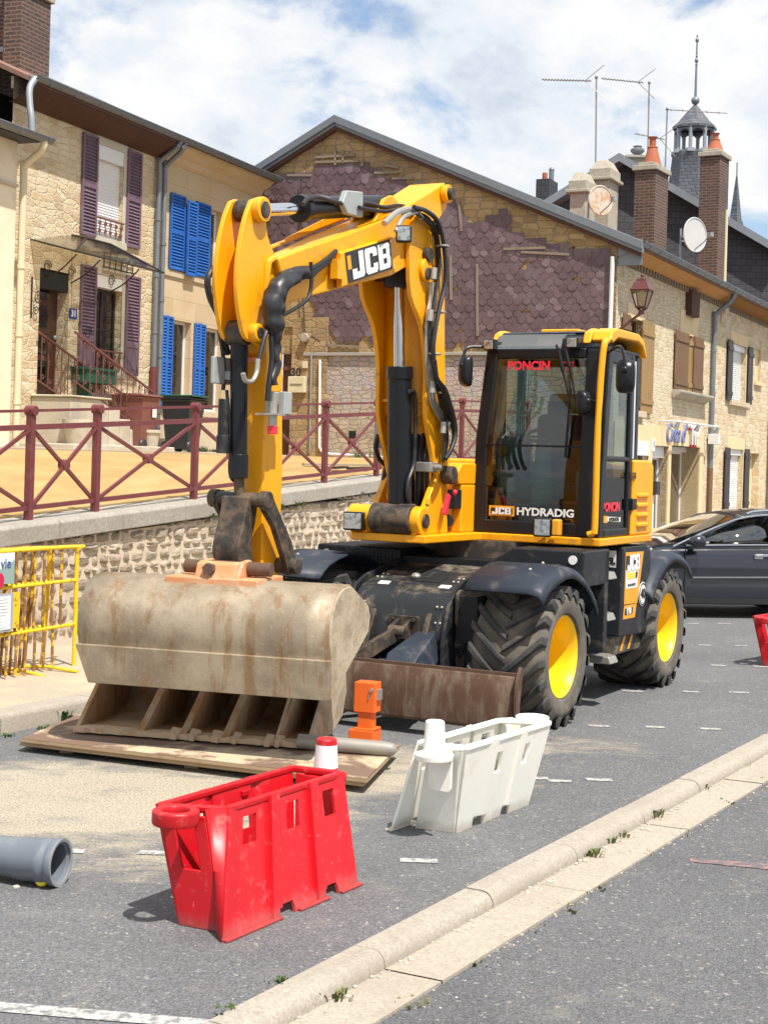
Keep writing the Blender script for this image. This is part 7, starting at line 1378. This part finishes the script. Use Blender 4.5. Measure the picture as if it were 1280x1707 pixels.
# boards left lying on the sand
for u0, v0, u1, v1, w_, mt, lab in ((505, 772, 640, 777, .22, 'plank_grey', 'long grey plank lying on the sand near the gable wall'), (552, 783, 574, 785, .16, 'black_iron', 'short dark plate lying on the sand beside a fence post'), (582, 780, 612, 783, .14, 'black_iron', 'longer dark plate lying on the sand below the gable wall')):
    a, b = at(u0, v0, 23.5), at(u1, v1, 24); 
    def tz(p): q = WM.inverted() @ Vector((p.x, p.y, 0)); 
    a = gp(u0, v0, 1.86); b = gp(u1, v1, 1.86); m_ = MB()
    d_ = ray(u0, v0); Y = 24.0 if u0 < 510 else 22.8; a = Vector((d_.x * Y, Y, 0)); d_ = ray(u1, v1); b = Vector((d_.x * (Y + .3), Y + .3, 0)); za = 1.87 if Y > 23 else 1.83
    m_.bar((a.x, a.y, za), (b.x, b.y, za + .02), w_, .03); tag(m_.build('loose_plank', mt, bevel=.004), lab, 'plank')

# ---------------------------------------------------------------- parked car
CA = R(9); car = thing('parked_car', 'black estate car with chrome window trim parked behind the excavator', 'car', (4.03, 19.85, 0), CA)
hood = [(-1.78, .42), (-1.76, .62), (-1.66, .70), (-1.3, .80), (-.9, .88), (-.45, .945), (-.1, .97), (1.0, 1.0), (2.2, 1.03), (2.85, 1.02), (2.95, .9), (2.97, .5)]
m_ = MB(); W2 = 1.80; rows = []
for x, zt in smooth2(hood, 3):
    e = max(0, -1.0 - x) * .28 + max(0, x - 2.2) * .25; zb = .20 if -1.7 < x < 2.9 else .28
    sec = [(.10 + e, zb), (.03 + e, zb + .03), (.005 + e, min(.36, zt - .05)), (.03 + e, min(.46, zt - .04)), (.0 + e, min(.66, zt - .03)), (.04 + e, max(zb + .1, zt - .09)), (.10 + e, zt - .02), (.25 + e, zt)]
    rows.append([(x, y, z) for y, z in sec] + [(x, W2 - y, z) for y, z in sec[::-1]])
m_.sheet(rows); m_.build('body', 'car_paint', car, ang=50)
m_ = MB(); m_.box(-1.6, 2.8, .12, W2 - .12, .18, .5); m_.build('underbody', 'car_trim', car)
def cyy(z): return .07 + (z - .95) * .42
roofz = [(.78, 1.335), (1.2, 1.395), (1.8, 1.405), (2.4, 1.38), (2.75, 1.30)]
m_ = MB(); m_.sheet([[(x, cyy(z) + a * (W2 - 2 * cyy(z)), z + .05 * math.sin(math.pi * a)) for a in (0, .04, .12, .3, .5, .7, .88, .96, 1)] for x, z in smooth2(roofz, 4)]); m_.build('roof', 'car_paint', car, thick=.02, ang=60)
def side_poly(name, mat, P, dy=0, far=False, thick=.006):
    for s in ((0, 1) if far else (0,)):
        m = MB(); vs = [(x, (cyy(z) + dy) if s == 0 else W2 - cyy(z) - dy, z) for x, z in P]; m.add(vs, [tuple(range(len(P)))]); m.build(name, mat, car, thick=thick)
side_poly('side_window', 'glass_car', [(.08, .985), (.62, 1.20), (.92, 1.315), (1.28, 1.365), (1.28, 1.01)], far=True); side_poly('side_window', 'glass_car', [(1.36, 1.01), (1.36, 1.37), (2.1, 1.375), (2.2, 1.04)], far=True)
for P in ([(-.12, .965), (.78, 1.345), (.88, 1.345), (.02, .965)], [(1.27, 1.0), (1.27, 1.39), (1.38, 1.39), (1.38, 1.0)], [(2.08, 1.03), (2.0, 1.39), (2.75, 1.3), (2.9, 1.0)]): side_poly('pillar', 'car_paint' if P[0][0] < 0 else 'car_trim', P, -.004, True, .03)
m_ = MB(); m_.sheet([[(x + .0, cyy(z) + .03 + a * (W2 - 2 * cyy(z) - .06), z + .04 * math.sin(math.pi * a)) for a in (0, .25, .5, .75, 1)] for x, z in ((-.42, .94), (.2, 1.14), (.80, 1.345))]); m_.build('windscreen', 'glass_car', car, fix=False)
m_ = MB(); m_.tube([(x, cyy(z) - .012, z) for x, z in ((-.16, .945), (.3, 1.14), (.62, 1.265), (.84, 1.335), (1.2, 1.385), (1.8, 1.395), (2.5, 1.35))], .014, 8, smooth=3); m_.tube([(x, .055, z) for x, z in ((.02, .965), (1.3, .995), (2.6, 1.02))], .012, 8); m_.build('window_trim', 'car_chrome', car)
m_ = MB(); m_.tube([(x, cyy(z) + .05, z + .02) for x, z in ((.95, 1.37), (1.1, 1.41), (1.6, 1.43), (2.4, 1.41))], .02, 8, smooth=3); m_.build('roof_rail', 'car_chrome', car)
m_ = MB(); m_.ball((.12, -.12, 1.03), .11, 16, (1.15, .8, .75)); m_.bar((.1, -.05, .99), (.1, .06, .98), .08, .04); mr = m_.build('door_mirror', 'car_paint', car); m_ = MB(); m_.box(.20, .25, -.19, -.1, 1.0, 1.03); m_.build('repeater', 'car_chrome', mr, bevel=.008)
m_ = MB(); m_.bar((.98, -.012, .845), (1.22, -.012, .855), .03, .035); m_.box(.96, 1.08, -.004, .01, .80, .87); m_.build('door_handle', 'car_chrome', car, bevel=.008); m_ = MB(); m_.bar((.10, -.006, .545), (1.28, -.006, .565), .014, .018); m_.build('side_strip', 'car_chrome', car)
m_ = MB(); m_.bar((.0, .004, .30), (.0, .012, .93), .012, .006); m_.bar((1.34, .004, .30), (1.34, .012, .96), .012, .006); m_.box(-.5, 2.1, .0, .06, .20, .27); m_.build('door_gap', 'car_trim', car)
for x in (-.98, 1.82):
    for y, s in ((.02, -1), (W2 - .02, 1)):
        o = thing('car_wheel', None, None, (x, y - s * .1, .32)); o.parent = car; m = MB(); m.lathe([(.2, -.1), (.3, -.105), (.32, -.08), (.32, .08), (.3, .105), (.2, .1)], (0, 0, 0), 'y', 32, True); m.build('tyre', 'car_tyre', o); m = MB(); m.lathe([(.205, s * .09), (.19, s * .05), (.05, s * .06), (.001, s * .08)], (0, 0, 0), 'y', 24); m.build('rim', 'alloy', o)
    m_ = MB(); m_.lathe([(.36, -.02), (.38, -.02), (.38, .06), (.36, .06)], (x, .0, .33), 'y', 32, True); m_.build('wheel_arch', 'car_trim', car)
m_ = MB(); m_.box(.35, .8, .35, .8, .6, 1.12); m_.box(.75, .9, .35, .8, .7, 1.28); m_.box(.35, .8, 1.0, 1.45, .6, 1.12); m_.box(.75, .9, 1.0, 1.45, .7, 1.28); m_.box(-.4, .1, .2, 1.6, .6, .93); m_.build('seats', 'car_interior', car, bevel=.04)
m_ = MB(); m_.lathe([(.0, 0)] and [(.02, 0), (.05, .0), (.05, .03), (.02, .03)], (1.31, .3, .42), 'y', 8) if False else m_.bar((-1.79, .5, .55), (-1.79, 1.3, .55), .02, .12); m_.build('grille', 'car_trim', car)

# ---------------------------------------------------------------- weeds and loose grit along the kerbs
rg = random.Random(21); m_ = MB(); d_ = MB()
def tuft(p, n, h, dry=False, spread=.06):
    mm = d_ if dry else m_
    for i in range(n):
        a = rg.uniform(0, 6.28); r_ = rg.uniform(0, spread); b = Vector((p[0] + r_ * math.cos(a), p[1] + r_ * math.sin(a), p[2])); hh = h * rg.uniform(.4, 1); lean = Vector((math.cos(a), math.sin(a), 0)) * hh * rg.uniform(.2, .9); w_ = rg.uniform(.003, .008); q = Vector((-math.sin(a), math.cos(a), 0)) * w_
        mid_ = b + lean * .4 + Vector((0, 0, hh * .65)); top = b + lean + Vector((0, 0, hh * .8)); mm.add([tuple(b - q), tuple(b + q), tuple(mid_ + q * 1.3), tuple(mid_ - q * 1.3), tuple(top)], [(0, 1, 2, 3), (3, 2, 4)])
for u, v, n, h in ((1088, 1360, 60, .07), (1166, 1311, 40, .06), (1035, 1392, 34, .05), (1015, 1402, 40, .05), (983, 1425, 60, .05), (560, 1662, 50, .045), (1235, 1275, 20, .04)): tuft(gp(u, v, -.062), int(n * .6), h * .8); tuft(gp(u + 4, v + 3, -.062), n // 3, h, True)
for u, v, n, h in ((1205, 1338, 20, .04), (1270, 1302, 24, .04), (1130, 1390, 20, .03), (1075, 1425, 26, .03), (940, 1516, 26, .04), (1000, 1480, 22, .03), (880, 1550, 20, .03), (790, 1608, 16, .03), (690, 1680, 22, .04)): tuft(gp(u, v, -.07), n // 2, h * .7, n % 4 == 2, .09)
for u, v, n, h in ((104, 1203, 60, .12), (110, 1195, 30, .1), (75, 1216, 30, .04), (136, 1178, 30, .12), (15, 1228, 24, .03), (465, 1637, 20, .025), (380, 1690, 20, .025)): tuft(gp(u, v, .0), n, h)
for x, dz in ((3.0, -.2), (4.6, -.2), (5.0, -.2), (5.15, -.21), (6.9, -.2)): p = WM @ Vector((x, -.22, wtop(x) + dz)); tuft(p, 30, .07)
for i in range(70): p = hx(rg.uniform(5.2, 8.6), rg.uniform(-.14, -.02)); tuft((p.x, p.y, 2.03), 14, .16 if rg.random() < .3 else .08)
for y in (3.6, 4.2, 5.2, 5.6): 
    p = CM @ Vector((-.15, y, 1.98)); tuft(p, 40, .22, False, .14)
tag(m_.build('weeds', 'leaf', fix=False), kind='stuff'); tag(d_.build('dry_weeds', 'leaf_dry', fix=False), kind='stuff')
m_ = MB()
def grit(p, s): o = len(m_.v); m_.ball((p[0], p[1], p[2] + s * .3), s, 6, (rg.uniform(.8, 1.4), rg.uniform(.7, 1.2), .6))
for i in range(210): a = rg.uniform(.5, 7.5); grit(kp(a + .3 * math.sin(a * 9), rg.gauss(.045, .02), -.062), rg.uniform(.004, .011))
for i in range(140): a = rg.uniform(.2, 9); grit(kp(a, rg.gauss(.29, .03), -.07), rg.uniform(.003, .008))
for i in range(120): p = gp(rg.uniform(0, 900), rg.uniform(1260, 1690), 0); grit((p.x, p.y, 0), rg.uniform(.002, .0055))
p = gp(30, 1478, 0); grit((p.x, p.y - .03, 0), .016)
tag(m_.build('loose_grit', 'pebble', fix=False), kind='stuff')
